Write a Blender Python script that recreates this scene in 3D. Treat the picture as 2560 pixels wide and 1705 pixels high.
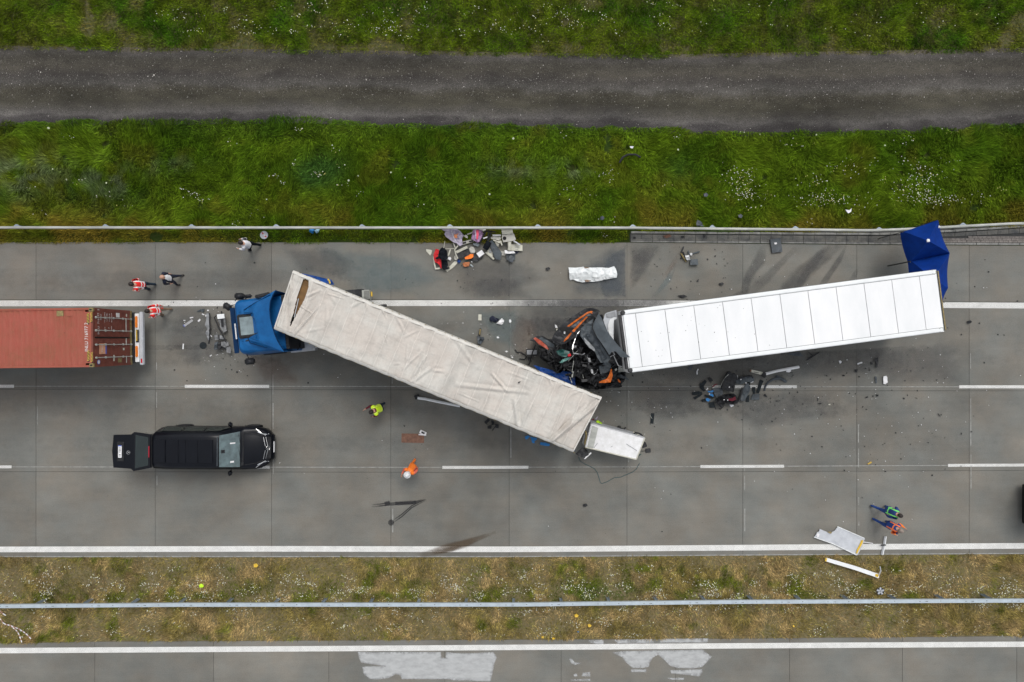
import bpy, bmesh, math, random
import numpy as np
from mathutils import Vector, Matrix, noise
from mathutils.geometry import delaunay_2d_cdt

# ---------------------------------------------------------------- camera, sky, sun, exposure
for o in list(bpy.data.objects): bpy.data.objects.remove(o)
scene = bpy.context.scene
COL = scene.collection
CAM_H = 32.1          # metres above the road
FPX = 1710.0          # focal length in photo pixels (2560 wide), about 24 mm
cam_d = bpy.data.cameras.new("camera"); cam = bpy.data.objects.new("camera", cam_d); COL.objects.link(cam)
cam.location = (0, 0, CAM_H); cam.rotation_euler = (0, 0, 0)
cam_d.sensor_width = 36.0; cam_d.lens = 36.0*FPX/2560.0; cam_d.clip_end = 3000; cam_d.clip_start = 0.1
scene.camera = cam
SUN_EL, SUN_AZ = math.radians(60), math.radians(18)    # light comes from beyond the top edge, slightly from one side
world = bpy.data.worlds.new("World"); scene.world = world; world.use_nodes = True
wn = world.node_tree; wn.nodes.clear()
sky = wn.nodes.new("ShaderNodeTexSky"); sky.sky_type = 'NISHITA'; sky.sun_disc = False
sky.sun_elevation = SUN_EL; sky.sun_rotation = SUN_AZ; sky.air_density = 1.0; sky.dust_density = 3.0; sky.ozone_density = 1.0
hs = wn.nodes.new("ShaderNodeHueSaturation"); hs.inputs['Saturation'].default_value = 0.22
bg = wn.nodes.new("ShaderNodeBackground"); bg.inputs['Strength'].default_value = 0.145
wo = wn.nodes.new("ShaderNodeOutputWorld")
wn.links.new(sky.outputs[0], hs.inputs['Color']); wn.links.new(hs.outputs[0], bg.inputs[0]); wn.links.new(bg.outputs[0], wo.inputs[0])
sun_d = bpy.data.lights.new("sun", 'SUN'); sun_d.energy = 0.85; sun_d.angle = math.radians(22); sun_d.color = (1.0, 0.96, 0.9)
sun = bpy.data.objects.new("sun", sun_d); COL.objects.link(sun)
sdir = Vector((math.sin(SUN_AZ)*math.cos(SUN_EL), math.cos(SUN_AZ)*math.cos(SUN_EL), math.sin(SUN_EL)))
sun.rotation_euler = sdir.to_track_quat('Z', 'Y').to_euler()
vs = scene.view_settings; vs.view_transform = 'Standard'; vs.look = 'None'; vs.gamma = 1; vs.use_curve_mapping = False
vs.exposure = 0.3

# ---------------------------------------------------------------- helpers
rng = random.Random(7); nrg = np.random.default_rng(11)
PI = math.pi
def U(px, py, z=0.0):
    "a point of the photograph carried to the height z in the place"
    k = (CAM_H - z)/FPX
    return Vector(((px-1280.0)*k, (852.5-py)*k, z))
def interp(x, pts):
    return float(np.interp(x, [p[0] for p in pts], [p[1] for p in pts]))

def mat(name, col, rough=0.7, metal=0.0, var=0.15, scale=3.0, bump=0.0, bscale=40.0, col2=None, spec=0.5, stretch=(1,1,1), detail=6, coat=0.0, fine=0.0, contrast=(0.3,0.7), alpha=None):
    m = bpy.data.materials.new(name); m.use_nodes = True
    nt = m.node_tree; b = nt.nodes['Principled BSDF']
    b.inputs['Roughness'].default_value = rough; b.inputs['Metallic'].default_value = metal
    b.inputs['Specular IOR Level'].default_value = spec
    if coat: b.inputs['Coat Weight'].default_value = coat; b.inputs['Coat Roughness'].default_value = 0.08
    geo = nt.nodes.new('ShaderNodeNewGeometry'); mp = nt.nodes.new('ShaderNodeMapping'); mp.inputs['Scale'].default_value = stretch
    tc = nt.nodes.new('ShaderNodeTexCoord'); nt.links.new(tc.outputs['Object'], mp.inputs[0])
    n = nt.nodes.new('ShaderNodeTexNoise'); n.inputs['Scale'].default_value = scale; n.inputs['Detail'].default_value = detail; n.inputs['Roughness'].default_value = 0.62
    nt.links.new(mp.outputs[0], n.inputs['Vector'])
    mr = nt.nodes.new('ShaderNodeMapRange'); mr.inputs['From Min'].default_value = contrast[0]; mr.inputs['From Max'].default_value = contrast[1]
    nt.links.new(n.outputs['Fac'], mr.inputs['Value'])
    mx = nt.nodes.new('ShaderNodeMix'); mx.data_type = 'RGBA'
    c1 = [max(0, c*(1-var)) for c in col]; c2 = list(col2) if col2 else [min(1, c*(1+var)) for c in col]
    mx.inputs[6].default_value = (*c1, 1); mx.inputs[7].default_value = (*c2, 1)
    nt.links.new(mr.outputs[0], mx.inputs[0])
    out = mx.outputs[2]
    if fine:
        n2 = nt.nodes.new('ShaderNodeTexNoise'); n2.inputs['Scale'].default_value = 38; n2.inputs['Detail'].default_value = 3
        nt.links.new(tc.outputs['Object'], n2.inputs['Vector'])
        m2 = nt.nodes.new('ShaderNodeMapRange'); m2.inputs['From Min'].default_value = .25; m2.inputs['From Max'].default_value = .75
        m2.inputs['To Min'].default_value = 1-fine; m2.inputs['To Max'].default_value = 1+fine
        nt.links.new(n2.outputs['Fac'], m2.inputs['Value'])
        vm = nt.nodes.new('ShaderNodeVectorMath'); vm.operation = 'SCALE'
        nt.links.new(out, vm.inputs[0]); nt.links.new(m2.outputs[0], vm.inputs['Scale']); out = vm.outputs[0]
    nt.links.new(out, b.inputs['Base Color'])
    if bump:
        nb = nt.nodes.new('ShaderNodeTexNoise'); nb.inputs['Scale'].default_value = bscale; nb.inputs['Detail'].default_value = 4
        nt.links.new(tc.outputs['Object'], nb.inputs['Vector'])
        bp = nt.nodes.new('ShaderNodeBump'); bp.inputs['Strength'].default_value = bump; bp.inputs['Distance'].default_value = 0.02
        nt.links.new(nb.outputs['Fac'], bp.inputs['Height']); nt.links.new(bp.outputs[0], b.inputs['Normal'])
    return m

def tag(o, label=None, cat=None, group=None, kind=None):
    if label: o['label'] = label
    if cat: o['category'] = cat
    if group: o['group'] = group
    if kind: o['kind'] = kind
    return o
def empty(name, loc, rz=0.0, label=None, cat=None, group=None, kind=None):
    o = bpy.data.objects.new(name, None); o.empty_display_size = 0.2; COL.objects.link(o)
    o.location = loc; o.rotation_euler = (0, 0, rz)
    return tag(o, label, cat, group, kind)
def wloc(o):
    v = Vector((0, 0, 0))
    while o is not None: v = v + Vector(o.location); o = o.parent
    return v
def mk(name, verts, faces, m, parent=None, local=False, smooth=False, origin=None):
    "verts in world coordinates, unless local (then in the parent's own frame)"
    vs_ = [Vector(v) for v in verts]
    if parent is not None and not local:
        off = wloc(parent); vs_ = [v-off for v in vs_]; loc = Vector((0, 0, 0))
    elif parent is not None: loc = Vector((0, 0, 0))
    else:
        if origin is None:
            n = max(1, len(vs_)); origin = Vector((sum(v.x for v in vs_)/n, sum(v.y for v in vs_)/n, min(v.z for v in vs_)))
        vs_ = [v-origin for v in vs_]; loc = origin
    me = bpy.data.meshes.new(name); me.from_pydata([tuple(v) for v in vs_], [], faces); me.update()
    mats = m if isinstance(m, (list, tuple)) else [m]
    for q in mats: me.materials.append(q)
    if smooth: me.polygons.foreach_set('use_smooth', [True]*len(me.polygons))
    o = bpy.data.objects.new(name, me); COL.objects.link(o); o.location = loc
    if parent is not None: o.parent = parent
    return o
class MB:
    def __init__(s): s.v = []; s.f = []
    def add(s, v, f):
        n = len(s.v); s.v += [Vector(q) for q in v]; s.f += [tuple(i+n for i in q) for q in f]; return s
    def box(s, c, d, rz=0.0, M=None, bev=0.0):
        x, y, z = d[0]/2, d[1]/2, d[2]/2
        if bev > 0:
            bm = bmesh.new(); bmesh.ops.create_cube(bm, size=1.0)
            for v in bm.verts: v.co = Vector((v.co.x*d[0], v.co.y*d[1], v.co.z*d[2]))
            bmesh.ops.bevel(bm, geom=list(bm.edges), offset=min(bev, min(d)*.45), segments=2, affect='EDGES')
            bm.verts.index_update(); vv = [v.co.copy() for v in bm.verts]; ff = [[v.index for v in f.verts] for f in bm.faces]; bm.free()
        else:
            vv = [Vector((a*x, b*y, q*z)) for a in (-1, 1) for b in (-1, 1) for q in (-1, 1)]
            ff = [(0,1,3,2),(4,6,7,5),(0,4,5,1),(2,3,7,6),(0,2,6,4),(1,5,7,3)]
        R = M if M is not None else Matrix.Rotation(rz, 3, 'Z')
        return s.add([R@v + Vector(c) for v in vv], ff)
    def tube(s, pts, r, n=8, caps=True):
        pts = [Vector(p) for p in pts]; vv = []; ff = []
        for i, p in enumerate(pts):
            a = pts[max(0, i-1)]; b = pts[min(len(pts)-1, i+1)]; t = (b-a).normalized()
            up = Vector((0, 0, 1)) if abs(t.z) < .95 else Vector((1, 0, 0))
            e1 = t.cross(up).normalized(); e2 = t.cross(e1).normalized()
            rr = r[i] if isinstance(r, (list, tuple)) else r
            for k in range(n):
                q = 2*PI*k/n; vv.append(p + e1*(math.cos(q)*rr) + e2*(math.sin(q)*rr))
        for i in range(len(pts)-1):
            for k in range(n):
                a = i*n+k; b = i*n+(k+1) % n; ff.append((a, b, b+n, a+n))
        if caps: ff.append(tuple(range(n-1, -1, -1))); ff.append(tuple((len(pts)-1)*n+k for k in range(n)))
        return s.add(vv, ff)
    def lathe(s, c, prof, axis='Z', n=20):
        vv = []; ff = []; m_ = len(prof)
        for (r, h) in prof:
            for k in range(n):
                q = 2*PI*k/n; a, b = math.cos(q)*r, math.sin(q)*r
                vv.append({'Z': Vector((a, b, h)), 'Y': Vector((a, h, b)), 'X': Vector((h, a, b))}[axis] + Vector(c))
        for i in range(m_-1):
            for k in range(n):
                a = i*n+k; b = i*n+(k+1) % n; ff.append((a, b, b+n, a+n))
        ff.append(tuple(range(n-1, -1, -1))); ff.append(tuple((m_-1)*n+k for k in range(n)))
        return s.add(vv, ff)
    def prism(s, pts, z0, z1):
        n = len(pts); vv = [Vector((p[0], p[1], z0)) for p in pts]+[Vector((p[0], p[1], z1)) for p in pts]
        ff = [tuple(range(n-1, -1, -1)), tuple(range(n, 2*n))]+[(i, (i+1) % n, (i+1) % n+n, i+n) for i in range(n)]
        return s.add(vv, ff)
    def build(s, name, m, parent=None, local=False, smooth=False): return mk(name, s.v, s.f, m, parent, local, smooth)

def inside(p, poly):
    c = False; n = len(poly); j = n-1
    for i in range(n):
        a, b = poly[i], poly[j]
        if (a[1] > p[1]) != (b[1] > p[1]) and p[0] < (b[0]-a[0])*(p[1]-a[1])/(b[1]-a[1])+a[0]: c = not c
        j = i
    return c
def sheet_mesh(poly, zf, step=0.12, thick=0.012, jitter=0.25, maxpts=900, holes=()):
    "poly: world xy; zf(x,y)->z.  A sheet with real thickness, its surface creased by zf"
    P = [Vector((p[0], p[1])) for p in poly]; n = len(P); B = []
    for i in range(n):
        a, b = P[i], P[(i+1) % n]; k = max(1, int((b-a).length/step))
        for j in range(k): B.append(a.lerp(b, j/k))
    nb = len(B); pts = list(B); edges = [(i, (i+1) % nb) for i in range(nb)]
    for h in holes:
        s0 = len(pts)
        for q in h: pts.append(Vector((q[0], q[1])))
        edges += [(s0+i, s0+(i+1) % len(h)) for i in range(len(h))]
    xs = [p.x for p in P]; ys = [p.y for p in P]
    area = (max(xs)-min(xs))*(max(ys)-min(ys)); st = max(step, math.sqrt(area/maxpts))
    r_ = random.Random(int(abs(xs[0]*997+ys[0]*313)))
    x = min(xs)+st/2
    while x < max(xs):
        y = min(ys)+st/2
        while y < max(ys):
            q = Vector((x+r_.uniform(-1, 1)*jitter*st, y+r_.uniform(-1, 1)*jitter*st))
            if inside(q, P) and min((q-b).length for b in B) > st*.35: pts.append(q)
            y += st
        x += st
    ov, oe, of, *_ = delaunay_2d_cdt(pts, edges, [], 1, 1e-5)
    tris = []
    for f in of:
        c = sum((ov[i] for i in f), Vector((0, 0)))/len(f)
        if any(inside(c, h) for h in holes) or not inside(c, P): continue
        a = [ov[i] for i in f]; ar = sum(a[i].x*a[(i+1) % len(a)].y-a[(i+1) % len(a)].x*a[i].y for i in range(len(a)))
        tris.append(tuple(f) if ar > 0 else tuple(reversed(f)))
    N = len(ov); z = [zf(v.x, v.y) for v in ov]
    vv = [Vector((v.x, v.y, z[i]+thick)) for i, v in enumerate(ov)]+[Vector((v.x, v.y, z[i])) for i, v in enumerate(ov)]
    cnt = {}
    for f in tris:
        for i in range(len(f)):
            e = (f[i], f[(i+1) % len(f)]); cnt[e] = cnt.get(e, 0)+1
    ff = list(tris)+[tuple(reversed([i+N for i in f])) for f in tris]
    for (a, b) in cnt:
        if (b, a) not in cnt: ff.append((b, a, a+N, b+N))
    return vv, ff
def fbn(x, y, s, seed=0.0, o=3):
    return noise.fractal(Vector((x*s+seed*7.3, y*s-seed*3.1, seed)), 1.0, 2.0, o)
def crease(z0, amp, s=2.0, seed=0.0, tilt=(0, 0), c=(0, 0), ridged=True):
    def f(x, y):
        a = abs(fbn(x, y, s, seed)) if ridged else .5+.5*fbn(x, y, s, seed)
        b = fbn(x, y, s*2.7, seed+5)
        return z0+amp*(max(0, 1-1.6*a)*.75+.25*(.5+.5*b))+tilt[0]*(x-c[0])+tilt[1]*(y-c[1])
    return f
_seed = [1.0]
def sheet(name, label, cat, poly_px, z, m, amp=0.03, thick=0.012, s=2.0, parent=None, step=0.1, tilt=(0, 0), group=None, smooth=False, zf=None, holes=()):
    _seed[0] += 1.37
    w = [U(p[0], p[1], z) for p in poly_px]
    c = (sum(q.x for q in w)/len(w), sum(q.y for q in w)/len(w))
    hw = [[(U(p[0], p[1], z).x, U(p[0], p[1], z).y) for p in h] for h in holes]
    f = zf or crease(z, amp, s, _seed[0], tilt, c)
    vv, ff = sheet_mesh([(q.x, q.y) for q in w], f, step, thick, holes=hw)
    return tag(mk(name, vv, ff, m, parent, smooth=smooth), label, cat, group)
def boxt(name, label, cat, cpx, d, rot, z0, m, parent=None, bev=0.015, group=None, tilt=(0, 0)):
    c = U(cpx[0], cpx[1], z0+d[2]/2)
    M = Matrix.Rotation(math.radians(rot), 3, 'Z') @ Matrix.Rotation(math.radians(tilt[0]), 3, 'X') @ Matrix.Rotation(math.radians(tilt[1]), 3, 'Y')
    b = MB().box(c, d, M=M, bev=bev)
    return tag(b.build(name, m, parent), label, cat, group)
def rodt(name, label, cat, pts, r, m, parent=None, group=None, n=8):
    "pts: (px, py, z)"
    b = MB().tube([U(*p) for p in pts], r, n)
    return tag(b.build(name, m, parent, smooth=False), label, cat, group)
def lettering(name, body, size, m, parent, loc, rot=(0, 0, 0), align='CENTER', local=True, extr=0.001):
    cu = bpy.data.curves.new(name, 'FONT'); cu.body = body; cu.size = size; cu.align_x = align; cu.align_y = 'CENTER'; cu.extrude = extr; cu.materials.append(m)
    tmp = bpy.data.objects.new('t', cu); COL.objects.link(tmp); dg = bpy.context.evaluated_depsgraph_get(); dg.update()
    me = bpy.data.meshes.new_from_object(tmp.evaluated_get(dg)); bpy.data.objects.remove(tmp)
    o = bpy.data.objects.new(name, me); COL.objects.link(o); o.parent = parent; o.location = loc; o.rotation_euler = rot
    return o
# ---- value noise in numpy for the large scatters
def vn(x, y, s, seed, octaves=4):
    tot = np.zeros_like(x); amp = 1.0; nrm = 0
    for o in range(octaves):
        r = np.random.default_rng(seed*31+o); g = r.random((257, 257)).astype(np.float32)
        fx = (x+500)*s; fy = (y+500)*s; ix = np.floor(fx).astype(int); iy = np.floor(fy).astype(int)
        tx = fx-ix; ty = fy-iy; tx = tx*tx*(3-2*tx); ty = ty*ty*(3-2*ty)
        ix %= 256; iy %= 256
        a = g[ix, iy]; b = g[ix+1, iy]; c = g[ix, iy+1]; d = g[ix+1, iy+1]
        tot += amp*((a*(1-tx)+b*tx)*(1-ty)+(c*(1-tx)+d*tx)*ty); nrm += amp; amp *= .5; s *= 2
    return tot/nrm
# ---------------------------------------------------------------- materials
def concrete_mat(name, base):
    m = bpy.data.materials.new(name); m.use_nodes = True; nt = m.node_tree; N = nt.nodes; L = nt.links
    b = N['Principled BSDF']; b.inputs['Roughness'].default_value = .85; b.inputs['Specular IOR Level'].default_value = .3
    geo = N.new('ShaderNodeNewGeometry'); pos = geo.outputs['Position']
    def noi(scale, detail=4, st=(1, 1, 1), rough=.6):
        mp = N.new('ShaderNodeMapping'); mp.inputs['Scale'].default_value = st; L.new(pos, mp.inputs[0])
        n = N.new('ShaderNodeTexNoise'); n.inputs['Scale'].default_value = scale; n.inputs['Detail'].default_value = detail; n.inputs['Roughness'].default_value = rough
        L.new(mp.outputs[0], n.inputs['Vector']); return n.outputs['Fac']
    def rngm(v, lo, hi, a=.3, c=.7):
        r = N.new('ShaderNodeMapRange'); r.inputs['From Min'].default_value = a; r.inputs['From Max'].default_value = c; r.inputs['To Min'].default_value = lo; r.inputs['To Max'].default_value = hi
        L.new(v, r.inputs['Value']); return r.outputs[0]
    def mul(a, c):
        q = N.new('ShaderNodeMath'); q.operation = 'MULTIPLY'
        L.new(a, q.inputs[0]); L.new(c, q.inputs[1]); return q.outputs[0]
    f = mul(rngm(noi(.22, 5), .82, 1.16), rngm(noi(1.6, 5, (.5, 1, 1)), .93, 1.07))
    f = mul(f, rngm(noi(24, 4, (1, 1, 1), .8), .70, 1.30, .2, .8)); f = mul(f, rngm(noi(.9, 5), .94, 1.07))
    f = mul(f, rngm(noi(5, 5, (.06, 1, 1)), .97, 1.03))
    oi = N.new('ShaderNodeObjectInfo'); f = mul(f, rngm(oi.outputs['Random'], .93, 1.06, 0, 1))
    hue = N.new('ShaderNodeMix'); hue.data_type = 'RGBA'
    hue.inputs[6].default_value = (base*1.09, base*1.01, base*.86, 1); hue.inputs[7].default_value = (base*.98, base*1.0, base*.92, 1)
    L.new(rngm(noi(.5, 4), 0, 1, .35, .65), hue.inputs[0])
    vm = N.new('ShaderNodeVectorMath'); vm.operation = 'SCALE'; L.new(hue.outputs[2], vm.inputs[0]); L.new(f, vm.inputs['Scale'])
    # sparse dark and light specks
    sp = N.new('ShaderNodeMix'); sp.data_type = 'RGBA'; sp.inputs[7].default_value = (base*.45, base*.42, base*.4, 1)
    L.new(rngm(noi(9, 2), 0, .8, .735, .76), sp.inputs[0]); L.new(vm.outputs[0], sp.inputs[6])
    L.new(sp.outputs[2], b.inputs['Base Color'])
    bp = N.new('ShaderNodeBump'); bp.inputs['Strength'].default_value = .35; bp.inputs['Distance'].default_value = .006
    L.new(noi(70, 3), bp.inputs['Height']); L.new(bp.outputs[0], b.inputs['Normal'])
    return m
M = {}
M['concrete'] = concrete_mat('road concrete', .160)
M['concrete_low'] = concrete_mat('lower road concrete', .165)
M['mastic'] = mat('joint mastic', (.05, .05, .048), .8)
M['kerb'] = mat('kerb stone', (.20, .20, .19), .85, var=.35, scale=3, fine=.2, col2=(.28, .28, .26))
M['gutter'] = mat('gutter stone', (.13, .135, .14), .8, var=.4, scale=2.2, fine=.25, col2=(.21, .2, .17))
M['paver'] = mat('paving brick', (.19, .17, .155), .85, var=.3, scale=5, fine=.2)
def paint_mat(name, fill, wear):
    m = bpy.data.materials.new(name); m.use_nodes = True; nt = m.node_tree; N = nt.nodes; L = nt.links
    b = N['Principled BSDF']; b.inputs['Roughness'].default_value = .6
    geo = N.new('ShaderNodeNewGeometry')
    mp = N.new('ShaderNodeMapping'); mp.inputs['Rotation'].default_value = (0, 0, PI/4); mp.inputs['Scale'].default_value = (1, 1, 1); L.new(geo.outputs['Position'], mp.inputs[0])
    sx = N.new('ShaderNodeSeparateXYZ'); L.new(mp.outputs[0], sx.inputs[0])
    def s(v):
        a = N.new('ShaderNodeMath'); a.operation = 'MULTIPLY'; a.inputs[1].default_value = 2*PI/.062; L.new(v, a.inputs[0])
        c = N.new('ShaderNodeMath'); c.operation = 'SINE'; L.new(a.outputs[0], c.inputs[0])
        d = N.new('ShaderNodeMath'); d.operation = 'ABSOLUTE'; L.new(c.outputs[0], d.inputs[0]); return d.outputs[0]
    mn = N.new('ShaderNodeMath'); mn.operation = 'MINIMUM'; L.new(s(sx.outputs[0]), mn.inputs[0]); L.new(s(sx.outputs[1]), mn.inputs[1])
    th = N.new('ShaderNodeMapRange'); th.inputs['From Min'].default_value = fill; th.inputs['From Max'].default_value = fill+.12; L.new(mn.outputs[0], th.inputs['Value'])
    n = N.new('ShaderNodeTexNoise'); n.inputs['Scale'].default_value = 2.2; n.inputs['Detail'].default_value = 8; n.inputs['Roughness'].default_value = .7; L.new(geo.outputs['Position'], n.inputs['Vector'])
    r = N.new('ShaderNodeMapRange'); r.inputs['From Min'].default_value = .35; r.inputs['From Max'].default_value = .7; r.inputs['To Min'].default_value = 1; r.inputs['To Max'].default_value = 1-wear; L.new(n.outputs['Fac'], r.inputs['Value'])
    q = N.new('ShaderNodeMath'); q.operation = 'MULTIPLY'; L.new(th.outputs[0], q.inputs[0]); L.new(r.outputs[0], q.inputs[1])
    mx = N.new('ShaderNodeMix'); mx.data_type = 'RGBA'; mx.inputs[6].default_value = (.19, .185, .175, 1); mx.inputs[7].default_value = (.80, .80, .77, 1)
    L.new(q.outputs[0], mx.inputs[0]); L.new(mx.outputs[2], b.inputs['Base Color'])
    return m
M['paint'] = paint_mat('structured road paint', .17, .3)
M['paint_dense'] = paint_mat('dense road paint', .06, .30)
M['seal'] = mat('joint edge lime', (.27, .27, .255), .85, var=.35, scale=6, fine=.2)
def overlay_mat(name, col, strength, rough=.6, nscale=3.0, stretch=(1, 1, 1)):
    m = bpy.data.materials.new(name); m.use_nodes = True; nt = m.node_tree; N = nt.nodes; L = nt.links
    b = N['Principled BSDF']; b.inputs['Base Color'].default_value = (*col, 1); b.inputs['Roughness'].default_value = rough; b.inputs['Specular IOR Level'].default_value = .3
    at = N.new('ShaderNodeAttribute'); at.attribute_name = 'fade'
    geo = N.new('ShaderNodeNewGeometry'); mp = N.new('ShaderNodeMapping'); mp.inputs['Scale'].default_value = stretch; L.new(geo.outputs['Position'], mp.inputs[0])
    n = N.new('ShaderNodeTexNoise'); n.inputs['Scale'].default_value = nscale; n.inputs['Detail'].default_value = 7; n.inputs['Roughness'].default_value = .68; L.new(mp.outputs[0], n.inputs['Vector'])
    ad = N.new('ShaderNodeMath'); ad.operation = 'ADD'; L.new(at.outputs['Fac'], ad.inputs[0])
    r0 = N.new('ShaderNodeMapRange'); r0.inputs['From Min'].default_value = .3; r0.inputs['From Max'].default_value = .7; r0.inputs['To Min'].default_value = -.22; r0.inputs['To Max'].default_value = .22; L.new(n.outputs['Fac'], r0.inputs['Value']); L.new(r0.outputs[0], ad.inputs[1])
    r = N.new('ShaderNodeMapRange'); r.inputs['From Min'].default_value = .08; r.inputs['From Max'].default_value = 1.0; r.inputs['To Max'].default_value = strength; L.new(ad.outputs[0], r.inputs['Value'])
    L.new(r.outputs[0], b.inputs['Alpha'])
    return m
M['stain_dark'] = overlay_mat('dark fluid stain', (.06, .062, .066), .42)
M['soft_stain_and_dark'] = overlay_mat('old soft stain and dark film', (.07, .07, .075), .30)
M['stain_cool'] = overlay_mat('damp concrete', (.085, .10, .115), .55, .6)
M['stain_brown'] = overlay_mat('brown mud streak', (.10, .065, .035), .5, .9, 5, (.4, 1, 1))
M['stain_rust'] = overlay_mat('oily sheen rust tint', (.20, .15, .12), .4)
M['worn'] = overlay_mat('scraped paint', (.14, .14, .14), .62, .8, 4)
M['stain_teal'] = overlay_mat('oily sheen teal tint', (.13, .18, .19), .45)
M['rubber_mark'] = overlay_mat('tyre rubber', (.03, .03, .032), .75, .8, 9)
M['coating'] = overlay_mat('pale curing compound', (.47, .48, .48), .9, .7, 4.5, (.5, 1, 1))
M['galv'] = mat('galvanised steel', (.50, .51, .52), .5, .35, var=.15, scale=5, fine=.06)
M['galv_old'] = mat('weathered steel rail', (.40, .41, .38), .6, .3, var=.3, scale=3, stretch=(.3, 1, 1))
M['rail_blue'] = mat('bluish zinc rail', (.50, .57, .62), .45, .4, var=.12, scale=2.5)
M['post'] = mat('steel post', (.30, .35, .40), .5, .2, var=.25)
M['white_paint'] = mat('white trailer skin', (.74, .755, .76), .42, var=.03, scale=1.1, col2=(.82, .82, .82), stretch=(1, .35, 1), fine=.012)
M['white_frame'] = mat('white trailer rail', (.76, .78, .78), .4, var=.05, scale=2)
M['white_dirty'] = mat('scuffed white panel', (.74, .74, .73), .5, var=.1, scale=5, fine=.05, col2=(.82, .82, .83))
M['pale_grey'] = mat('pale grey panel', (.48, .50, .53), .5, var=.1, scale=4)
M['grey_panel'] = mat('mid grey panel', (.24, .25, .26), .6, var=.2)
M['black'] = mat('black plastic', (.009, .010, .012), .5, spec=.3, var=.5, scale=8, col2=(.03, .031, .034))
M['black_soft'] = mat('black cloth', (.010, .012, .016), .95, spec=.1, var=.4, scale=10)
M['charcoal'] = mat('charcoal panel', (.045, .055, .065), .5, var=.35, scale=4, bump=.3, bscale=12)
M['charcoal_flat'] = mat('charcoal floor mat', (.022, .027, .030), .9, spec=.15, var=.25, scale=8)
M['slate'] = mat('slate sheet', (.065, .078, .088), .5, spec=.35, var=.3, scale=3)
M['orange'] = mat('orange stripe', (.48, .11, .015), .5, spec=.2, var=.3, scale=8)
M['orange_red'] = mat('orange red stripe', (.34, .05, .02), .5, var=.25, scale=8)
M['blue_truck'] = mat('blue truck paint', (.003, .080, .25), .38, var=.14, scale=2.2, spec=.3, col2=(.006, .115, .33), fine=.06)
M['blue_dark'] = mat('dark blue truck paint', (.002, .022, .07), .6, var=.25, spec=.1)
M['blue_deep'] = mat('deep blue panel', (.002, .045, .22), .35, spec=.25, var=.3, scale=6)
M['teal'] = mat('teal shell', (.008, .06, .052), .45, var=.4)
M['red'] = mat('red cloth', (.50, .01, .015), .8, var=.3, scale=12)
M['vest_red'] = None
M['tent_blue'] = mat('blue tent fabric', (.001, .027, .19), .7, spec=.12, var=.2, scale=2.5, bump=.2, bscale=9)
M['tyre'] = mat('tyre rubber solid', (.02, .02, .021), .85, var=.25)
M['rim'] = mat('grey wheel rim', (.33, .34, .35), .45, .6)
M['chassis'] = mat('dark chassis', (.035, .036, .038), .6, .3, var=.4, scale=6)
M['cream'] = mat('cream plastic', (.52, .51, .43), .6, var=.12, scale=6)
M['greige'] = mat('warm grey plastic', (.40, .39, .35), .6, var=.12, scale=6)
M['lilac'] = mat('lilac blanket', (.42, .38, .47), .9, var=.14, scale=6, bump=.4, bscale=14)
M['pink'] = mat('hot pink cloth', (.72, .09, .15), .8, var=.2)
M['mauve'] = mat('mauve cloth', (.38, .24, .40), .85, var=.2)
M['paper'] = mat('white paper', (.72, .72, .73), .8, var=.08)
M['white_film'] = mat('white plastic film', (.66, .70, .71), .35, var=.12, scale=4, bump=.6, bscale=10, col2=(.76, .78, .78))
M['clear'] = mat('clear plastic', (.35, .40, .42), .25, var=.3, scale=12)
M['blue_bright'] = mat('bright blue plastic', (.01, .19, .50), .5, var=.2)
M['terracotta'] = mat('terracotta cloth', (.42, .15, .06), .8, var=.3, scale=14)
M['cardboard'] = mat('brown board', (.17, .085, .055), .8, var=.35, scale=6, fine=.15)
M['lime'] = mat('lime hi-vis', (.52, .85, .02), .7, var=.25, scale=10)
M['lime'].node_tree.nodes['Principled BSDF'].inputs['Roughness'].default_value = .7
M['yellow'] = mat('yellow tape', (.65, .42, .03), .6, var=.2)
M['glass_dark'] = mat('dark tinted glass', (.008, .016, .016), .08, var=.2, spec=.7)
M['chrome'] = mat('chrome trim', (.6, .6, .6), .2, .9, var=.1)
M['van_paint'] = mat('black van paint', (.005, .006, .009), .28, var=.15, spec=.22, coat=.0)
M['lamp'] = mat('lamp lens', (.45, .47, .5), .15, var=.3, scale=20)
M['red_lens'] = mat('red lens', (.30, .006, .02), .3, var=.2)
M['rust_cont'] = mat('container door paint', (.155, .035, .022), .65, var=.3, scale=4, fine=.12, col2=(.20, .055, .035))
M['dark_gap'] = mat('shadow gap rubber', (.01, .01, .01), .9)
M['yellow_paint'] = mat('yellow hazard paint', (.50, .33, .05), .7, var=.25, scale=14)
M['gold_dirty'] = mat('dirty ochre paint', (.22, .17, .07), .8, var=.4, scale=12)
M['white_text'] = mat('white lettering paint', (.62, .60, .58), .7, var=.1)
M['skin'] = mat('skin', (.46, .26, .18), .6, var=.08)
M['hair'] = mat('dark hair', (.018, .012, .01), .7, var=.3, scale=30)
M['grey_hair'] = mat('grey hair', (.25, .20, .17), .7, var=.2, scale=30)
M['navy'] = mat('navy cloth', (.008, .012, .03), .85, var=.3, scale=12)
M['denim'] = mat('dark denim', (.012, .028, .05), .85, var=.3, scale=12)
M['workblue'] = mat('blue work clothes', (.008, .045, .20), .8, var=.3, scale=8)
M['shirt'] = mat('white shirt', (.72, .72, .74), .8, var=.05)
M['khaki'] = mat('khaki cloth', (.22, .15, .10), .85, var=.2)
M['maroon'] = mat('maroon cloth', (.12, .008, .02), .85, var=.2)
M['lamp_orange'] = mat('orange lamp', (.75, .22, .02), .4)
M['hv_orange'] = mat('hi-vis orange', (.90, .20, .02), .75, var=.15, scale=10)
M['coral'] = mat('coral sleeve', (.75, .16, .10), .75, var=.15)
M['shoe'] = mat('dark shoe', (.02, .018, .017), .7)
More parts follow.
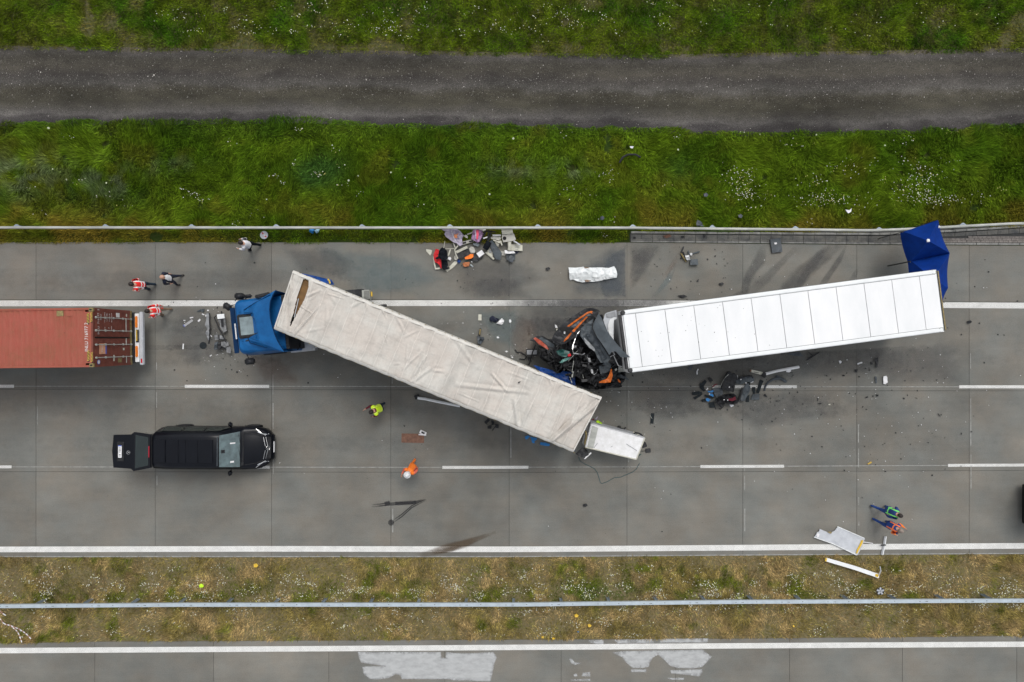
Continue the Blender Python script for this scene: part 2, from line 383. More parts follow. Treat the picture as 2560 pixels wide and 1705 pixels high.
M['foil_tape'] = mat('grey tape', (.05, .055, .058), .7, var=.2)

# ---------------------------------------------------------------- measured lines of the place (photo pixels, ground level)
EX = 34.0     # half length of the detailed stretch, metres
def line_w(pts, x):     # photo polyline -> world y at world x (ground)
    px = x*FPX/CAM_H+1280; return (852.5-interp(px, pts))*CAM_H/FPX
pav_top = [(0, 605), (1570, 606), (2200, 612), (2560, 614)]
j1 = [(0, 749), (1400, 749), (1700, 750), (2560, 755.5)]
j2 = [(0, 973), (700, 974), (1900, 977), (2560, 977)]
j3 = [(0, 1179), (1300, 1181), (2140, 1178), (2560, 1176)]
pav_bot = [(0, 1393), (1300, 1393), (2000, 1388), (2560, 1385)]
low_top = [(0, 1609), (250, 1604), (900, 1601), (1800, 1597), (2560, 1590)]
rail1 = [(0, 569), (1560, 569.5), (2000, 574), (2200, 576.5), (2560, 557.6)]
rail2 = [(0, 1516), (450, 1512.5), (1300, 1512), (1800, 1505.5), (2560, 1502)]
trk_top = [(0, 122), (650, 131), (1300, 139), (1630, 145), (1960, 139), (2280, 133), (2560, 128)]
trk_bot = [(0, 302), (435, 299), (760, 294), (980, 307), (1410, 310), (1630, 318), (1900, 329), (2170, 326), (2560, 307)]
slab_x = [-790, -500, -205, 90, 388, 679, 977, 1273, 1567.5, 1857, 2142, 2423, 2705, 2990, 3275]
slab_x_low = [-640, -350, -56, 237, 534, 822, 1112, 1403, 1689, 1974, 2256, 2542, 2830, 3115]

# ground
def strip(name, m, fy0, fy1, z, x0=-EX, x1=EX, n=60, parent=None, kind='structure'):
    v = []; f = []
    for i in range(n+1):
        x = x0+(x1-x0)*i/n; v += [(x, fy0(x), z), (x, fy1(x), z)]
    for i in range(n): a = 2*i; f.append((a, a+2, a+3, a+1))
    o = mk(name, v, f, m, parent, origin=None if parent else Vector((0, 0, 0)))
    if not parent and kind: tag(o, kind=kind)
    return o
def soil_mat(name, c1, c2, c3, s1=.9, s2=9):
    m = bpy.data.materials.new(name); m.use_nodes = True; nt = m.node_tree; N = nt.nodes; L = nt.links
    b = N['Principled BSDF']; b.inputs['Roughness'].default_value = .95; b.inputs['Specular IOR Level'].default_value = .15
    geo = N.new('ShaderNodeNewGeometry')
    def noi(s, d=6):
        n = N.new('ShaderNodeTexNoise'); n.inputs['Scale'].default_value = s; n.inputs['Detail'].default_value = d; n.inputs['Roughness'].default_value = .7; L.new(geo.outputs['Position'], n.inputs['Vector'])
        r = N.new('ShaderNodeMapRange'); r.inputs['From Min'].default_value = .36; r.inputs['From Max'].default_value = .64; L.new(n.outputs['Fac'], r.inputs['Value']); return r.outputs[0]
    a = N.new('ShaderNodeMix'); a.data_type = 'RGBA'; a.inputs[6].default_value = (*c1, 1); a.inputs[7].default_value = (*c2, 1); L.new(noi(s1), a.inputs[0])
    c = N.new('ShaderNodeMix'); c.data_type = 'RGBA'; c.inputs[7].default_value = (*c3, 1); L.new(a.outputs[2], c.inputs[6]); L.new(noi(s2), c.inputs[0])
    L.new(c.outputs[2], b.inputs['Base Color'])
    bp = N.new('ShaderNodeBump'); bp.inputs['Strength'].default_value = .6; bp.inputs['Distance'].default_value = .03; L.new(noi(s2*2), bp.inputs['Height']); L.new(bp.outputs[0], b.inputs['Normal'])
    return m
M['soil_green'] = soil_mat('grassy soil', (.030, .055, .008), (.06, .06, .018), (.025, .05, .006))
M['soil_brown'] = soil_mat('dry soil', (.19, .15, .085), (.24, .195, .12), (.14, .125, .05))
M['far_grass'] = soil_mat('far meadow', (.045, .08, .018), (.07, .085, .025), (.05, .07, .02), .05, 1.2)
g = mk('ground', [(-800, -800, -.09), (800, -800, -.09), (800, 800, -.09), (-800, 800, -.09)], [(0, 1, 2, 3)], M['far_grass'], origin=Vector((0, 0, 0))); tag(g, kind='structure')
Y = lambda pts, dz=0: (lambda x: line_w(pts, x)+dz)
M['soil_mixed'] = soil_mat('mossy soil', (.10, .095, .04), (.15, .125, .075), (.06, .075, .02))
strip('upper_verge_soil', M['soil_mixed'], Y(trk_top, -.3), lambda x: 19.5, -.03)
strip('verge_soil', M['soil_green'], Y(pav_top, -.05), Y(trk_bot, .3), -.035)
strip('median_soil', M['soil_brown'], Y(low_top, -.05), Y(pav_bot, .05), -.03)

# gravel track with its wheel paths
def track_mat():
    m = bpy.data.materials.new('gravel track'); m.use_nodes = True; nt = m.node_tree; N = nt.nodes; L = nt.links
    b = N['Principled BSDF']; b.inputs['Roughness'].default_value = .95; b.inputs['Specular IOR Level'].default_value = .2
    geo = N.new('ShaderNodeNewGeometry'); at = N.new('ShaderNodeAttribute'); at.attribute_name = 'across'
    def noi(s, st=(1, 1, 1), d=6, a=.3, c=.7, lo=0, hi=1):
        mp = N.new('ShaderNodeMapping'); mp.inputs['Scale'].default_value = st; L.new(geo.outputs['Position'], mp.inputs[0])
        n = N.new('ShaderNodeTexNoise'); n.inputs['Scale'].default_value = s; n.inputs['Detail'].default_value = d; n.inputs['Roughness'].default_value = .65; L.new(mp.outputs[0], n.inputs['Vector'])
        r = N.new('ShaderNodeMapRange'); r.inputs['From Min'].default_value = a; r.inputs['From Max'].default_value = c; r.inputs['To Min'].default_value = lo; r.inputs['To Max'].default_value = hi; L.new(n.outputs['Fac'], r.inputs['Value']); return r.outputs[0]
    wob = N.new('ShaderNodeMath'); wob.operation = 'ADD'; L.new(at.outputs['Fac'], wob.inputs[0]); L.new(noi(.35, (1, 2, 1), 3, .3, .7, -.05, .05), wob.inputs[1])
    cr = N.new('ShaderNodeValToRGB'); e = cr.color_ramp.elements
    stops = [(0, (.042, .039, .038)), (.06, (.052, .048, .048)), (.11, (.062, .057, .055)), (.16, (.096, .09, .084)), (.24, (.070, .065, .056)), (.33, (.053, .049, .037)), (.45, (.058, .053, .040)), (.54, (.080, .075, .068)), (.64, (.054, .049, .044)), (.74, (.064, .058, .047)), (.86, (.053, .049, .040)), (.95, (.068, .063, .058)), (1, (.10, .088, .068))]
    e[0].position = stops[0][0]; e[0].color = (*stops[0][1], 1); e[1].position = 1; e[1].color = (*stops[-1][1], 1)
    for p, c in stops[1:-1]: q = e.new(p); q.color = (*c, 1)
    L.new(wob.outputs[0], cr.inputs[0])
    def mulm(a, c):
        q = N.new('ShaderNodeVectorMath'); q.operation = 'SCALE'; L.new(a, q.inputs[0]); L.new(c, q.inputs['Scale']); return q.outputs[0]
    c = mulm(cr.outputs[0], noi(.35, (.5, 1, 1), 6, .34, .66, .62, 1.45)); c = mulm(c, noi(26, (1, 1, 1), 4, .25, .75, .35, 1.75)); c = mulm(c, noi(2.2, (.45, 1, 1), 6, .3, .7, .8, 1.2))
    L.new(c, b.inputs['Base Color'])
    bp = N.new('ShaderNodeBump'); bp.inputs['Strength'].default_value = .8; bp.inputs['Distance'].default_value = .02; L.new(noi(45), bp.inputs['Height']); L.new(bp.outputs[0], b.inputs['Normal'])
    return m
M['track'] = track_mat()
v = []; f = []; ac = []; n = 90; K = 10
for i in range(n+1):
    x = -EX*1.05+2.1*EX*i/n; a = line_w(trk_bot, x)-.25; b_ = line_w(trk_top, x)+.15
    for k in range(K+1): t = k/K; v.append((x, a+(b_-a)*t, .004+.05*math.sin(PI*t)**2)); ac.append(t)
for i in range(n):
    for k in range(K): q = i*(K+1)+k; f.append((q, q+K+1, q+K+2, q+1))
tr = mk('gravel_track', v, f, M['track'], origin=Vector((0, 0, 0)), smooth=True); tag(tr, kind='structure')
at = tr.data.attributes.new('across', 'FLOAT', 'POINT'); at.data.foreach_set('value', ac)

# the carriageway: every slab a piece of its own, joints recessed over dark mastic
road = empty('road', (0, 0, 0), kind='structure'); low = empty('lower_road', (0, 0, 0), kind='structure')
def slabs(parent, rows, xs, m, long_joint=True):
    G = .008
    for r in range(len(rows)-1):
        up, dn = rows[r], rows[r+1]
        for i in range(len(xs)-1):
            if i and False: pass
            xa_t = (xs[i]-1280)*CAM_H/FPX; xb_t = (xs[i+1]-1280)*CAM_H/FPX
            mid = (xa_t+xb_t)/2
            v = []; f = []
            for (x, s) in ((xa_t+G, 0), (mid, 0), (xb_t-G, 0)):
                for z in (-.05, 0):
                    v += [(x, line_w(dn, x)+G, z), (x, line_w(up, x)-G, z)]
            # per x: 0 low-dn,1 low-up,2 top-dn,3 top-up
            for k in range(2):
                a = 4*k; b2 = a+4; f += [(a+2, b2+2, b2+3, a+3), (a, b2, b2+2, a+2), (a+3, b2+3, b2+1, a+1)]
            f += [(0, 2, 3, 1), (8, 9, 11, 10)]
            mk('concrete_slab', v, f, m, parent)
slabs(road, [pav_top, j1, j2, j3, pav_bot], slab_x, M['concrete'])
low_bot = [(0, 1830), (2560, 1815)]; low_bot2 = [(0, 2040), (2560, 2030)]
slabs(low, [low_top, low_bot, low_bot2], slab_x_low, M['concrete_low'])
mk('joint_filler', [(-38.8, line_w(pav_bot, 0)+.03, -.02), (37.4, line_w(pav_bot, 0)+.16, -.02), (37.4, line_w(pav_top, 0)-.2, -.02), (-38.8, line_w(pav_top, 0)-.03, -.02)], [(0, 1, 2, 3)], M['mastic'], road)
mk('joint_filler', [(-36, -22, -.02), (34.4, -22, -.02), (34.4, line_w(low_top, 0)-.1, -.02), (-36, line_w(low_top, 0)-.3, -.02)], [(0, 1, 2, 3)], M['mastic'], low)
for s in (-1, 1):
    xa, xb = (-600, -38.87) if s < 0 else (37.46, 600)
    yt, yb = line_w(pav_top, s*30), line_w(pav_bot, s*30)
    mk('road_beyond', [(xa, yb, 0), (xb, yb, 0), (xb, yt, 0), (xa, yt, 0)], [(0, 1, 2, 3)], M['concrete'], road)
    xa, xb = (-600, -36.1) if s < 0 else (34.5, 600)
    mk('road_beyond', [(xa, -22.3, 0), (xb, -22.3, 0), (xb, line_w(low_top, s*30), 0), (xa, line_w(low_top, s*30), 0)], [(0, 1, 2, 3)], M['concrete_low'], low)
    yt, yb = line_w(trk_top, s*30)+.1, line_w(trk_bot, s*30)-.2
    xa, xb = (-600, -35.7) if s < 0 else (35.7, 600)
    tag(mk('track_beyond', [(xa, yb, .0), (xb, yb, .0), (xb, yt, .0), (xa, yt, .0)], [(0, 1, 2, 3)], M['soil_brown']), kind='structure')
# pale lime lines along the joints
def band(name, pts_px, w, m, parent, z=.004, dy=0.0, fade=None, n=None):
    "a painted band along a photo polyline, w metres wide"
    P = [U(p[0], p[1]+dy) for p in pts_px]; v = []; f = []
    for i, p in enumerate(P):
        a = P[max(0, i-1)]; b2 = P[min(len(P)-1, i+1)]; t = (b2-a).normalized(); nn = Vector((-t.y, t.x, 0))*w/2
        v += [p-nn+Vector((0, 0, z)), p+nn+Vector((0, 0, z))]
    for i in range(len(P)-1): a = 2*i; f.append((a, a+2, a+3, a+1))
    return mk(name, v, f, m, parent)
def along(pts, x0, x1, n=12): return [(x0+(x1-x0)*i/n, interp(x0+(x1-x0)*i/n, pts)) for i in range(n+1)]
EXa, EXb = -700, 3200
shoulder = [(0, 758.5), (1400, 757.5), (1700, 758.5), (2560, 764)]
band('edge_line', along(shoulder, EXa, EXb, 40), .27, M['paint'], road)
inner = [(0, 1373.5), (700, 1372), (1300, 1373.3), (2000, 1368), (2560, 1364.5)]
band('edge_line', along(inner, EXa, EXb, 40), .265, M['paint_dense'], road)
for x0, x1 in ((-815, -605), (-176, 35), (462, 673), (1120, 1331), (1781, 1992), (2398, 2609), (3030, 3240)): band('lane_dash', along([(0, 965.5), (2560, 967)], x0, x1, 2), .14, M['paint'], road)
for x0, x1 in ((-815, -605), (-182, 29), (463, 674), (1106, 1321), (1751, 1960), (2370, 2585), (3000, 3210)): band('lane_dash', along([(0, 1167), (1200, 1168.5), (1850, 1166), (2560, 1162.5)], x0, x1, 2), .135, M['paint'], road)
lowline = [(0, 1626.5), (900, 1621), (1860, 1614.3), (2560, 1610.5)]
band('edge_line', along(lowline, EXa, EXb, 40), .255, M['paint_dense'], low)
band('worn_line', along([(0, 965.5), (2560, 967)], EXa, EXb, 20), .03, M['seal'], road, z=.0015)
band('worn_line', along([(0, 1167), (1200, 1168.5), (1850, 1166), (2560, 1162.5)], EXa, EXb, 20), .035, M['seal'], road, z=.0015)
rr = random.Random(3)
for xs_ in slab_x:      # broken lime crusts beside the cross joints
    for k in range(9):
        y0 = rr.uniform(770, 1340); l = rr.uniform(8, 60)
        if rr.random() < .45: band('lime_crust', [(xs_+3.2+(y0-850)*.004, y0), (xs_+3.2+(y0-850)*.004, y0+l)], rr.uniform(.02, .05), M['seal'], road, z=.002+.0003*k)
band('lime_crust', along(pav_bot, EXa, EXb, 30), .05, M['seal'], road, z=.0015, dy=-1.5)

# stains and dark patches: thin films on the slabs
_sz = [.0062]
def film(name, px, m, parent=road, inner_k=.62, seed=0):
    "px outline; opaque towards its middle, thinning to nothing at the rim"
    _sz[0] += .0006; z = _sz[0]; W = [U(*p) for p in px]; n = len(W); c = sum(W, Vector())/n
    ring = [w.copy() for w in W]; ins = [c.lerp(w, inner_k) for w in W]
    v = [(p.x, p.y, z) for p in ring]+[(p.x, p.y, z) for p in ins]+[(c.x, c.y, z)]
    f = [(i, (i+1) % n, n+(i+1) % n, n+i) for i in range(n)]+[(n+i, n+(i+1) % n, 2*n) for i in range(n)]
    o = mk(name, v, f, m, parent); a = o.data.attributes.new('fade', 'FLOAT', 'POINT'); a.data.foreach_set('value', [0.0]*n+[.75]*n+[.95]); return o
def smear(name, px, w, m, parent=road, core=.8, ends=True):
    _sz[0] += .0006; z = _sz[0]; P = [U(p[0], p[1]) for p in px]; ws = w if isinstance(w, (list, tuple)) else [w]*len(P)
    v = []; f = []; fa = []
    for i, p in enumerate(P):
        a = P[max(0, i-1)]; b2 = P[min(len(P)-1, i+1)]; t = (b2-a).normalized(); nn = Vector((-t.y, t.x, 0))*ws[i]/2
        e = core*(0.15 if ends and i in (0, len(P)-1) else 1)
        for k, s in ((-1, 0), (-.5, e), (.5, e), (1, 0)): q = p+nn*k; v.append((q.x, q.y, z)); fa.append(s)
    for i in range(len(P)-1):
        for k in range(3): a = 4*i+k; f.append((a, a+4, a+5, a+1))
    o = mk(name, v, f, m, parent); a = o.data.attributes.new('fade', 'FLOAT', 'POINT'); a.data.foreach_set('value', fa); return o
film('damp_patch', [(1430, 690), (1480, 640), (1530, 610), (1566, 608), (1567, 700), (1567, 748), (1500, 748), (1420, 740)], M['stain_cool'], inner_k=.55)
film('damp_patch', [(1520, 640), (1566, 612), (1567, 748), (1510, 748), (1495, 700)], M['stain_cool'], inner_k=.85)
film('damp_patch', [(1330, 752), (1600, 752), (1620, 775), (1540, 790), (1480, 830), (1330, 850), (1250, 820), (1280, 780)], M['stain_dark'], inner_k=.6)
film('damp_patch', [(1571, 612), (1650, 612), (1620, 680), (1571, 740)], M['soft_stain_and_dark'])
smear('fluid_streak', [(2110, 606), (2060, 640), (2010, 680), (1970, 725), (1960, 770)], [.5, .8, .9, 1.0, .9], M['stain_dark'])
smear('fluid_streak', [(2070, 612), (2048, 640), (2010, 690), (1990, 730)], [.3, .45, .5, .4], M['soft_stain_and_dark'])
smear('fluid_streak', [(2117, 612), (2098, 650), (2070, 690), (2045, 725)], [.12, .32, .36, .4], M['stain_dark'])
smear('fluid_streak', [(1912, 612), (1900, 650), (1872, 690), (1858, 735), (1820, 750)], [.35, .7, .5, .5, .6], M['stain_dark'])
smear('fluid_streak', [(2000, 612), (1950, 660), (1900, 710), (1850, 750)], [.3, .4, .6, .5], M['soft_stain_and_dark'])
smear('fluid_streak', [(2145, 670), (2135, 690), (2120, 712)], [.15, .3, .4], M['soft_stain_and_dark'])
smear('fluid_streak', [(1690, 660), (1670, 700), (1630, 745)], [.3, .35, .2], M['stain_teal'])
smear('fluid_streak', [(1700, 630), (1680, 665), (1655, 700)], [.2, .3, .2], M['stain_rust'])
smear('fluid_streak', [(1650, 610), (1600, 650), (1580, 700)], [.6, .9, .6], M['soft_stain_and_dark'])
film('oil_and_dark_patch', [(1185, 770), (1290, 765), (1320, 800), (1330, 860), (1290, 880), (1230, 860), (1200, 810)], M['stain_teal'])
film('oil_and_dark_patch', [(1290, 780), (1350, 800), (1340, 900), (1290, 900), (1270, 850)], M['stain_rust'])
film('oil_and_dark_patch', [(1320, 790), (1440, 790), (1420, 850), (1340, 900), (1320, 850)], M['soft_stain_and_dark'])
film('oil_and_dark_patch', [(780, 615), (960, 625), (1060, 660), (1130, 700), (1040, 742), (900, 740), (820, 690)], M['stain_teal'])
film('oil_and_dark_patch', [(700, 620), (830, 615), (900, 660), (860, 700), (740, 680)], M['soft_stain_and_dark'])
film('oil_and_dark_patch', [(1120, 640), (1330, 650), (1380, 700), (1250, 745), (1140, 740)], M['soft_stain_and_dark'])
film('oil_and_dark_patch', [(1160, 700), (1300, 690), (1340, 748), (1180, 748)], M['soft_stain_and_dark'])
film('oil_and_dark_patch', [(610, 880), (700, 890), (760, 960), (660, 960)], M['stain_rust'])
film('oil_and_dark_patch', [(1620, 780), (1800, 900), (1980, 880), (2330, 860), (2300, 930), (1900, 960), (1620, 960), (1560, 940)], M['soft_stain_and_dark'], inner_k=.7)  # broad darker film under the white trailer and along its lower edge
film('oil_and_dark_patch', [(1600, 940), (1760, 960), (1800, 1040), (1640, 1060), (1560, 1010)], M['soft_stain_and_dark'])
film('oil_and_dark_patch', [(1800, 975), (2100, 975), (2140, 1040), (1880, 1080), (1800, 1040)], M['soft_stain_and_dark'])
film('oil_and_dark_patch', [(2140, 870), (2400, 850), (2420, 960), (2200, 970)], M['soft_stain_and_dark'])
film('oil_and_dark_patch', [(430, 760), (580, 770), (590, 880), (480, 930), (400, 860)], M['soft_stain_and_dark'])
smear('tyre_mark', [(340, 868), (450, 868), (560, 869)], [.3, .3, .2], M['stain_dark'], core=.6)
smear('tyre_mark', [(0, 700), (300, 705), (600, 700), (1000, 690)], [1.2, 1.2, 1.2, 1.2], M['soft_stain_and_dark'], core=.45)
for yy in (815, 895): smear('wheel_path', [(-600, yy), (300, yy), (1000, yy), (1700, yy), (3100, yy)], .9, M['soft_stain_and_dark'], core=.25)
for yy in (1020, 1110): smear('wheel_path', [(-600, yy), (300, yy), (1000, yy), (1700, yy), (3100, yy)], .9, M['soft_stain_and_dark'], core=.2)
smear('scraped_line', [(1240, 757.5), (1330, 757.5), (1400, 757.5), (1470, 757.5), (1560, 757.5), (1640, 758), (1700, 758)], .42, M['worn'], core=.9)
smear('scraped_line', [(1380, 757.5), (1440, 757.5), (1520, 757.5), (1560, 757.5)], .42, M['worn'], core=1.2)
smear('mud_streak', [(1045, 1390), (1110, 1372), (1170, 1355), (1240, 1330)], [.3, .5, .4, .15], M['stain_brown'], core=1.1)
smear('mud_streak', [(1080, 1380), (1130, 1372), (1180, 1364)], [.2, .3, .1], M['stain_brown'], core=1.1)
for d in (-3, 3):
    smear('tyre_mark', [(929, 1264+d*.8), (970, 1260+d*.8), (1030, 1257+d*.5), (1066, 1248+d*.4)], .07, M['rubber_mark'], core=1.3)
    smear('tyre_mark', [(1066, 1249+d*.5), (1030, 1266+d*.8), (1005, 1288+d), (983, 1303+d)], .06, M['rubber_mark'], core=1.2)
smear('tyre_mark', [(962, 1259), (975, 1256)], .22, M['rubber_mark'], core=1.1, ends=False)
smear('tyre_mark', [(988, 1258), (1010, 1257), (1040, 1255)], .2, M['rubber_mark'], core=1.0, ends=False)
film('tyre_mark', [(978+8.5*math.cos(a*.7), 1306+8.5*math.sin(a*.7)) for a in range(9)], M['rubber_mark'], inner_k=.85)
# pale coating on the lower road
C6 = lambda u, v: (860+u/2.355, 1580+v/2.355)
def coat(uv):
    W = [U(*C6(*p)) for p in uv]; _sz[0] += .0004
    vv, ff = sheet_mesh([(w.x, w.y) for w in W], lambda x, y: .0012, .12, .0012)
    o = mk('pale_coating', vv, ff, M['coating'], low)
    a = o.data.attributes.new('fade', 'FLOAT', 'POINT'); bd = {i for q in ff if len(q) == 4 for i in q}; a.data.foreach_set('value', [.38 if i in bd else .9 for i in range(len(vv))]); return o
coat([(80, 116), (180, 118), (570, 116), (575, 150), (598, 152), (600, 118), (700, 125), (880, 118), (900, 150), (885, 185), (875, 240), (862, 292), (640, 285), (620, 278), (340, 278), (330, 255), (305, 248), (265, 270), (200, 280), (150, 276), (115, 245), (108, 205), (160, 200), (240, 202), (100, 180), (88, 150)])
coat([(1578, 120), (1640, 112), (1820, 108), (1900, 108), (2110, 102), (2165, 145), (2140, 175), (2110, 205), (2060, 215), (1960, 212), (1920, 200), (1880, 160), (1850, 135), (1820, 150), (1800, 180), (1795, 205), (1760, 212), (1700, 212), (1660, 180), (1640, 150)])
for q in ([(1435, 50), (1530, 44), (1530, 70), (1500, 72), (1450, 62)], [(1590, 46), (1815, 40), (1825, 66), (1610, 68)], [(1860, 40), (2145, 36), (2140, 62), (1860, 64)], [(1325, 152), (1345, 160), (1360, 178), (1400, 182), (1360, 194), (1335, 182)], [(1405, 240), (1450, 235), (1450, 262), (1400, 260)], [(1335, 280), (1450, 275), (1450, 288), (1340, 286)], [(1690, 220), (1780, 218), (1780, 236), (1690, 236)], [(1920, 225), (2110, 218), (2110, 238), (2090, 262), (2040, 255), (1925, 244)], [(1900, 270), (2005, 268), (2000, 282), (1930, 282)], [(1350, 250), (1370, 243), (1375, 262), (1355, 262)]): coat(q)

# gutter and kerb on the far side of the shoulder
gut = empty('drainage_gutter', U(2060, 595), kind='structure')
def piece(name, x0, x1, ya, yb, z0, z1, m, parent):
    v = []
    for z in (z0, z1):
        v += [U(x0, ya(x0)), U(x1, ya(x1)), U(x1, yb(x1)), U(x0, yb(x0))]
        for q in v[-4:]: q.z = z
    return mk(name, v, [(3, 2, 1, 0), (4, 5, 6, 7), (0, 1, 5, 4), (1, 2, 6, 5), (2, 3, 7, 6), (3, 0, 4, 7)], m, parent)
gy = lambda pts: (lambda x: interp(x, pts))
slot = gy([(1575, 584.5), (2000, 587.5), (2200, 588.5), (2380, 581), (2560, 569), (3200, 540)])
kerb_t = gy([(1575, 601), (2000, 604), (2200, 606), (2560, 607), (3200, 607)]); kerb_b = gy([(1575, 605.5), (2000, 609), (2200, 611), (2560, 613), (3200, 613)])
x = 1577
while x < 3150:
    piece('kerb_stone', x+.5, x+53, lambda q: kerb_b(q)-.3, lambda q: kerb_t(q)+.4, -.05, .012+rr.uniform(0, .01), M['kerb'], gut); x += 54
x = 1577
while x < 3150:
    w = 27
    piece('gutter_stone', x+.5, x+w-.5, lambda q: slot(q)+(12 if q < 2330 else 9+(q-2330)*.018), lambda q: slot(q)+1.3, -.05, -.012+rr.uniform(0, .012), M['gutter'], gut)
    piece('back_stone', x+.5, x+w-.5, lambda q: slot(q)-.9, lambda q: slot(q)-6, -.05, .05+rr.uniform(0, .01), M['kerb'], gut); x += w
x = 1577; nb = 0
for row in range(3):
    x = 2335+row*2+(6 if row % 2 else 0)
    while x < 2700:
        top = lambda q, r=row: kerb_t(q)-.4-(r+1)*5.4; bot = lambda q, r=row: kerb_t(q)-.6-r*5.4
        if top(x) > slot(x)+11: piece('paving_brick', x+.35, x+11.2, lambda q: bot(q), lambda q: top(q)+.35, -.05, .004+rr.uniform(0, .008), M['paver'], gut); nb += 1
        x += 11.6
x = 1577
while x < 2330:
    piece('gutter_stone', x+.4, x+17.6, lambda q: kerb_t(q)-.4, lambda q: slot(q)+12.3, -.05, .0+rr.uniform(0, .008), M['gutter'], gut); x += 18
v = [U(1575, 583), U(3200, 538), U(3200, 610), U(1575, 604)]
for q in v: q.z = -.028
mk('joint_filler', v, [(3, 2, 1, 0)], M['mastic'], gut)

# ---------------------------------------------------------------- vegetation
def mass(name, P, C, m, tri_builder, kind='stuff'):
    verts, faces, cols = tri_builder(P, C)
    me = bpy.data.meshes.new(name); nv = len(verts); nf = len(faces); k = faces.shape[1]
    me.vertices.add(nv); me.vertices.foreach_set('co', verts.astype(np.float32).ravel())
    me.loops.add(nf*k); me.loops.foreach_set('vertex_index', faces.astype(np.int32).ravel())
    me.polygons.add(nf); me.polygons.foreach_set('loop_start', np.arange(0, nf*k, k, dtype=np.int32)); me.polygons.foreach_set('loop_total', np.full(nf, k, dtype=np.int32))
    me.update(calc_edges=True)
    a = me.attributes.new('tint', 'FLOAT_COLOR', 'POINT'); a.data.foreach_set('color', np.concatenate([cols, np.ones((nv, 1))], 1).astype(np.float32).ravel())
    me.materials.append(m); o = bpy.data.objects.new(name, me); COL.objects.link(o); o['kind'] = kind; return o
def tint_mat(name, rough=.7, spec=.25, trans=True):
    m = bpy.data.materials.new(name); m.use_nodes = True; nt = m.node_tree; b = nt.nodes['Principled BSDF']
    at = nt.nodes.new('ShaderNodeAttribute'); at.attribute_name = 'tint'; nt.links.new(at.outputs['Color'], b.inputs['Base Color'])
    b.inputs['Roughness'].default_value = rough; b.inputs['Specular IOR Level'].default_value = spec
    return m
M['blades'] = tint_mat('grass blades', .85, .06); M['petal'] = tint_mat('petals', .8, .1); M['stones'] = tint_mat('stones', .9, .2)
def area_pts(n, x0, x1, fy_lo, fy_hi, seed):
    r = np.random.default_rng(seed); x = r.uniform(x0, x1, n)
    px = x*FPX/CAM_H+1280
    lo = (852.5-np.interp(px, [p[0] for p in fy_lo], [p[1] for p in fy_lo]))*CAM_H/FPX
    hi = (852.5-np.interp(px, [p[0] for p in fy_hi], [p[1] for p in fy_hi]))*CAM_H/FPX
    y = lo+(hi-lo)*r.random(n); return x, y, (x*FPX/CAM_H+1280), 852.5-y*FPX/CAM_H, lo, hi
def blades(x, y, L, W, ang, lift, col, seed, z0=-.03):
    "bent blade: two triangles sharing a knee"
    r = np.random.default_rng(seed); n = len(x)
    dx, dy = np.cos(ang), np.sin(ang); hx, hy = -dy, dx
    w = W/2; ca, sa = np.cos(lift), np.sin(lift)
    k = .5
    kx = x+dx*L*k*ca*.7; ky = y+dy*L*k*ca*.7; kz = z0+L*k*sa*1.15
    tx = x+dx*L*ca; ty = y+dy*L*ca; tz = z0+L*sa*.95
    V = np.stack([np.stack([x-hx*w, y-hy*w, np.full(n, z0)], 1), np.stack([x+hx*w, y+hy*w, np.full(n, z0)], 1), np.stack([kx+hx*w*.9, ky+hy*w*.9, kz], 1), np.stack([kx-hx*w*.9, ky-hy*w*.9, kz], 1), np.stack([tx, ty, tz], 1)], 1).reshape(-1, 3)
    b = np.arange(n)*5
    F = np.concatenate([np.stack([b, b+1, b+2], 1), np.stack([b, b+2, b+3], 1), np.stack([b+3, b+2, b+4], 1)])
    shade = np.ones((n, 5, 1)); C = (col[:, None, :]*shade).reshape(-1, 3)
    return V, F, C
def lerp3(a, b, t): return np.asarray(a)[None, :]*(1-t[:, None])+np.asarray(b)[None, :]*t[:, None]
def cl(t, a, b): return np.clip((t-a)/(b-a), 0, 1)
def gauss(px, py, cx, cy, sx, sy): return np.exp(-((px-cx)/sx)**2-((py-cy)/sy)**2)
# the strip between track and shoulder: long and lush
n = 330000
far_edge = [(p[0], p[1]) for p in trk_bot]; near_edge = [(0, 607), (1100, 608), (1568, 607), (1576, 577), (2200, 582), (2300, 575), (2560, 563)]
x, y, px, py, lo, hi = area_pts(n, -27, 27, near_edge, far_edge, 1)
edge = np.minimum(hi-y, y-lo); wob = vn(x, y, 1.3, 4, 3)
keep = (edge > (wob-.52)*.55) & (vn(x, y, 1.1, 5, 4) > .22)
keep &= ~(gauss(px, py, 392, 590, 18, 14) > .4)
x, y, px, py, edge = x[keep], y[keep], px[keep], py[keep], edge[keep]; n = len(x)
t1 = vn(x, y, .45, 6, 4); t2 = vn(x, y, 1.6, 7, 4); t3 = vn(x, y, .8, 8, 3)
col = lerp3((.058, .118, .005), (.092, .155, .007), cl(t1, .35, .65)); fineg = vn(x, y, 2.6, 71, 3); col *= (.72+.55*cl(fineg, .3, .7))[:, None]
col = col*(1-.6*cl(t2, .55, .75)[:, None])+np.array([.095, .14, .008])*.6*cl(t2, .55, .75)[:, None]
dry = cl(py, 480, 560)*cl(vn(x, y, .5, 9, 4), .38, .62)*.75+.25*cl(t3, .62, .75)
col = col*(1-dry[:, None])+np.array([.185, .14, .018])*dry[:, None]
dk = np.clip(gauss(px, py, 810, 415, 55, 40)+.8*gauss(px, py, 780, 440, 60, 30)+.5*cl(310-py, -40, 20)+.6*gauss(px, py, 1690, 420, 40, 30), 0, 1)
col = col*(1-.75*dk[:, None])+np.array([.030, .088, .018])*.75*dk[:, None]
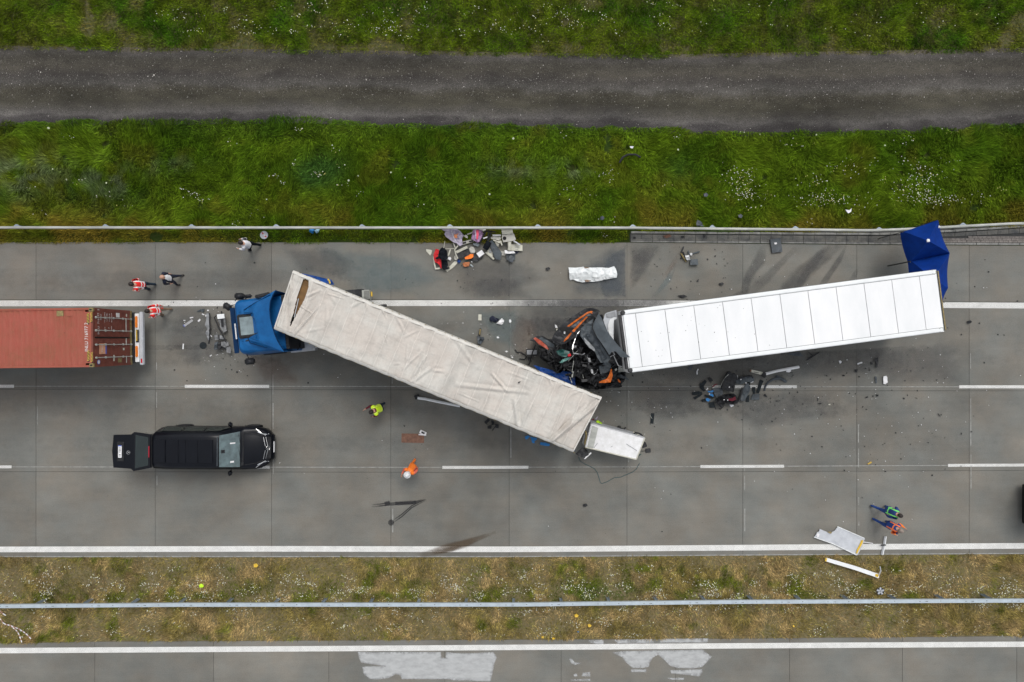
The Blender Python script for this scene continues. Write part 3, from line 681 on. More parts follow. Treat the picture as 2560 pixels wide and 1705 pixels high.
pale = np.clip(gauss(px, py, 60, 440, 110, 45)+gauss(px, py, 270, 460, 60, 40)+.8*gauss(px, py, 1270, 425, 60, 25)+.8*gauss(px, py, 1430, 420, 40, 22)+.5*gauss(px, py, 420, 410, 70, 20), 0, 1)*cl(vn(x, y, 2.5, 10, 3), .35, .6)
col = col*(1-.7*pale[:, None])+np.array([.17, .21, .12])*.7*pale[:, None]
r = np.random.default_rng(12); col *= np.clip(r.lognormal(-.05, .42, (n, 1)), .35, 2.4)
ang = vn(x, y, .55, 13, 3)*2*PI*1.6+r.normal(0, .42, n); L = r.uniform(.16, .42, n)*(.7+.6*vn(x, y, .7, 14, 3)); L = np.where(edge < .5, L*.7, L)
L = np.where(py > 575, L*.55, L)
lift = r.uniform(.25, 1.15, n); W = r.uniform(.010, .032, n)
V, F, Cc = blades(x, y, L, W, ang, lift, col, 3)
pick = (r.random(n) < .10) & (py < 570) & (edge > .25); xl, yl_, cl_, al = x[pick], y[pick], col[pick], ang[pick]; m_ = pick.sum()
VL, FL, CL = blades(xl, yl_, r.uniform(.28, .5, m_), r.uniform(.012, .02, m_), al+r.normal(0, .25, m_), r.uniform(.5, 1.0, m_), cl_*r.uniform(.85, 1.3, (m_, 1)), 5, .0)
FL = FL+len(V); V = np.concatenate([V, VL]); F = np.concatenate([F, FL]); Cc = np.concatenate([Cc, CL])
mass('verge_grass', None, None, M['blades'], lambda a, b: (V, F, Cc))
# beyond the track: shorter, patchy, dry in the middle
n = 230000
x, y, px, py, lo, hi = area_pts(n, -27, 27, trk_top, [(0, -70), (2560, -70)], 21)
dirt = cl(vn(x, y, .8, 22, 5)+.20*gauss(px, py, 1000, 118, 600, 16)+.12*gauss(px, py, 1500, 30, 120, 40)+.10*gauss(px, py, 300, 90, 80, 30)-.02, .58, .74)
dirt = np.maximum(dirt, cl(.34-(y-lo), 0, .3)*cl(vn(x, y, 1.4, 24, 3), .35, .6))
keep = (r := np.random.default_rng(23)).random(n) > dirt*.86
x, y, px, py, dirt = x[keep], y[keep], px[keep], py[keep], dirt[keep]; n = len(x)
t1 = vn(x, y, .5, 25, 4); t2 = vn(x, y, 1.7, 26, 4)
col = lerp3((.040, .098, .004), (.085, .128, .006), cl(t1, .35, .65)); col *= (.6+.85*cl(vn(x, y, 2.8, 72, 3), .3, .7))[:, None]; br = np.clip(dirt*.7+.30*cl(t2, .52, .72), 0, 1)
col = col*(1-br[:, None])+np.array([.15, .13, .03])*br[:, None]; col *= np.clip(r.lognormal(-.05, .42, (n, 1)), .35, 2.4)
V2, F2, C2 = blades(x, y, r.uniform(.08, .26, n), r.uniform(.010, .028, n), vn(x, y, .6, 27, 3)*9+r.normal(0, .9, n), r.uniform(.3, 1.2, n), col, 28)
mass('upper_verge_grass', None, None, M['blades'], lambda a, b: (V2, F2, C2))
# median: dry stalks, green cushions, camomile
n = 230000
x, y, px, py, lo, hi = area_pts(n, -27, 27, low_top, pav_bot, 31); r = np.random.default_rng(32)
dens = vn(x, y, .9, 33, 4); grn = cl(vn(x, y, 1.5, 34, 4)+.20*gauss(px, py, 900, 1485, 1200, 22)+.35*gauss(px, py, 1510, 1480, 85, 22)-.12*gauss(px, py, 1500, 1590, 500, 20)-.05, .50, .70)
edge = np.minimum(hi-y, y-lo); keep = (r.random(n) < .28+.9*cl(dens, .4, .65)) & (edge > (vn(x, y, 2, 35, 3)-.5)*.3)
x, y, px, py, grn = x[keep], y[keep], px[keep], py[keep], grn[keep]; n = len(x)
col = lerp3((.34, .245, .105), (.23, .18, .055), cl(vn(x, y, 1.4, 36, 4), .4, .6)); col = col*(1-grn[:, None])+np.array([.105, .125, .012])*grn[:, None]; col *= (.7+.6*cl(vn(x, y, 3.0, 73, 3), .3, .7))[:, None]
dk = np.clip(gauss(px, py, 1510, 1482, 80, 22), 0, 1); col = col*(1-.7*dk[:, None])+np.array([.03, .085, .015])*.7*dk[:, None]
col *= np.clip(r.lognormal(-.05, .48, (n, 1)), .3, 2.3)
V3, F3, C3 = blades(x, y, r.uniform(.06, .22, n), r.uniform(.008, .019, n), vn(x, y, .8, 37, 3)*10+r.normal(0, .8, n), r.uniform(.15, 1.0, n), col, 38)
mass('median_grass', None, None, M['blades'], lambda a, b: (V3, F3, C3))
# blossoms: little tilted rosettes on the grass
def rosettes(x, y, z, rad, col, seed, k=6):
    r = np.random.default_rng(seed); n = len(x); a = r.uniform(0, 6.28, n); tx, ty = r.normal(0, .25, n), r.normal(0, .25, n)
    vs_ = [np.stack([x, y, z+rad*.3], 1)]
    for i in range(k):
        q = a+2*PI*i/k; ux, uy = np.cos(q)*rad, np.sin(q)*rad; vs_.append(np.stack([x+ux, y+uy, z+ux*tx+uy*ty], 1))
    V = np.stack(vs_, 1).reshape(-1, 3); b = np.arange(n)*(k+1)
    F = np.concatenate([np.stack([b, b+1+i, b+1+(i+1) % k], 1) for i in range(k)]); C = np.repeat(col, k+1, 0); return V, F, C
def clusters(cs, seed):
    r = np.random.default_rng(seed); X = []; Yy = []
    for (cx, cy, sx, sy, n) in cs: X.append(r.normal(cx, sx, n)); Yy.append(r.normal(cy, sy, n))
    return np.concatenate(X), np.concatenate(Yy)
r = np.random.default_rng(41)
cs = [(1850, 455, 28, 22, 110), (1868, 488, 22, 8, 60), (2030, 455, 20, 8, 26), (2060, 500, 40, 9, 120), (2300, 440, 32, 14, 80), (2330, 500, 36, 10, 130), (2270, 480, 30, 14, 60), (2110, 425, 30, 10, 30),
      (800, 436, 10, 5, 22), (690, 442, 6, 3, 8), (490, 485, 12, 6, 22), (508, 502, 8, 4, 12), (752, 326, 6, 3, 14), (235, 310, 10, 6, 12), (1510, 440, 15, 8, 20), (1420, 490, 30, 10, 14), (1500, 590, 20, 5, 5), (600, 560, 12, 5, 8)]
cs += [(r.uniform(0, 2560), r.uniform(320, 560), 12, 6, 5) for _ in range(40)]
cs += [(r.uniform(380, 1700), r.uniform(0, 100), 11, 5, 8) for _ in range(48)]+[(r.uniform(1700, 2560), r.uniform(0, 110), 26, 12, 5) for _ in range(14)]+[(440, 40, 30, 12, 24), (860, 70, 25, 12, 22), (960, 40, 40, 14, 20), (1340, 60, 40, 20, 46)]
cs += [(r.uniform(0, 2560), r.normal(1480, 22), 9, 5, 16) for _ in range(190)]+[(r.uniform(0, 2560), r.uniform(1410, 1590), 11, 6, 10) for _ in range(150)]
qx, qy = clusters(cs, 42)
ok = ~(((qy > 120) & (qy < 322)) | ((qy > 568) & (qx > 1570) & (qy < 1390)) | ((qy > 602) & (qy < 1398)) | (qy > 1590)); qx, qy = qx[ok], qy[ok]; n = len(qx)
wx = (qx-1280)*CAM_H/FPX; wy = (852.5-qy)*CAM_H/FPX
colw = np.tile(np.array([[.72, .72, .60]]), (n, 1))*r.uniform(.55, 1.1, (n, 1)); yl = r.random(n) < .25; colw[yl] = (.52, .50, .16)
Vf, Ff, Cf = rosettes(wx, wy, np.where(qy < 600, np.where(qy > 250, .24, .16), .17), r.uniform(.009, .024, n), colw, 43)
mass('wildflowers', None, None, M['petal'], lambda a, b: (Vf, Ff, Cf))
n = 16; qx = r.uniform(0, 2560, n); qy = r.uniform(315, 520, n)
Vd, Fd, Cd = rosettes((qx-1280)*CAM_H/FPX, (852.5-qy)*CAM_H/FPX, np.full(n, .3), r.uniform(.03, .055, n), np.tile([[.40, .45, .28]], (n, 1)), 44, 10)
mass('umbel_flowers', None, None, M['petal'], lambda a, b: (Vd, Fd, Cd))
# stones on the track and along its edges
def stones(x, y, z, rad, col, seed):
    r = np.random.default_rng(seed); n = len(x); dirs = np.array([[1, 0, 0], [0, 1, 0], [-1, 0, 0], [0, -1, 0], [0, 0, .8]]); s = r.uniform(.6, 1.4, (n, 5, 1)); a = r.uniform(0, 6.28, n)
    R = np.stack([np.stack([np.cos(a), -np.sin(a), 0*a], 1), np.stack([np.sin(a), np.cos(a), 0*a], 1), np.stack([0*a, 0*a, 1+0*a], 1)], 1)
    V = np.einsum('nij,nkj->nki', R, dirs[None]*s)*rad[:, None, None]+np.stack([x, y, z], 1)[:, None, :]
    b = np.arange(n)*5; F = np.concatenate([np.stack([b+i, b+(i+1) % 4, b+4], 1) for i in range(4)]); return V.reshape(-1, 3), F, np.repeat(col, 5, 0)
n = 42000; x, y, px, py, lo, hi = area_pts(n, -28, 28, trk_bot, trk_top, 51); r = np.random.default_rng(52)
rad = np.clip(r.lognormal(-4.75, .5, n), .004, .05); t = (y-lo)/(hi-lo)
g_ = r.uniform(.05, .24, (n, 1)); br = r.random(n) < .06; g_[br] = r.uniform(.35, .65, (br.sum(), 1)); col = g_*np.array([[1, .95, .88]])
Vs, Fs, Cs = stones(x, y, .004+.05*np.sin(PI*np.clip(t, 0, 1))**2, rad, col, 53)
mass('gravel', None, None, M['stones'], lambda a, b: (Vs, Fs, Cs))
# ---------------------------------------------------------------- guardrails
def beam_run(name, pts, z, prof, m, parent, xs):
    "prof: list of (across, up) about the line; xs: photo x stations"
    v = []; f = []; k = len(prof)
    for x_ in xs:
        c = U(x_, interp(x_, pts), z)
        for (a, u) in prof: v.append((c.x, c.y+a, z+u))
    for i in range(len(xs)-1):
        for j in range(k): f.append((i*k+j, (i+1)*k+j, (i+1)*k+(j+1) % k, i*k+(j+1) % k))
    f.append(tuple(range(k))); f.append(tuple(range(len(xs)*k-1, (len(xs)-1)*k-1, -1)))
    return mk(name, v, f, m, parent)
g1 = empty('guardrail', U(1280, 569, 0), label='weathered round-topped steel guardrail between the green verge and the hard shoulder', cat='guardrail')
prof1 = [(.062*math.cos(a*PI/5), .05*math.sin(a*PI/5)) for a in range(10)]
xs1 = [-650+217.5*i for i in range(18)]
for i in range(17): beam_run('rail', rail1, .78, prof1, M['galv_old'], g1, np.linspace(xs1[i]-10+(.25 if i else 0), xs1[i+1]-10, 4))
for i in range(17):     # lower beam facing the road
    xa, xb = xs1[i], xs1[i+1]
    beam_run('lower_rail', rail1, .5, [(.00, .14), (.045, .10), (.0, .04), (.045, -.02), (0, -.1), (-.012, -.1), (-.012, .14)], M['galv_old'], g1, np.linspace(xa, xb-.3, 3))
posts1 = [40, 262, 478, 690, 905, 1125, 1345, 1583, 1782, 1990, 2200, 2410]
for px in [-390, -175]+posts1+[2625, 2840]:
    c = U(px, interp(px, rail1), .74); b = MB().box((c.x, c.y+.10, .34), (.10, .06, .74), bev=.008); b.build('post', M['post'], g1)
    MB().prism([(c.x-.17, c.y+.055), (c.x+.17, c.y+.055), (c.x+.02, c.y+.16), (c.x-.05, c.y+.16)], .66, .70).build('bracket', M['post'], g1)
g2 = empty('guardrail', U(1280, 1512, 0), label='straight pale zinc guardrail with bolt holes in the dry median strip', cat='guardrail')
xs2 = [-700+230*i for i in range(18)]
for i in range(17): beam_run('rail', rail2, .76, [(-.083, 0), (.083, 0), (.083, -.10), (.05, -.12), (.05, -.02), (-.05, -.02), (-.05, -.12), (-.083, -.10)], M['rail_blue'], g2, np.linspace(xs2[i]+(.25 if i else 0), xs2[i+1], 5))
bl = MB(); q = -690
while q < 3200:
    c = U(q, interp(q, rail2), .762)
    for d in (0, .28, .34, .95): bl.box((c.x+d, c.y+(.012 if d > .5 else -.01), .7615), (.045, .022, .004))
    q += 115
bl.build('bolt_slots', M['chassis'], g2); bpy.data.objects['bolt_slots']['kind'] = 'stuff'
for k in range(-5, 27):
    px = 85+(120.5 if k else 120.5)*k-(k*.6)
    c = U(px, interp(px, rail2), .74)
    b = MB().box((c.x, c.y, .33), (.12, .012, .82)).box((c.x-.056, c.y+.035, .33), (.010, .07, .82)).box((c.x+.056, c.y+.035, .33), (.010, .07, .82)); b.build('post', M['post'], g2)

# ---------------------------------------------------------------- wheels, trailers
def wheel(parent, c, r=.5, w=.32, ax='Y', local=True, rimm='rim'):
    t = MB().lathe(c, [(r*.55, -w/2), (r*.92, -w/2), (r, -w*.36), (r, w*.36), (r*.92, w/2), (r*.55, w/2)], ax, 28).build('wheel', M['tyre'], parent, local, True)
    MB().lathe(c, [(r*.1, -w*.42), (r*.54, -w*.42), (r*.56, -w*.5), (r*.56, w*.5), (r*.54, w*.42), (r*.1, w*.42)], ax, 20).build('rim', M[rimm], t, True)
    return t
class Frame:
    "local frame of a trailer: s runs front to rear, t across, z up; origin on the ground under the front middle"
    def __init__(s, F0, F1, R0, R1):
        f = (F0+F1)/2; r = (R0+R1)/2; d = (r-f); s.L = d.length; s.W = ((F0-F1).length+(R0-R1).length)/2
        s.rz = math.atan2(d.y, d.x); s.o = Vector((f.x, f.y, 0))
    def loc(s, p):
        q = Matrix.Rotation(-s.rz, 3, 'Z') @ (Vector(p)-s.o); return q
    def w(s, x, y, z): return s.o+Matrix.Rotation(s.rz, 3, 'Z') @ Vector((x, y, z))
def trailer_base(t, L, W, zf, axles, side_m):
    b = MB()
    for sy in (-.42, .42): b.box((L/2, sy, zf-.22), (L-.3, .14, .36))
    for k in range(7): b.box((.9+k*(L-1.6)/6, 0, zf-.12), (.1, W-.2, .12))
    b.build('chassis', M['chassis'], t, True)
    for ax in axles:
        MB().tube([(ax, -W/2+.3, .5), (ax, W/2-.3, .5)], .07).build('axle', M['chassis'], t, True)
        for sy in (-1, 1): wheel(t, (ax, sy*(W/2-.2), .5))
    for sy in (-1, 1): MB().box((3.2, sy*.75, .6), (.14, .14, 1.0), bev=.01).box((3.2, sy*.75, .06), (.3, .3, .05)).build('landing_leg', M['chassis'], t, True)
    MB().box((L-.25, 0, .5), (.12, W-.2, .14), bev=.02).build('underride_bar', M['galv_old'], t, True)
    for sy in (-1, 1): MB().box((L+.0, sy*(W/2-.35), .85), (.06, .4, .14), bev=.01).build('tail_light', M['red_lens'], t, True)

# white refrigerated trailer
FW = Frame(U(1552.8, 776.9, 4), U(1572.9, 932, 4), U(2343.5, 674.6, 4), U(2361.8, 828, 4))
L, W = FW.L, 2.57
wt = empty('white_trailer', FW.o, FW.rz, label='long white box semi-trailer with a panelled roof joined to the crushed black cab', cat='trailer')
zt = 4.0
MB().box((L/2, W/2-.02, 2.58), (L, .04, 2.72)).build('side_wall', M['white_paint'], wt, True)
MB().box((L/2, -W/2+.02, 2.58), (L, .04, 2.72)).build('side_wall', M['white_paint'], wt, True)
MB().box((.03, 0, 2.58), (.06, W-.1, 2.72)).build('front_wall', M['white_paint'], wt, True)
MB().box((L/2, 0, 1.17), (L, W-.02, .1)).build('floor', M['chassis'], wt, True)
for sy in (-1, 1):
    d = MB().box((L-.03, sy*(W/4), 2.58), (.06, W/2-.06, 2.68)).build('door', M['white_paint'], wt, True)
    for k in (-.28, .28): MB().tube([(L+.03, sy*W/4+k, 1.3), (L+.03, sy*W/4+k, 3.85)], .016).build('lock_rod', M['galv'], d, True)
seams = [(115, 318), (318, 517), (517, 715), (715, 912), (912, 1110), (1110, 1303), (1303, 1497), (1497, 1689), (1689, 1880), (1880, 2071)]
def su(u): return ((u-20)/2175.0)*L
ed = [su(35)]+[su(a) for a, b in seams]+[su(2071)]+[su(2190)]
for a, b in zip(ed[:-1], ed[1:]): MB().box(((a+b)/2, 0, zt-.03+rng.uniform(-.002, .002)), (b-a-.022, W-.37, .035)).build('roof_panel', M['white_paint'], wt, True)
MB().box((L/2, 0, zt-.07), (L-.1, W-.1, .03)).build('roof_sheet', M['grey_panel'], wt, True)
for sy in (-1, 1):
    MB().box((L/2, sy*(W/2-.085), zt-.045), (L-.12, .165, .10), bev=.025).build('roof_rail', M['white_frame'], wt, True)
    MB().box((L/2, sy*(W/2+.006), zt-.13), (L-.1, .02, .06)).build('drip_edge', M['grey_panel'], wt, True)
    MB().lathe((.07, sy*(W/2-.09), zt-.06), [(.10, -.08), (.10, .06), (.06, .075)], 'Z', 14).build('corner_cap', M['chassis'], wt, True, True)
MB().box((.15, 0, zt-.035), (.17, W-.36, .06), bev=.012).build('front_cap', M['white_frame'], wt, True)
MB().box((-.04, 0, zt-.2), (.10, W-.3, .3)).build('front_gap_frame', M['chassis'], wt, True)
for k, (x0, m_) in enumerate(((.0, 'galv_old'), (.075, 'chassis'), (.15, 'galv_old'), (.215, 'chassis'), (.265, 'gold_dirty'))): MB().box((L-.11+x0-.08, 0, zt-.06-.012*k), (.05 if k % 2 else .065, W-.02-.02*k, .08), bev=.006).build('hinge_bar', M[m_], wt, True)
trailer_base(wt, L, W, 1.12, (L-4.4, L-3.1, L-1.8), 'white_paint')
sc = MB()
for k in range(26): a = rng.uniform(.5, 6); sc.box((a, rng.uniform(-1, 1), zt-.009), (rng.uniform(.01, .03), rng.uniform(.01, .03), .008))
o = sc.build('grit_on_roof', M['black'], wt, True); o['kind'] = 'stuff'

# tarpaulin trailer, jack-knifed
P1, P2, P3, P4 = U(729.5, 677.6, 4), U(684.6, 820, 4), U(1433.8, 1132.3, 4), U(1504.8, 993, 4)
FT = Frame(P1, P2, P4, P3); L = FT.L; W = 2.5
tt = empty('tarpaulin_trailer', FT.o, FT.rz, label='long curtain-side semi-trailer with a creased off-white tarpaulin roof slewed across the lanes', cat='trailer')
def tarp_mat():
    m = mat('tarpaulin', (.59, .56, .525), .75, var=.0, scale=1)
    nt = m.node_tree; N = nt.nodes; Lk = nt.links; b = N['Principled BSDF']
    tc = N.new('ShaderNodeTexCoord')
    def noi(s, st, a, c, lo, hi, d=6, rot=0):
        mp = N.new('ShaderNodeMapping'); mp.inputs['Scale'].default_value = st; mp.inputs['Rotation'].default_value = (0, 0, rot); Lk.new(tc.outputs['Object'], mp.inputs[0])
        n = N.new('ShaderNodeTexNoise'); n.inputs['Scale'].default_value = s; n.inputs['Detail'].default_value = d; n.inputs['Roughness'].default_value = .65; Lk.new(mp.outputs[0], n.inputs['Vector'])
        r_ = N.new('ShaderNodeMapRange'); r_.inputs['From Min'].default_value = a; r_.inputs['From Max'].default_value = c; r_.inputs['To Min'].default_value = lo; r_.inputs['To Max'].default_value = hi; Lk.new(n.outputs['Fac'], r_.inputs['Value']); return r_.outputs[0]
    mx = N.new('ShaderNodeMix'); mx.data_type = 'RGBA'; mx.inputs[6].default_value = (.545, .525, .48, 1); mx.inputs[7].default_value = (.53, .485, .435, 1); Lk.new(noi(.7, (1, 1, 1), .4, .6, 0, 1), mx.inputs[0])
    def sc_(c, f):
        q = N.new('ShaderNodeVectorMath'); q.operation = 'SCALE'; Lk.new(c, q.inputs[0]); Lk.new(f, q.inputs['Scale']); return q.outputs[0]
    sxyz = N.new('ShaderNodeSeparateXYZ'); Lk.new(tc.outputs['Object'], sxyz.inputs[0])
    def mth(op, a, c):
        q = N.new('ShaderNodeMath'); q.operation = op
        for i, s_ in enumerate((a, c)):
            if isinstance(s_, (int, float)): q.inputs[i].default_value = s_
            elif s_ is not None: Lk.new(s_, q.inputs[i])
        return q.outputs[0]
    xx = mth('MULTIPLY', mth('SUBTRACT', mth('ADD', sxyz.outputs[0], noi(.8, (1, 1, 1), .3, .7, -.06, .06)), .30-.30), 1/.60); tri = mth('ABSOLUTE', mth('SUBTRACT', mth('FRACT', xx, None), .5), None)
    def st(v_, a, b2, lo, hi):
        r_ = N.new('ShaderNodeMapRange'); r_.inputs['From Min'].default_value = a; r_.inputs['From Max'].default_value = b2; r_.inputs['To Min'].default_value = lo; r_.inputs['To Max'].default_value = hi; Lk.new(v_, r_.inputs['Value']); return r_.outputs[0]
    seam = mth('MULTIPLY', st(tri, .015, .045, 1.16, 1.0), st(tri, .05, .2, .95, 1.0))
    mx2 = sc_(mx.outputs[2], seam)
    c = sc_(mx2, noi(1.1, (1, .5, 1), .45, .72, 1.03, .80)); c = sc_(c, noi(3.5, (1.6, .4, 1), .5, .75, 1.0, .88)); c = sc_(c, noi(14, (1, 1, 1), .35, .75, 1.03, .92)); c = sc_(c, noi(2.2, (.5, 2, 1), .52, .7, 1.0, .86, 6, .5))
    Lk.new(c, b.inputs['Base Color'])
    return m
M['tarp'] = tarp_mat(); M['tarp_edge'] = mat('tarpaulin hem', (.56, .54, .50), .75, var=.12, scale=5, fine=.06)
def T4(u, v): return (500+u/5.12, 660+v/5.12)
def tl(p, z=4.0): q = FT.loc(U(p[0], p[1], z)); return (q.x, q.y)
slit = [tl(T4(*p)) for p in [(1312, 195), (1345, 188), (1388, 212), (1385, 290), (1350, 415), (1300, 515), (1252, 600), (1198, 705), (1152, 795), (1142, 795), (1158, 730), (1196, 600), (1226, 470), (1252, 370), (1288, 270)]]
def X2(u, v): return (1000+u/3.734, 740+v/3.734)
# long folds: from point to point, depth, width
folds = [(tl(X2(80, 830)), tl(X2(230, 560)), .05, .10), (tl(X2(80, 830)), tl(X2(330, 640)), .035, .1), (tl(X2(1430, 1380)), tl(X2(1880, 945)), .09, .13), (tl(X2(1430, 1375)), tl(X2(1750, 1010)), .07, .10), (tl(X2(1440, 1380)), tl(X2(1560, 1080)), .04, .12),
         (tl(X2(1120, 1250)), tl(X2(1070, 960)), .05, .12), (tl(X2(1120, 1250)), tl(X2(1230, 1000)), .035, .12), (tl(X2(850, 720)), tl(X2(1010, 900)), .04, .08), (tl(X2(520, 830)), tl(X2(1200, 900)), .035, .12), (tl(X2(630, 590)), tl(X2(500, 380)), .02, .1),
         (tl(X2(1380, 730)), tl(X2(1400, 830)), .03, .08), (tl(X2(1100, 610)), tl(X2(1060, 800)), .02, .1), (tl(T4(1180, 900)), tl(T4(1530, 530)), .05, .07), (tl(T4(1160, 870)), tl(T4(1400, 500)), .03, .08), (tl(T4(1180, 110)), tl(T4(1110, 860)), .05, .05), (tl(T4(1230, 110)), tl(T4(1060, 700)), .03, .05), (tl(T4(1140, 110)), tl(T4(1000, 800)), .03, .05), (tl(T4(1370, 420)), tl(T4(1560, 330)), .04, .08)]
_fr = random.Random(5)
for _ in range(26):
    x0, y0 = _fr.uniform(1, L-1), _fr.uniform(-1.1, 1.1); a = _fr.uniform(0, PI); l = _fr.uniform(.3, 1.1); folds.append(((x0, y0), (x0+l*math.cos(a), y0+l*math.sin(a)), _fr.uniform(.008, .025), _fr.uniform(.04, .1)))
bows = [.30+.60*k for k in range(22)]
def tarp_z(x, y):
    e = min(1, (W/2-abs(y))/.16); e = math.sin(max(0, e)*PI/2)
    ex = math.sin(max(0, min(1, min(x, L-x)/.12))*PI/2)
    d = min(abs(x-b+.10*y*math.sin(b*3)) for b in bows)
    z = 3.97-.05*min(1, d/.26)+.012*math.exp(-(d/.05)**2)
    z += .035*fbn(x, y, .9, 3)+.010*fbn(x, y, 2.4, 4)
    for (a, b, h, w) in folds:
        dx, dy = b[0]-a[0], b[1]-a[1]; l2 = dx*dx+dy*dy; t = ((x-a[0])*dx+(y-a[1])*dy)/l2
        if -.05 < t < 1.05:
            q = abs((x-a[0])*dy-(y-a[1])*dx)/math.sqrt(l2)
            if q < w*2.5: f_ = math.exp(-(q/w)**2)*math.sin(max(0, min(1, t*.94+.03))*PI)**.5; z += 1.7*h*(.9*f_-1.25*math.exp(-((q-w*1.0)/(w*.6))**2)*math.sin(max(0, min(1, t))*PI)**.5*.5)
    return z-(1-e)*.10-(1-ex)*.07
def skew(x, y): return y*(-.07+.16*x/L)
nx, ny = 540, 100; v = []; f = []
for i in range(nx+1):
    x = L*i/nx
    for j in range(ny+1):
        y = -W/2+W*j/ny; wob = (.02*fbn(x, y, 1.2, 9)) if j in (0, ny) else 0
        v.append((x+skew(x, y), y+wob, tarp_z(x, y)))
def ok_face(i, j): x = L*(i+.5)/nx; y = -W/2+W*(j+.5)/ny; return not inside((x+skew(x, y), y), slit)
f = [((i*(ny+1)+j), ((i+1)*(ny+1)+j), ((i+1)*(ny+1)+j+1), (i*(ny+1)+j+1)) for i in range(nx) for j in range(ny) if ok_face(i, j)]
mk('tarpaulin_roof', v, f, M['tarp'], tt, True, True)
for sy in (-1, 1):      # hem with eyelet tabs
    v = []; f = []; n = 230
    for i in range(n+1):
        x = L*i/n; o_ = .012*fbn(x, sy*2, 2.4, 6)+.008*math.sin(x*10.4)
        for (a, z) in ((-.10, 3.958), (.008, 3.93), (.026, 3.85), (.02, 3.62)): v.append((x+skew(x, sy*W/2), sy*(W/2+a+o_), z+.01*fbn(x, a*9, 4, 2)))
    for i in range(n):
        for k in range(3): a = 4*i+k; q = (a, a+4, a+5, a+1); f.append(q if sy < 0 else tuple(reversed(q)))
    mk('hem', v, f, M['tarp_edge'], tt, True, True)
    b = MB()
    for k in range(46): b.box((.2+k*.295, sy*(W/2+.022), 3.86), (.05, .02, .11))
    o = b.build('eyelets', M['gold_dirty'], tt, True); o['kind'] = 'stuff'
    MB().box((L/2, sy*(W/2-.03), 2.5), (L-.05, .03, 2.35)).build('side_curtain', M['blue_dark'] if sy < 0 else M['tarp_edge'], tt, True)
    MB().box((L/2, sy*(W/2-.05), 1.22), (L-.05, .08, .14)).build('side_rail', M['galv_old'], tt, True)
for sx, az in ((.02, .07), (L-.02, -.09)): MB().box((sx, 0, 3.87), (.05, W-.04, .12), rz=az).build('end_beam', M['tarp_edge'], tt, True)
MB().box((.05, 0, 2.5), (.05, W-.1, 2.5)).build('front_wall', M['grey_panel'], tt, True)
M['plywood'] = mat('plywood floor', (.17, .09, .03), .8, var=.3, stretch=(.2, 1, 1), scale=5)
MB().box((L/2, 0, 1.24), (L-.1, W-.1, .08)).build('floor', M['plywood'], tt, True)
for k in range(0, 22, 2): MB().tube([(bows[k], -W/2+.06, 3.84), (bows[k], W/2-.06, 3.84)], .02).build('roof_bow', M['galv_old'], tt, True)
for k in (3.4, 6.8, 10.2):
    for sy in (-1, 1): MB().box((k, sy*(W/2-.07), 2.5), (.1, .06, 2.4)).build('side_post', M['galv_old'], tt, True)
MB().box((1.35, .4, 3.36), (1.9, 1.6, .9), bev=.02).build('added_slit_backing', M['plywood'], tt, True)  # brown block added close under the slit to look like the lit interior
q = tl(T4(1345, 185)); MB().box((q[0]+.1, q[1]-.1, 3.6), (.45, .3, .1), bev=.02, rz=.3).build('torn_corner_bracket', M['slate'], tt, True)
a1, a2 = tl(T4(1250, 440)), tl(T4(1195, 680)); MB().tube([(a1[0], a1[1], 3.88), (a2[0], a2[1], 3.88)], .022).build('loose_roof_pole', M['galv'], tt, True)
trailer_base(tt, L, W, 1.2, (L-4.6, L-3.3, L-2.0), 'grey_panel')
def B8(u, v): return (1300+u/6.5417, 1020+v/6.5417)
sheet('buckled_underride_guard', 'buckled dark steel underride guard poking out at the rear corner of the tarpaulin trailer', 'guard', [B8(*p) for p in [(905, 745), (930, 715), (1010, 640), (1060, 650), (1110, 700), (1120, 750), (1080, 800), (1040, 810), (960, 780)]], 1.1, M['chassis'], .18, .03, 3)
boxt('bent_light_bar', 'small pale bent light bar at the tip of the buckled guard behind the tarpaulin trailer', 'light bar', B8(1108, 780), (.42, .06, .07), 42, 1.2, M['white_dirty'])
rodt('torn_door_frame', 'rusty torn steel door frame hanging between the tarpaulin trailer and the white box', 'frame', [(*B8(1075, 380), 1.9), (*B8(1085, 470), 1.7), (*B8(1060, 560), 1.5), (*B8(1075, 650), 1.2)], .045, M['gold_dirty'])
for k, (p, z) in enumerate((((900, 740), 2.6),)):
    pass

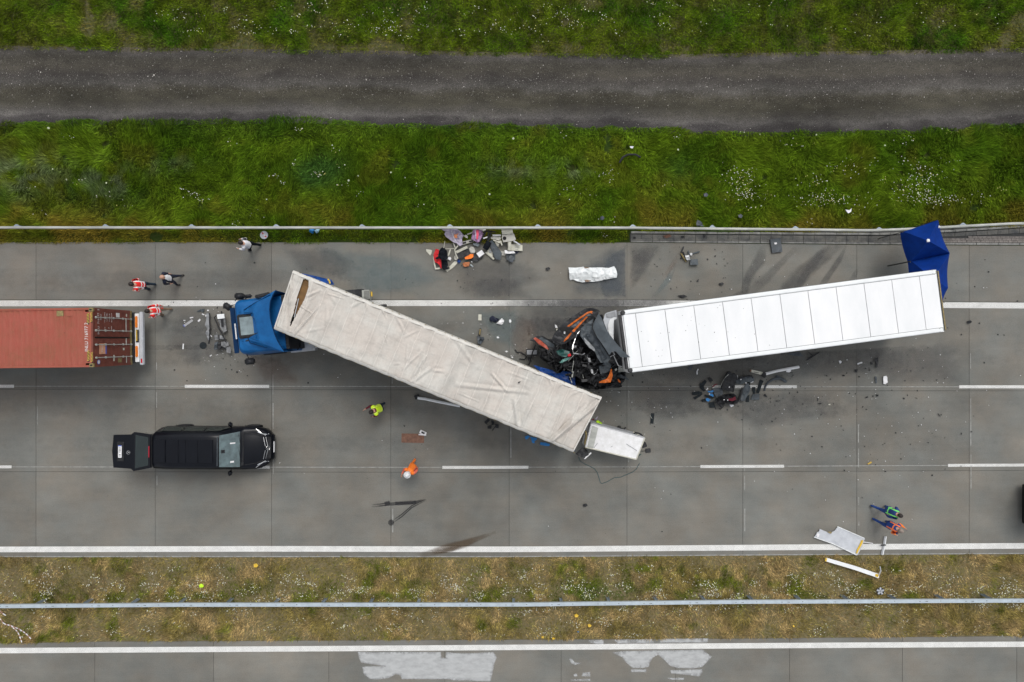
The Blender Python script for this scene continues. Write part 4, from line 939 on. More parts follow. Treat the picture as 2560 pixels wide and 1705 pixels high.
# orange container on its chassis
rc = math.radians(.7)
cx = -17.19; cyR = (852.5-843.6)*28.05/FPX
ct = empty('shipping_container', (cx, cyR, 0), rc, label='rusty orange-red shipping container with locked double doors on a lorry chassis', cat='container')
LC, WC, Z0, Z1 = 12.19, 2.44, 1.15, 4.05
def cont_mat():
    m = mat('container roof paint', (.40, .085, .04), .75, var=.0)
    nt = m.node_tree; N = nt.nodes; Lk = nt.links; b = N['Principled BSDF']; tc = N.new('ShaderNodeTexCoord')
    def noi(s, st, a, c, lo, hi, d=6):
        mp = N.new('ShaderNodeMapping'); mp.inputs['Scale'].default_value = st; Lk.new(tc.outputs['Object'], mp.inputs[0])
        n = N.new('ShaderNodeTexNoise'); n.inputs['Scale'].default_value = s; n.inputs['Detail'].default_value = d; n.inputs['Roughness'].default_value = .7; Lk.new(mp.outputs[0], n.inputs['Vector'])
        r_ = N.new('ShaderNodeMapRange'); r_.inputs['From Min'].default_value = a; r_.inputs['From Max'].default_value = c; r_.inputs['To Min'].default_value = lo; r_.inputs['To Max'].default_value = hi; Lk.new(n.outputs['Fac'], r_.inputs['Value']); return r_.outputs[0]
    def mixc(c1, c2, f):
        q = N.new('ShaderNodeMix'); q.data_type = 'RGBA'
        for s_, c in ((6, c1), (7, c2)):
            if isinstance(c, tuple): q.inputs[s_].default_value = (*c, 1)
            else: Lk.new(c, q.inputs[s_])
        Lk.new(f, q.inputs[0]); return q.outputs[2]
    c = mixc((.33, .082, .055), (.27, .078, .045), noi(.8, (1, 1, 1), .35, .65, 0, 1)); c = mixc(c, (.22, .085, .04), noi(1.6, (1, 1, 1), .52, .75, 0, .7))
    c = mixc(c, (.29, .05, .03), noi(9, (1, .25, 1), .45, .8, 0, .9)); c = mixc(c, (.06, .035, .02), noi(2.3, (1, 1, 1), .70, .735, 0, .85))
    q = N.new('ShaderNodeVectorMath'); q.operation = 'SCALE'; Lk.new(c, q.inputs[0]); Lk.new(noi(42, (1, 1, 1), .25, .75, .72, 1.3), q.inputs['Scale']); Lk.new(q.outputs[0], b.inputs['Base Color']); return m
M['cont_roof'] = cont_mat()
def corr(a0, a1, step, depth):
    pts = []; x = a0
    while x < a1-step: pts += [(x, 0), (x+step*.36, 0), (x+step*.5, -depth), (x+step*.86, -depth)]; x += step
    pts.append((a1, 0)); return pts
cp = corr(-LC+.25, -.32, .235, .02); v = []; f = []
for (x, d) in cp: v += [(x, -WC/2+.09, Z1-.03+d), (x, WC/2-.09, Z1-.03+d)]
for i in range(len(cp)-1): a = 2*i; f.append((a, a+2, a+3, a+1))
mk('roof', v, f, M['cont_roof'], ct, True)
for sy in (-1, 1):
    MB().box((-LC/2, sy*(WC/2-.045), Z1-.045), (LC-.3, .09, .07), bev=.01).build('top_rail', M['cont_roof'], ct, True)
    MB().box((-LC/2, sy*(WC/2-.045), Z0+.06), (LC-.3, .09, .12)).build('bottom_rail', M['rust_cont'], ct, True)
    v = []; f = []
    cp2 = corr(-LC+.15, -.15, .28, .035)
    for (x, d) in cp2: v += [(x, sy*(WC/2-.02+d), Z0+.1), (x, sy*(WC/2-.02+d), Z1-.08)]
    for i in range(len(cp2)-1): a = 2*i; f.append((a, a+1, a+3, a+2))
    mk('side_wall', v, f, M['cont_roof'], ct, True)
    for xx in (-.08, -LC+.08):
        for zz in (Z0+.06, Z1-.06):
            c = MB().box((xx, sy*(WC/2-.08), zz), (.178, .162, .118), bev=.012).build('corner_casting', M['gold_dirty'], ct, True)
            if zz > 2: MB().box((xx, sy*(WC/2-.08), zz+.0595), (.10, .06, .004)).build('casting_hole', M['dark_gap'], c, True)
    MB().box((-.07, sy*(WC/2-.07), (Z0+Z1)/2), (.14, .14, Z1-Z0-.25)).build('corner_post', M['rust_cont'], ct, True)
MB().box((-.19, 0, Z1-.02), (.24, WC-.34, .03)).build('header_plate', M['cont_roof'], ct, True)
MB().box((-.06, 0, Z1-.07), (.12, WC-.34, .12), bev=.008).build('door_header', M['rust_cont'], ct, True)
MB().box((-.06, 0, Z0+.07), (.12, WC-.3, .13), bev=.008).build('door_sill', M['gold_dirty'], ct, True)
MB().box((-LC+.03, 0, (Z0+Z1)/2), (.06, WC-.3, Z1-Z0-.2)).build('front_wall', M['cont_roof'], ct, True)
MB().box((-LC/2, 0, Z0+.1), (LC-.2, WC-.2, .08)).build('floor', M['chassis'], ct, True)
# hazard chevrons on header and roof
for (x0, zz, ys) in ((-.19, Z1-.003, (.98, .55)), (-.19, Z1-.003, (-.55, -.98)), (-.06, Z1-.0085, (1.02, .62)), (-.06, Z1-.0085, (-.62, -1.02))):
    n_ = 7; a, b2 = ys
    base = MB().box((x0, (a+b2)/2, zz), (.10, abs(a-b2)+.02, .004)).build('hazard_stripe', M['black'], ct, True)
    yb = MB()
    for k in range(n_):
        y0 = b2+(a-b2)*(k+.15)/n_; w_ = abs(a-b2)/n_*.5; yb.add([(x0-.048, y0, zz+.004), (x0+.048, y0+.05, zz+.004), (x0+.048, y0+.05+w_, zz+.004), (x0-.048, y0+w_, zz+.004)], [(0, 1, 2, 3)])
    o = yb.build('yellow_bars', M['yellow_paint'], base, True); o['kind'] = 'stuff'
lettering('roof_number', 'INLU 716977 2', .19, M['white_text'], ct, (-.26, .02, Z1+.0), (0, 0, PI/2))
xd = .012
for sy in (-1, 1):
    yc = sy*(WC/4-.045); dw = WC/2-.15; dh = Z1-Z0-.34; zc = (Z0+Z1)/2+.0
    v = []; f = []; zs = [Z0+.17, Z0+.62, Z0+.70, Z0+1.15, Z0+1.23, Z0+1.68, Z0+1.76, Z0+2.2, Z0+2.28, Z1-.17]
    d = MB().box((-.045, yc, zc), (.09, dw, dh), bev=.01).build('door', M['rust_cont'], ct, True)
    for k in range(5): MB().box((.004, yc, Z0+.42+k*.52), (.012, dw-.12, .30), bev=.004).build('pressing', M['rust_cont'], d, True)
    for k in (-.27, .27):
        y_ = yc+k
        rd = MB().tube([(.055, y_, Z0+.1), (.055, y_, Z1-.08)], .019).build('lock_rod', M['galv_old'], d, True)
        kb = MB()
        for z_ in (Z0+.16, Z0+.8, Z0+1.5, Z0+2.1, Z1-.16): kb.box((.05, y_, z_), (.05, .085, .06))
        kb.build('rod_bracket', M['galv_old'], d, True)
        MB().box((.085, y_+.12*sy*(-1 if k > 0 else 1), Z0+.62), (.02, .3, .035)).build('door_handle', M['galv_old'], d, True)
MB().box((.006, 0, (Z0+Z1)/2), (.02, .03, Z1-Z0-.36)).build('door_gasket', M['dark_gap'], ct, True)
def dl(body, size, y_, z_, name='lettering'): return lettering(name, body, size, M['white_text'], ct, (.0125, y_, z_), (PI/2, 0, PI/2))
dl('INLU  716977  2', .155, .66, Z1-.38); dl('45G1', .12, .86, Z1-.55)
for k, (y_, z_, s_, t_) in enumerate(((.85, Z1-.82, .07, 'M.G.W.  32500'), (.85, Z1-.98, .07, 'TARE  3980'), (.85, Z1-1.16, .09, '71650 LB'), (.85, Z1-1.32, .09, '76.3 CU.M'), (.4, Z1-.82, .07, 'KG'), (.4, Z1-1.1, .07, 'LB'), (.4, Z1-1.3, .09, '2694'))): dl(t_, s_, y_, z_)
def plate(name, y_, z_, w_, h_, m_, x_=.0125): return MB().box((x_, y_, z_), (.006, w_, h_)).build(name, M[m_], ct, True)
M['sticker'] = mat('pale orange sticker', (.62, .30, .18), .6, var=.15); M['sticker_blue'] = mat('blue sticker band', (.08, .12, .42), .6)
plate('sticker', -.47, Z1-.62, .44, .42, 'sticker'); plate('sticker_band', -.47, Z1-.88, .44, .09, 'sticker_blue')
lettering('lettering', 'INLU', .13, M['white_text'], ct, (.018, -.47, Z1-.6), (PI/2, 0, PI/2))
plate('sticker', .98, Z1-1.78, .19, .26, 'white_text'); plate('sticker', 1.0, Z1-2.45, .12, .08, 'cream'); plate('sticker', -.88, Z1-1.45, .26, .1, 'cream'); plate('sticker', -.98, Z1-1.9, .2, .28, 'gold_dirty'); plate('sticker', -.5, Z1-2.2, .1, .12, 'cream')
MB().lathe((.0125, -1.02, Z1-.36), [(.10, -.003), (.10, .005)], 'X', 20).build('round_sticker', M['sticker_blue'], ct, True)
MB().lathe((.018, -1.02, Z1-.36), [(.075, -.003), (.075, .003)], 'X', 20).build('round_sticker_face', M['white_text'], ct, True)
for (x, y_) in ((-1.35, 1.0), (-.95, .98)): MB().box((x, y_, Z1-.025), (.28, .22, .012), bev=.005).build('roof_repair_patch', M['gold_dirty'] if x < -1 else M['cont_roof'], ct, True)
# the lorry chassis under it
ch = empty('container_chassis', (cx, cyR, 0), rc, label='pale rear bumper beam with orange lamps on the lorry chassis under the rusty container', cat='trailer')
b = MB()
for sy in (-.45, .45): b.box((-LC/2, sy, .92), (LC, .14, .38))
b.box((-.2, 0, 1.0), (.5, 2.3, .14)); b.box((-LC+.4, 0, 1.0), (.3, 2.3, .14)); b.build('frame', M['chassis'], ch, True)
MB().box((.33, -.03, .92), (.16, 2.42, .20), bev=.03).build('bumper', M['pale_grey'], ch, True)
MB().box((.16, 0, 1.02), (.18, 2.2, .05), bev=.01).build('bumper_step', M['white_dirty'], ch, True)
for y_, l_ in ((.72, .52), (-.62, .5)): MB().box((.16, y_, 1.08), (.10, l_, .07), bev=.02).build('rear_lamp', M['lamp_orange'], ch, True)
pl = MB().box((.19, .08, 1.06), (.12, .58, .05), bev=.008).build('number_plate_holder', M['black'], ch, True); MB().box((.17, .1, 1.088), (.06, .5, .004)).build('number_plate', M['yellow_paint'], pl, True)
MB().box((.345, -1.05, 1.022), (.07, .2, .006)).build('red_reflector', M['red'], ch, True)
for ax in (-1.6, -2.9, -4.2):
    MB().tube([(ax, -1.0, .5), (ax, 1.0, .5)], .07).build('axle', M['chassis'], ch, True)
    for sy in (-1, 1): wheel(ch, (ax, sy*1.02, .5))
for sy in (-1, 1): MB().box((-9.5, sy*.75, .5), (.14, .14, .95), bev=.01).build('landing_leg', M['chassis'], ch, True)

# ---------------------------------------------------------------- blue tractor unit (front towards -x), local frame: x backwards from the cab's front
f0 = (U(580, 756, 3.1)+U(592, 881, 3.1))/2; rzt = math.radians(6.0)
tk = empty('blue_truck', (f0.x, f0.y, 0), rzt, label='blue truck tractor with a roof hatch and smashed front facing the orange container', cat='truck')
Rt = Matrix.Rotation(-rzt, 3, 'Z')
def lt(px, py, z): q = Rt @ (U(px, py, z)-Vector((f0.x, f0.y, 0))); return Vector((q.x, q.y, z))
def loft(rings, closed=True):
    v = []; f = []; k = len(rings[0])
    for r_ in rings: v += [Vector(p) for p in r_]
    for i in range(len(rings)-1):
        for j in range(k if closed else k-1): f.append((i*k+j, i*k+(j+1) % k, (i+1)*k+(j+1) % k, (i+1)*k+j))
    return v, f
def rrect(x0, x1, hw0, hw1, z, r=.22, n=4):
    "rounded plan ring: front at x0 with half width hw0, rear at x1 with hw1"
    P = []
    for (cx_, cy_, a0) in ((x0+r, hw0-r, 90), (x0+r, -(hw0-r), 180), (x1-.05, -(hw1-.05), 270), (x1-.05, hw1-.05, 0)):
        rr_ = r if cx_ == x0+r else .05
        for k in range(n+1): a = math.radians(a0+90*k/n); P.append((cx_+rr_*math.cos(a), cy_+rr_*math.sin(a), z))
    return P
rings = [rrect(-.22, 2.15, 1.20, 1.22, .75), rrect(-.26, 2.15, 1.22, 1.23, 1.35), rrect(-.20, 2.15, 1.22, 1.23, 1.9), rrect(-.02, 2.15, 1.17, 1.20, 2.7), rrect(.06, 2.15, 1.11, 1.17, 2.98), rrect(.16, 2.15, 1.02, 1.12, 3.10, .2), rrect(.4, 2.1, .85, 1.0, 3.17, .2)]
v, f = loft(rings); n_ = len(rings[0]); f.append(tuple(range((len(rings)-1)*n_, len(rings)*n_))); f.append(tuple(reversed(range(n_))))
mk('cab', v, f, M['blue_truck'], tk, True, False)
# wind-screen, lower grille panel
MB().add([(-.215, -1.0, 1.95), (-.215, 1.0, 1.95), (-.05, .95, 2.66), (-.05, -.95, 2.66)], [(0, 1, 2, 3)]).build('windscreen', M['glass_dark'], tk, True)
MB().box((-.10, -.12, 2.86), (.20, 1.95, .07), bev=.02, M=Matrix.Rotation(math.radians(10), 3, 'Y')).build('sun_visor', M['blue_dark'], tk, True)
MB().box((-.25, 0, 1.2), (.10, 2.2, .8), bev=.03).build('grille', M['blue_dark'], tk, True)
MB().box((.02, -.17, 3.055), (.05, .66, .03), M=Matrix.Rotation(math.radians(-30), 3, 'Y')).build('white_badge_strip', M['white_paint'], tk, True)
# roof hatch
h0 = lt(*T4(608, 790), 3.25)
hb = MB().box((h0.x, h0.y, 3.20), (.86, 1.02, .10), bev=.04).build('roof_hatch_frame', M['black'], tk, True)
M['hatch'] = mat('frosted hatch', (.20, .25, .26), .3, var=.3, scale=3, fine=.1)
MB().box((h0.x-.03, h0.y, 3.235), (.60, .80, .05), bev=.05).build('roof_hatch', M['hatch'], hb, True)
MB().box((h0.x+.42, h0.y+.02, 3.19), (.62, .86, .13), bev=.06).build('hatch_fairing', M['blue_truck'], tk, True)
for s_ in (-.33, 0, .33): MB().box((h0.x+.52, h0.y+s_, 3.262), (.30, .012, .012)).build('fairing_rib', M['blue_dark'], tk, True)
# wind deflector: a shell rising to the rear, its wings flaring out
DR = [lt(*T4(*p), 3.85) for p in [(965, 335), (925, 400), (895, 480), (885, 580), (895, 700), (920, 800), (950, 900), (985, 980), (1020, 1040), (1080, 1125)]]
DM = [lt(*T4(*p), 3.55) for p in [(800, 430), (740, 480), (690, 560), (680, 620), (700, 700), (720, 790), (740, 880), (760, 980), (790, 1010), (900, 1085)]]
DF = [lt(*T4(*p), 3.18) for p in [(560, 590), (558, 600), (556, 620), (640, 650), (735, 700), (745, 800), (740, 900), (620, 940), (612, 975), (640, 1000)]]
v, f = loft([DF, DM, DR], False)
v2 = [p-Vector((-.02, 0, .04)) for p in v]; N_ = len(v)
f2 = [tuple(reversed(q)) for q in f]
mk('wind_deflector', v+v2, f+[tuple(i+N_ for i in q) for q in f2], M['blue_truck'], tk, True)
hull = [DR[0], DR[1]-Vector((0, 0, .3)), DM[0]-Vector((0, 0, .25))]
MB().tube([p+Vector((.02, 0, -.01)) for p in DR], .025).build('deflector_lip', M['blue_dark'], tk, True, True)
for a, b_ in ((0, 0), (-1, -1)):     # side wings down to the cab corners
    P = DR[a]; Q = DF[b_]; s_ = 1 if a == 0 else -1
    MB().add([P, Q, (Q.x, Q.y, 3.05), (2.12, s_*1.2, 2.4), (P.x, P.y-.03*s_, 2.5)], [(0, 1, 2, 3, 4)]).build('deflector_wing', M['blue_truck'], tk, True)
for s_ in (-1, 1):
    for k in range(4): MB().box((.75, s_*(.62+.11*k), 3.155-.02*k), (.95, .012, .012)).build('roof_rib', M['blue_dark'], tk, True)
MB().box((h0.x-.55, h0.y+.02, 3.16), (.03, .05, .02)).build('washer_nozzle', M['lamp'], tk, True)
MB().box((h0.x-.1, h0.y-.62, 3.18), (.14, .05, .04)).build('beacon_base', M['black'], tk, True)
for P in ([(555, 585), (660, 545), (682, 635), (556, 642)], [(610, 945), (722, 898), (738, 990), (640, 1012)]):
    Q_ = [lt(*T4(*p), 3.3) for p in P]; b_ = MB(); b_.add([q+Vector((0, 0, -.25)) for q in Q_]+[Q_[0]+Vector((0, 0, -.12)), Q_[1]+Vector((0, 0, .12)), Q_[2]+Vector((0, 0, .12)), Q_[3]+Vector((0, 0, -.12))], [(4, 5, 6, 7), (0, 1, 5, 4), (1, 2, 6, 5), (2, 3, 7, 6), (3, 0, 4, 7)]); b_.build('roof_pod', M['blue_truck'], tk, True)
for P in (((560, 590, 3.22), (700, 500, 3.45), (900, 395, 3.8)), ((560, 645, 3.2), (670, 635, 3.4), (665, 560, 3.45)), ((720, 985, 3.35), (880, 1040, 3.6), (1065, 1112, 3.8)), ((615, 950, 3.2), (640, 1010, 3.25), (860, 1075, 3.55))): MB().tube([lt(*T4(p[0], p[1]), p[2]) for p in P], .018, 5).build('panel_seam', M['blue_dark'], tk, True)
# mirrors: arms from the cab corners
def mirror(pts_c, d, rz_, z, arm_to):
    c = lt(*pts_c, z); m_ = MB().box(c, d, rz=rz_, bev=.05).build('mirror', M['black'], tk, True, True)
    MB().tube([c, arm_to], .022).build('mirror_arm', M['black'], m_, True)
mirror(T4(508, 412), (.34, .26, .38), -.1, 2.7, (.0, 1.15, 2.75)); mirror(T4(615, 412), (.32, .15, .22), 0, 2.85, (.4, 1.12, 2.8)); mirror(T4(640, 1245), (.36, .28, .36), 0, 2.5, (.2, -1.15, 2.6)); mirror(T4(352, 545), (.26, .40, .12), .8, 2.4, (-.1, 1.0, 2.6))
a = lt(*T4(800, 400), 3.1); MB().box(a, (.62, .14, .18), rz=.12, bev=.03).build('side_deflector_vent', M['black'], tk, True)
# cab interior & chassis behind, smashed
MB().box((2.2, 0, 1.9), (.14, 2.3, 2.6), bev=.02).build('cab_rear_wall', M['black'], tk, True)
b = MB()
for sy in (-.42, .42): b.box((3.6, sy, .85), (5.0, .1, .3))
for k in range(5): b.box((2.6+.8*k, 0, .85), (.1, .9, .2))
b.build('chassis_rail', M['chassis'], tk, True)
MB().lathe((4.3, 0, 1.12), [(.5, -.04), (.55, 0), (.5, .05)], 'Z', 24).build('fifth_wheel', M['chassis'], tk, True)
for sy in (-1, 1):
    wheel(tk, (.95, sy*1.02, .5)); wheel(tk, (4.55, sy*.95, .5), w=.6)
    MB().box((.9, sy*1.05, 1.05), (1.15, .45, .12), bev=.05).build('wheel_arch', M['black'], tk, True)
    v = []; f = []; 
    for k in range(9):
        a_ = math.radians(20+140*k/8)
        for yy in (.62, 1.27): v.append((4.55+.62*math.cos(a_), sy*yy, .5+.62*math.sin(a_)))
    for k in range(8): f.append((2*k, 2*k+1, 2*k+3, 2*k+2))
    o = mk('mudguard', v, f, M['black'], tk, True, True)
q = lt(*T4(1340, 1055), .95); tank = MB().box((q.x-.1, q.y+.05, .75), (1.3, .55, .6), bev=.1).build('fuel_tank', M['galv'], tk, True); MB().box((q.x, q.y+.02, 1.065), (.7, .4, .02), bev=.005).build('tank_step', M['pale_grey'], tank, True)
sheet('torn_side_skirt', '', '', [T4(*p) for p in [(1040, 1010), (1180, 980), (1260, 1010), (1280, 1130), (1240, 1165), (1150, 1150), (1060, 1130)]], 1.6, M['black'], .25, .03, 3, parent=tk)
for nm in ('torn_side_skirt',): pass
# torn side fairing on the far side
fr = sheet('side_fairing', 'deep blue torn truck fairing with a yellow edge beside the front of the tarpaulin roof', 'fairing', [T4(*p) for p in [(1290, 118), (1345, 128), (1500, 160), (1625, 190), (1690, 205), (1720, 265), (1640, 262), (1560, 235), (1420, 190)]], 1.5, M['blue_deep'], .12, .03, 1.5, tilt=(-.05, .1))
rodt('yellow_edge', None, None, [(*T4(1635, 195), 1.72), (*T4(1655, 215), 1.72), (*T4(1665, 250), 1.7)], .035, M['yellow'], parent=fr)
mg = MB(); c = U(*T4(2130, 400), 1.0)
t_ = boxt('drive_axle_mudguard', 'black drive-axle mudguard beside the tarpaulin roof on the edge line', 'mudguard', T4(2010, 382), (.66, .38, .35), 2, .62, M['black'], bev=.08)
s_ = boxt('battery_box', 'ribbed grey box with a yellow cap next to the black mudguard', 'box', T4(2130, 398), (.36, .44, .4), 3, .5, M['galv_old'], bev=.02)
for k in range(5): boxt('rib', None, None, T4(2105+14*k, 398), (.02, .4, .02), 3, .9, M['chassis'], parent=s_, bev=.003)
boxt('yellow_cap', None, None, T4(2198, 385), (.06, .22, .1), 3, .6, M['yellow'], parent=s_, bev=.01)

# ---------------------------------------------------------------- black van with its tailgate up (front towards +x)
vx0 = (379-1280)*(CAM_H-1.88)/FPX; vy = -4.86
van = empty('black_van', (vx0, vy, 0), math.radians(-.3), label='black passenger van with its tailgate raised parked over the lane dashes', cat='van')
# stations: x, half-width at sill/belt, roof half width, roof z, belt z
def vring(x, hb, hr, zb, zr, zs=.32, crown=.03):
    P = [(x, -hb*.95, zs), (x, -hb, .55), (x, -hb, zb*.8), (x, -hb*.985, zb), (x, -(hb*.4+hr*.6), (zb*.35+zr*.65)), (x, -hr, zr-.04), (x, -hr*.8, zr), (x, 0, zr+crown)]
    return P+[(x, -p[1], p[2]) for p in reversed(P[:-1])]
st = [(-.02, .93, .72, 1.05, 1.80), (.06, .95, .76, 1.08, 1.87), (.8, .965, .77, 1.08, 1.90), (1.6, .965, .77, 1.08, 1.91), (2.4, .965, .765, 1.07, 1.90), (2.85, .965, .745, 1.06, 1.86), (3.05, .965, .72, 1.05, 1.78), (3.65, .965, .70, 1.04, 1.22), (3.78, .965, .72, 1.02, 1.12), (4.2, .95, .72, .95, 1.03), (4.6, .86, .62, .84, .92), (4.76, .74, .52, .74, .80), (4.84, .54, .40, .60, .66)]
rings = [vring(a, b_, c, d_, e) for (a, b_, c, d_, e) in st]
v, f = loft(rings); k_ = len(rings[0]); f.append(tuple(range(k_-1, -1, -1))); f.append(tuple((len(rings)-1)*k_+i for i in range(k_)))
mk('body', v, f, M['van_paint'], van, True, True)
# wind-screen, glass slightly proud
M['screen'] = mat('tinted windscreen', (.085, .125, .13), .06, var=.55, scale=2.2, spec=.8, coat=.5)
def quadp(P, m_, name, par, up=.012): return MB().add([Vector(p)+Vector((0, 0, up)) for p in P], [tuple(range(len(P)))]).build(name, m_, par, True)
ws = MB().add([(x_, y_*w_, z_+.025*(1-y_*y_)) for (x_, w_, z_) in ((2.98, .70, 1.86), (3.2, .73, 1.70), (3.42, .765, 1.49), (3.66, .80, 1.26)) for y_ in (-1, -.6, 0, .6, 1)], [(5*i+j, 5*i+j+5, 5*i+j+6, 5*i+j+1) for i in range(3) for j in range(4)]).build('windscreen', M['screen'], van, True, True)
MB().box((3.12, -.02, 1.80), (.16, .14, .012), M=Matrix.Rotation(math.radians(42), 3, 'Y')).build('mirror_mount', M['black'], ws, True)
quadp([(3.35, .28, 1.60), (3.52, .28, 1.43), (3.52, .34, 1.43), (3.35, .34, 1.60)], M['paper'], 'sticker', ws)
quadp([(3.36, -.56, 1.59), (3.48, -.56, 1.47), (3.48, -.48, 1.47), (3.36, -.48, 1.59)], M['paper'], 'parking_card', ws)
MB().box((3.72, 0, 1.17), (.14, 1.5, .02), bev=.006).build('cowl', M['black'], van, True)
for a_, b_ in ((-.6, .02), (.05, .66)): MB().tube([(3.69, a_, 1.25), (3.62, b_, 1.31)], .012).build('wiper', M['black'], van, True)
# side windows
for s_ in (-1, 1):
    for (xa, xb) in ((.25, 1.15), (1.22, 2.15), (2.22, 2.95)):
        xt = xb if xb < 2.9 else 2.82
        MB().add([(xa, s_*.972, 1.12), (xb+(.25 if xb > 2.9 else 0), s_*.972, 1.11), (xt, s_*.86, 1.62), (xa, s_*.86, 1.62)], [(0, 1, 2, 3)]).build('side_window', M['glass_dark'], van, True)
    m_ = MB().box((3.18, s_*1.10, 1.16), (.17, .24, .18), bev=.05, rz=s_*.25).build('mirror', M['van_paint'], van, True, True); MB().tube([(3.2, s_*.95, 1.08), (3.19, s_*1.05, 1.12)], .03).build('mirror_arm', M['black'], m_, True)
    wheel(van, (.75, s_*.86, .33), .33, .24); wheel(van, (3.95, s_*.86, .33), .33, .24)
    for cx_ in (.75, 3.95):
        v = []; f = []
        for k in range(11):
            a_ = math.radians(180*k/10)
            for yy in (.80, .985): v.append((cx_+.40*math.cos(a_), s_*yy, .33+.40*math.sin(a_)))
        for k in range(10): f.append((2*k, 2*k+1, 2*k+3, 2*k+2))
        mk('wheel_arch', v, f, M['van_paint'], van, True, True)
    # head lamp
    hl = MB().add([(4.25, s_*.90, .93), (4.62, s_*.80, .80), (4.80, s_*.62, .74), (4.62, s_*.60, .90), (4.36, s_*.72, .98)], [(0, 1, 2, 3, 4)]).build('headlight', M['lamp'], van, True)
    MB().tube([(4.27, s_*.88, .95), (4.5, s_*.70, .95), (4.68, s_*.58, .88)], .018).build('light_strip', M['chrome'], hl, True)
# roof panels
for (xa, xb) in ((.12, .62), (.68, 1.20), (1.26, 1.52), (1.58, 2.06), (2.12, 2.72)): MB().box(((xa+xb)/2, 0, 1.936), (xb-xa, 1.02, .012), bev=.005).build('roof_panel', M['van_paint'], van, True)
MB().box((-.02, 0, 1.83), (.04, 1.5, .06), bev=.01).build('tail_opening_seal', M['black'], van, True)
MB().box((2.9, 0, 1.885), (.03, 1.3, .012)).build('roof_front_seam', M['slate'], van, True)
MB().tube([(3.8, .74, 1.095), (4.3, .66, 1.03), (4.62, .55, .935)], .012).build('bonnet_crease', M['black'], van, True)
MB().tube([(3.8, -.74, 1.095), (4.3, -.66, 1.03), (4.62, -.55, .935)], .012).build('bonnet_crease', M['black'], van, True)
gr = MB().box((4.76, 0, .74), (.2, 1.0, .16), M=Matrix.Rotation(math.radians(35), 3, 'Y'), bev=.03).build('grille', M['black'], van, True)
for k in (-.05, .03): 
    for s_ in (-1, 1): MB().tube([(4.70+k+.04, s_*.09, .90-k), (4.69+k, s_*.3, .89-k), (4.64+k, s_*.5, .87-k)], .014).build('chrome_bar', M['chrome'], gr, True)
def star(parent, c, r, ax='Z', tilt=0.0):
    "ring with three spokes"
    Mx = Matrix.Rotation(tilt, 3, 'Y'); c = Vector(c)
    ring = [c+Mx@Vector((r*math.cos(a_*PI/12), r*math.sin(a_*PI/12), 0)) for a_ in range(25)]
    b_ = MB().tube(ring, r*.12, 6, False)
    for k in range(3): a_ = math.radians(120*k); b_.tube([c, c+Mx@Vector((r*math.cos(a_), r*math.sin(a_), 0))], [r*.16, r*.04], 5)
    return b_.build('emblem', M['chrome'], parent, True)
star(gr, (4.78, 0, .86), .085, tilt=.6)
MB().box((4.93, 0, .48), (.03, .5, .11), bev=.004).build('front_plate', M['paper'], van, True)
MB().box((4.86, 0, .42), (.14, 1.2, .26), bev=.06).build('front_bumper', M['van_paint'], van, True)
# raised tailgate, nearly level, outside face up
tg = MB().add([(-.03, -.74, 1.93), (-.03, .74, 1.93), (-.66, .86, 2.08), (-.68, -.86, 2.08), (-.80, .75, 2.07), (-1.62, .72, 1.99), (-1.68, 0, 1.99), (-1.62, -.72, 1.99), (-.80, -.75, 2.07)], [(0, 1, 2, 3), (3, 2, 4, 8), (8, 4, 5, 6, 7)])
N_ = len(tg.v); tg.v += [q-Vector((0, 0, .07)) for q in tg.v]; tg.f += [tuple(reversed([i+N_ for i in q])) for q in tg.f[:3]]
rim_ = [0, 1, 2, 4, 5, 6, 7, 8, 3]; tg.f += [(rim_[(i+1) % 9], rim_[i], rim_[i]+N_, rim_[(i+1) % 9]+N_) for i in range(9)]
tgo = tg.build('tailgate', M['van_paint'], van, True)
quadp([(-.10, -.62, 1.96), (-.10, .62, 1.96), (-.60, .74, 2.08), (-.62, -.74, 2.08)], M['glass_dark'], 'rear_window', tgo, .006)
MB().box((-.075, -.02, 1.965), (.05, .5, .025), bev=.006).build('brake_light', M['red_lens'], tgo, True)
MB().box((-1.28, 0, 2.045), (.30, .86, .015), bev=.006).build('plate_recess', M['black'], tgo, True)
pl = MB().box((-1.30, 0, 2.055), (.15, .54, .012), bev=.003).build('number_plate', M['paper'], tgo, True)
MB().box((-1.30, .25, 2.063), (.145, .045, .004)).build('blue_band', M['sticker_blue'], pl, True)
for k in range(7):
    if k != 2: MB().box((-1.30, -.2+.06*k, 2.063), (.085, .022, .004)).build('plate_digit', M['black'], pl, True)
star(tgo, (-.92, -.04, 2.075), .075)
for s_ in (-1, 1): MB().tube([(.12, s_*.66, 1.5), (-.42, s_*.66, 1.98)], .012).build('gas_strut', M['chassis'], van, True)

# same van copied past the edge to cast an unseen vehicle's shadow; tailgate left off
v2 = van.copy(); COL.objects.link(v2); v2.location = (23.72, -7.55, 0); v2['label'] = 'second dark van, added mostly out of view for its shadow on the innermost lane'
for c_ in list(van.children):
    if c_.name.startswith('tailgate') or c_.name.startswith('gas_strut'): continue
    d_ = c_.copy(); COL.objects.link(d_); d_.parent = v2
    for g_ in c_.children: e_ = g_.copy(); COL.objects.link(e_); e_.parent = d_
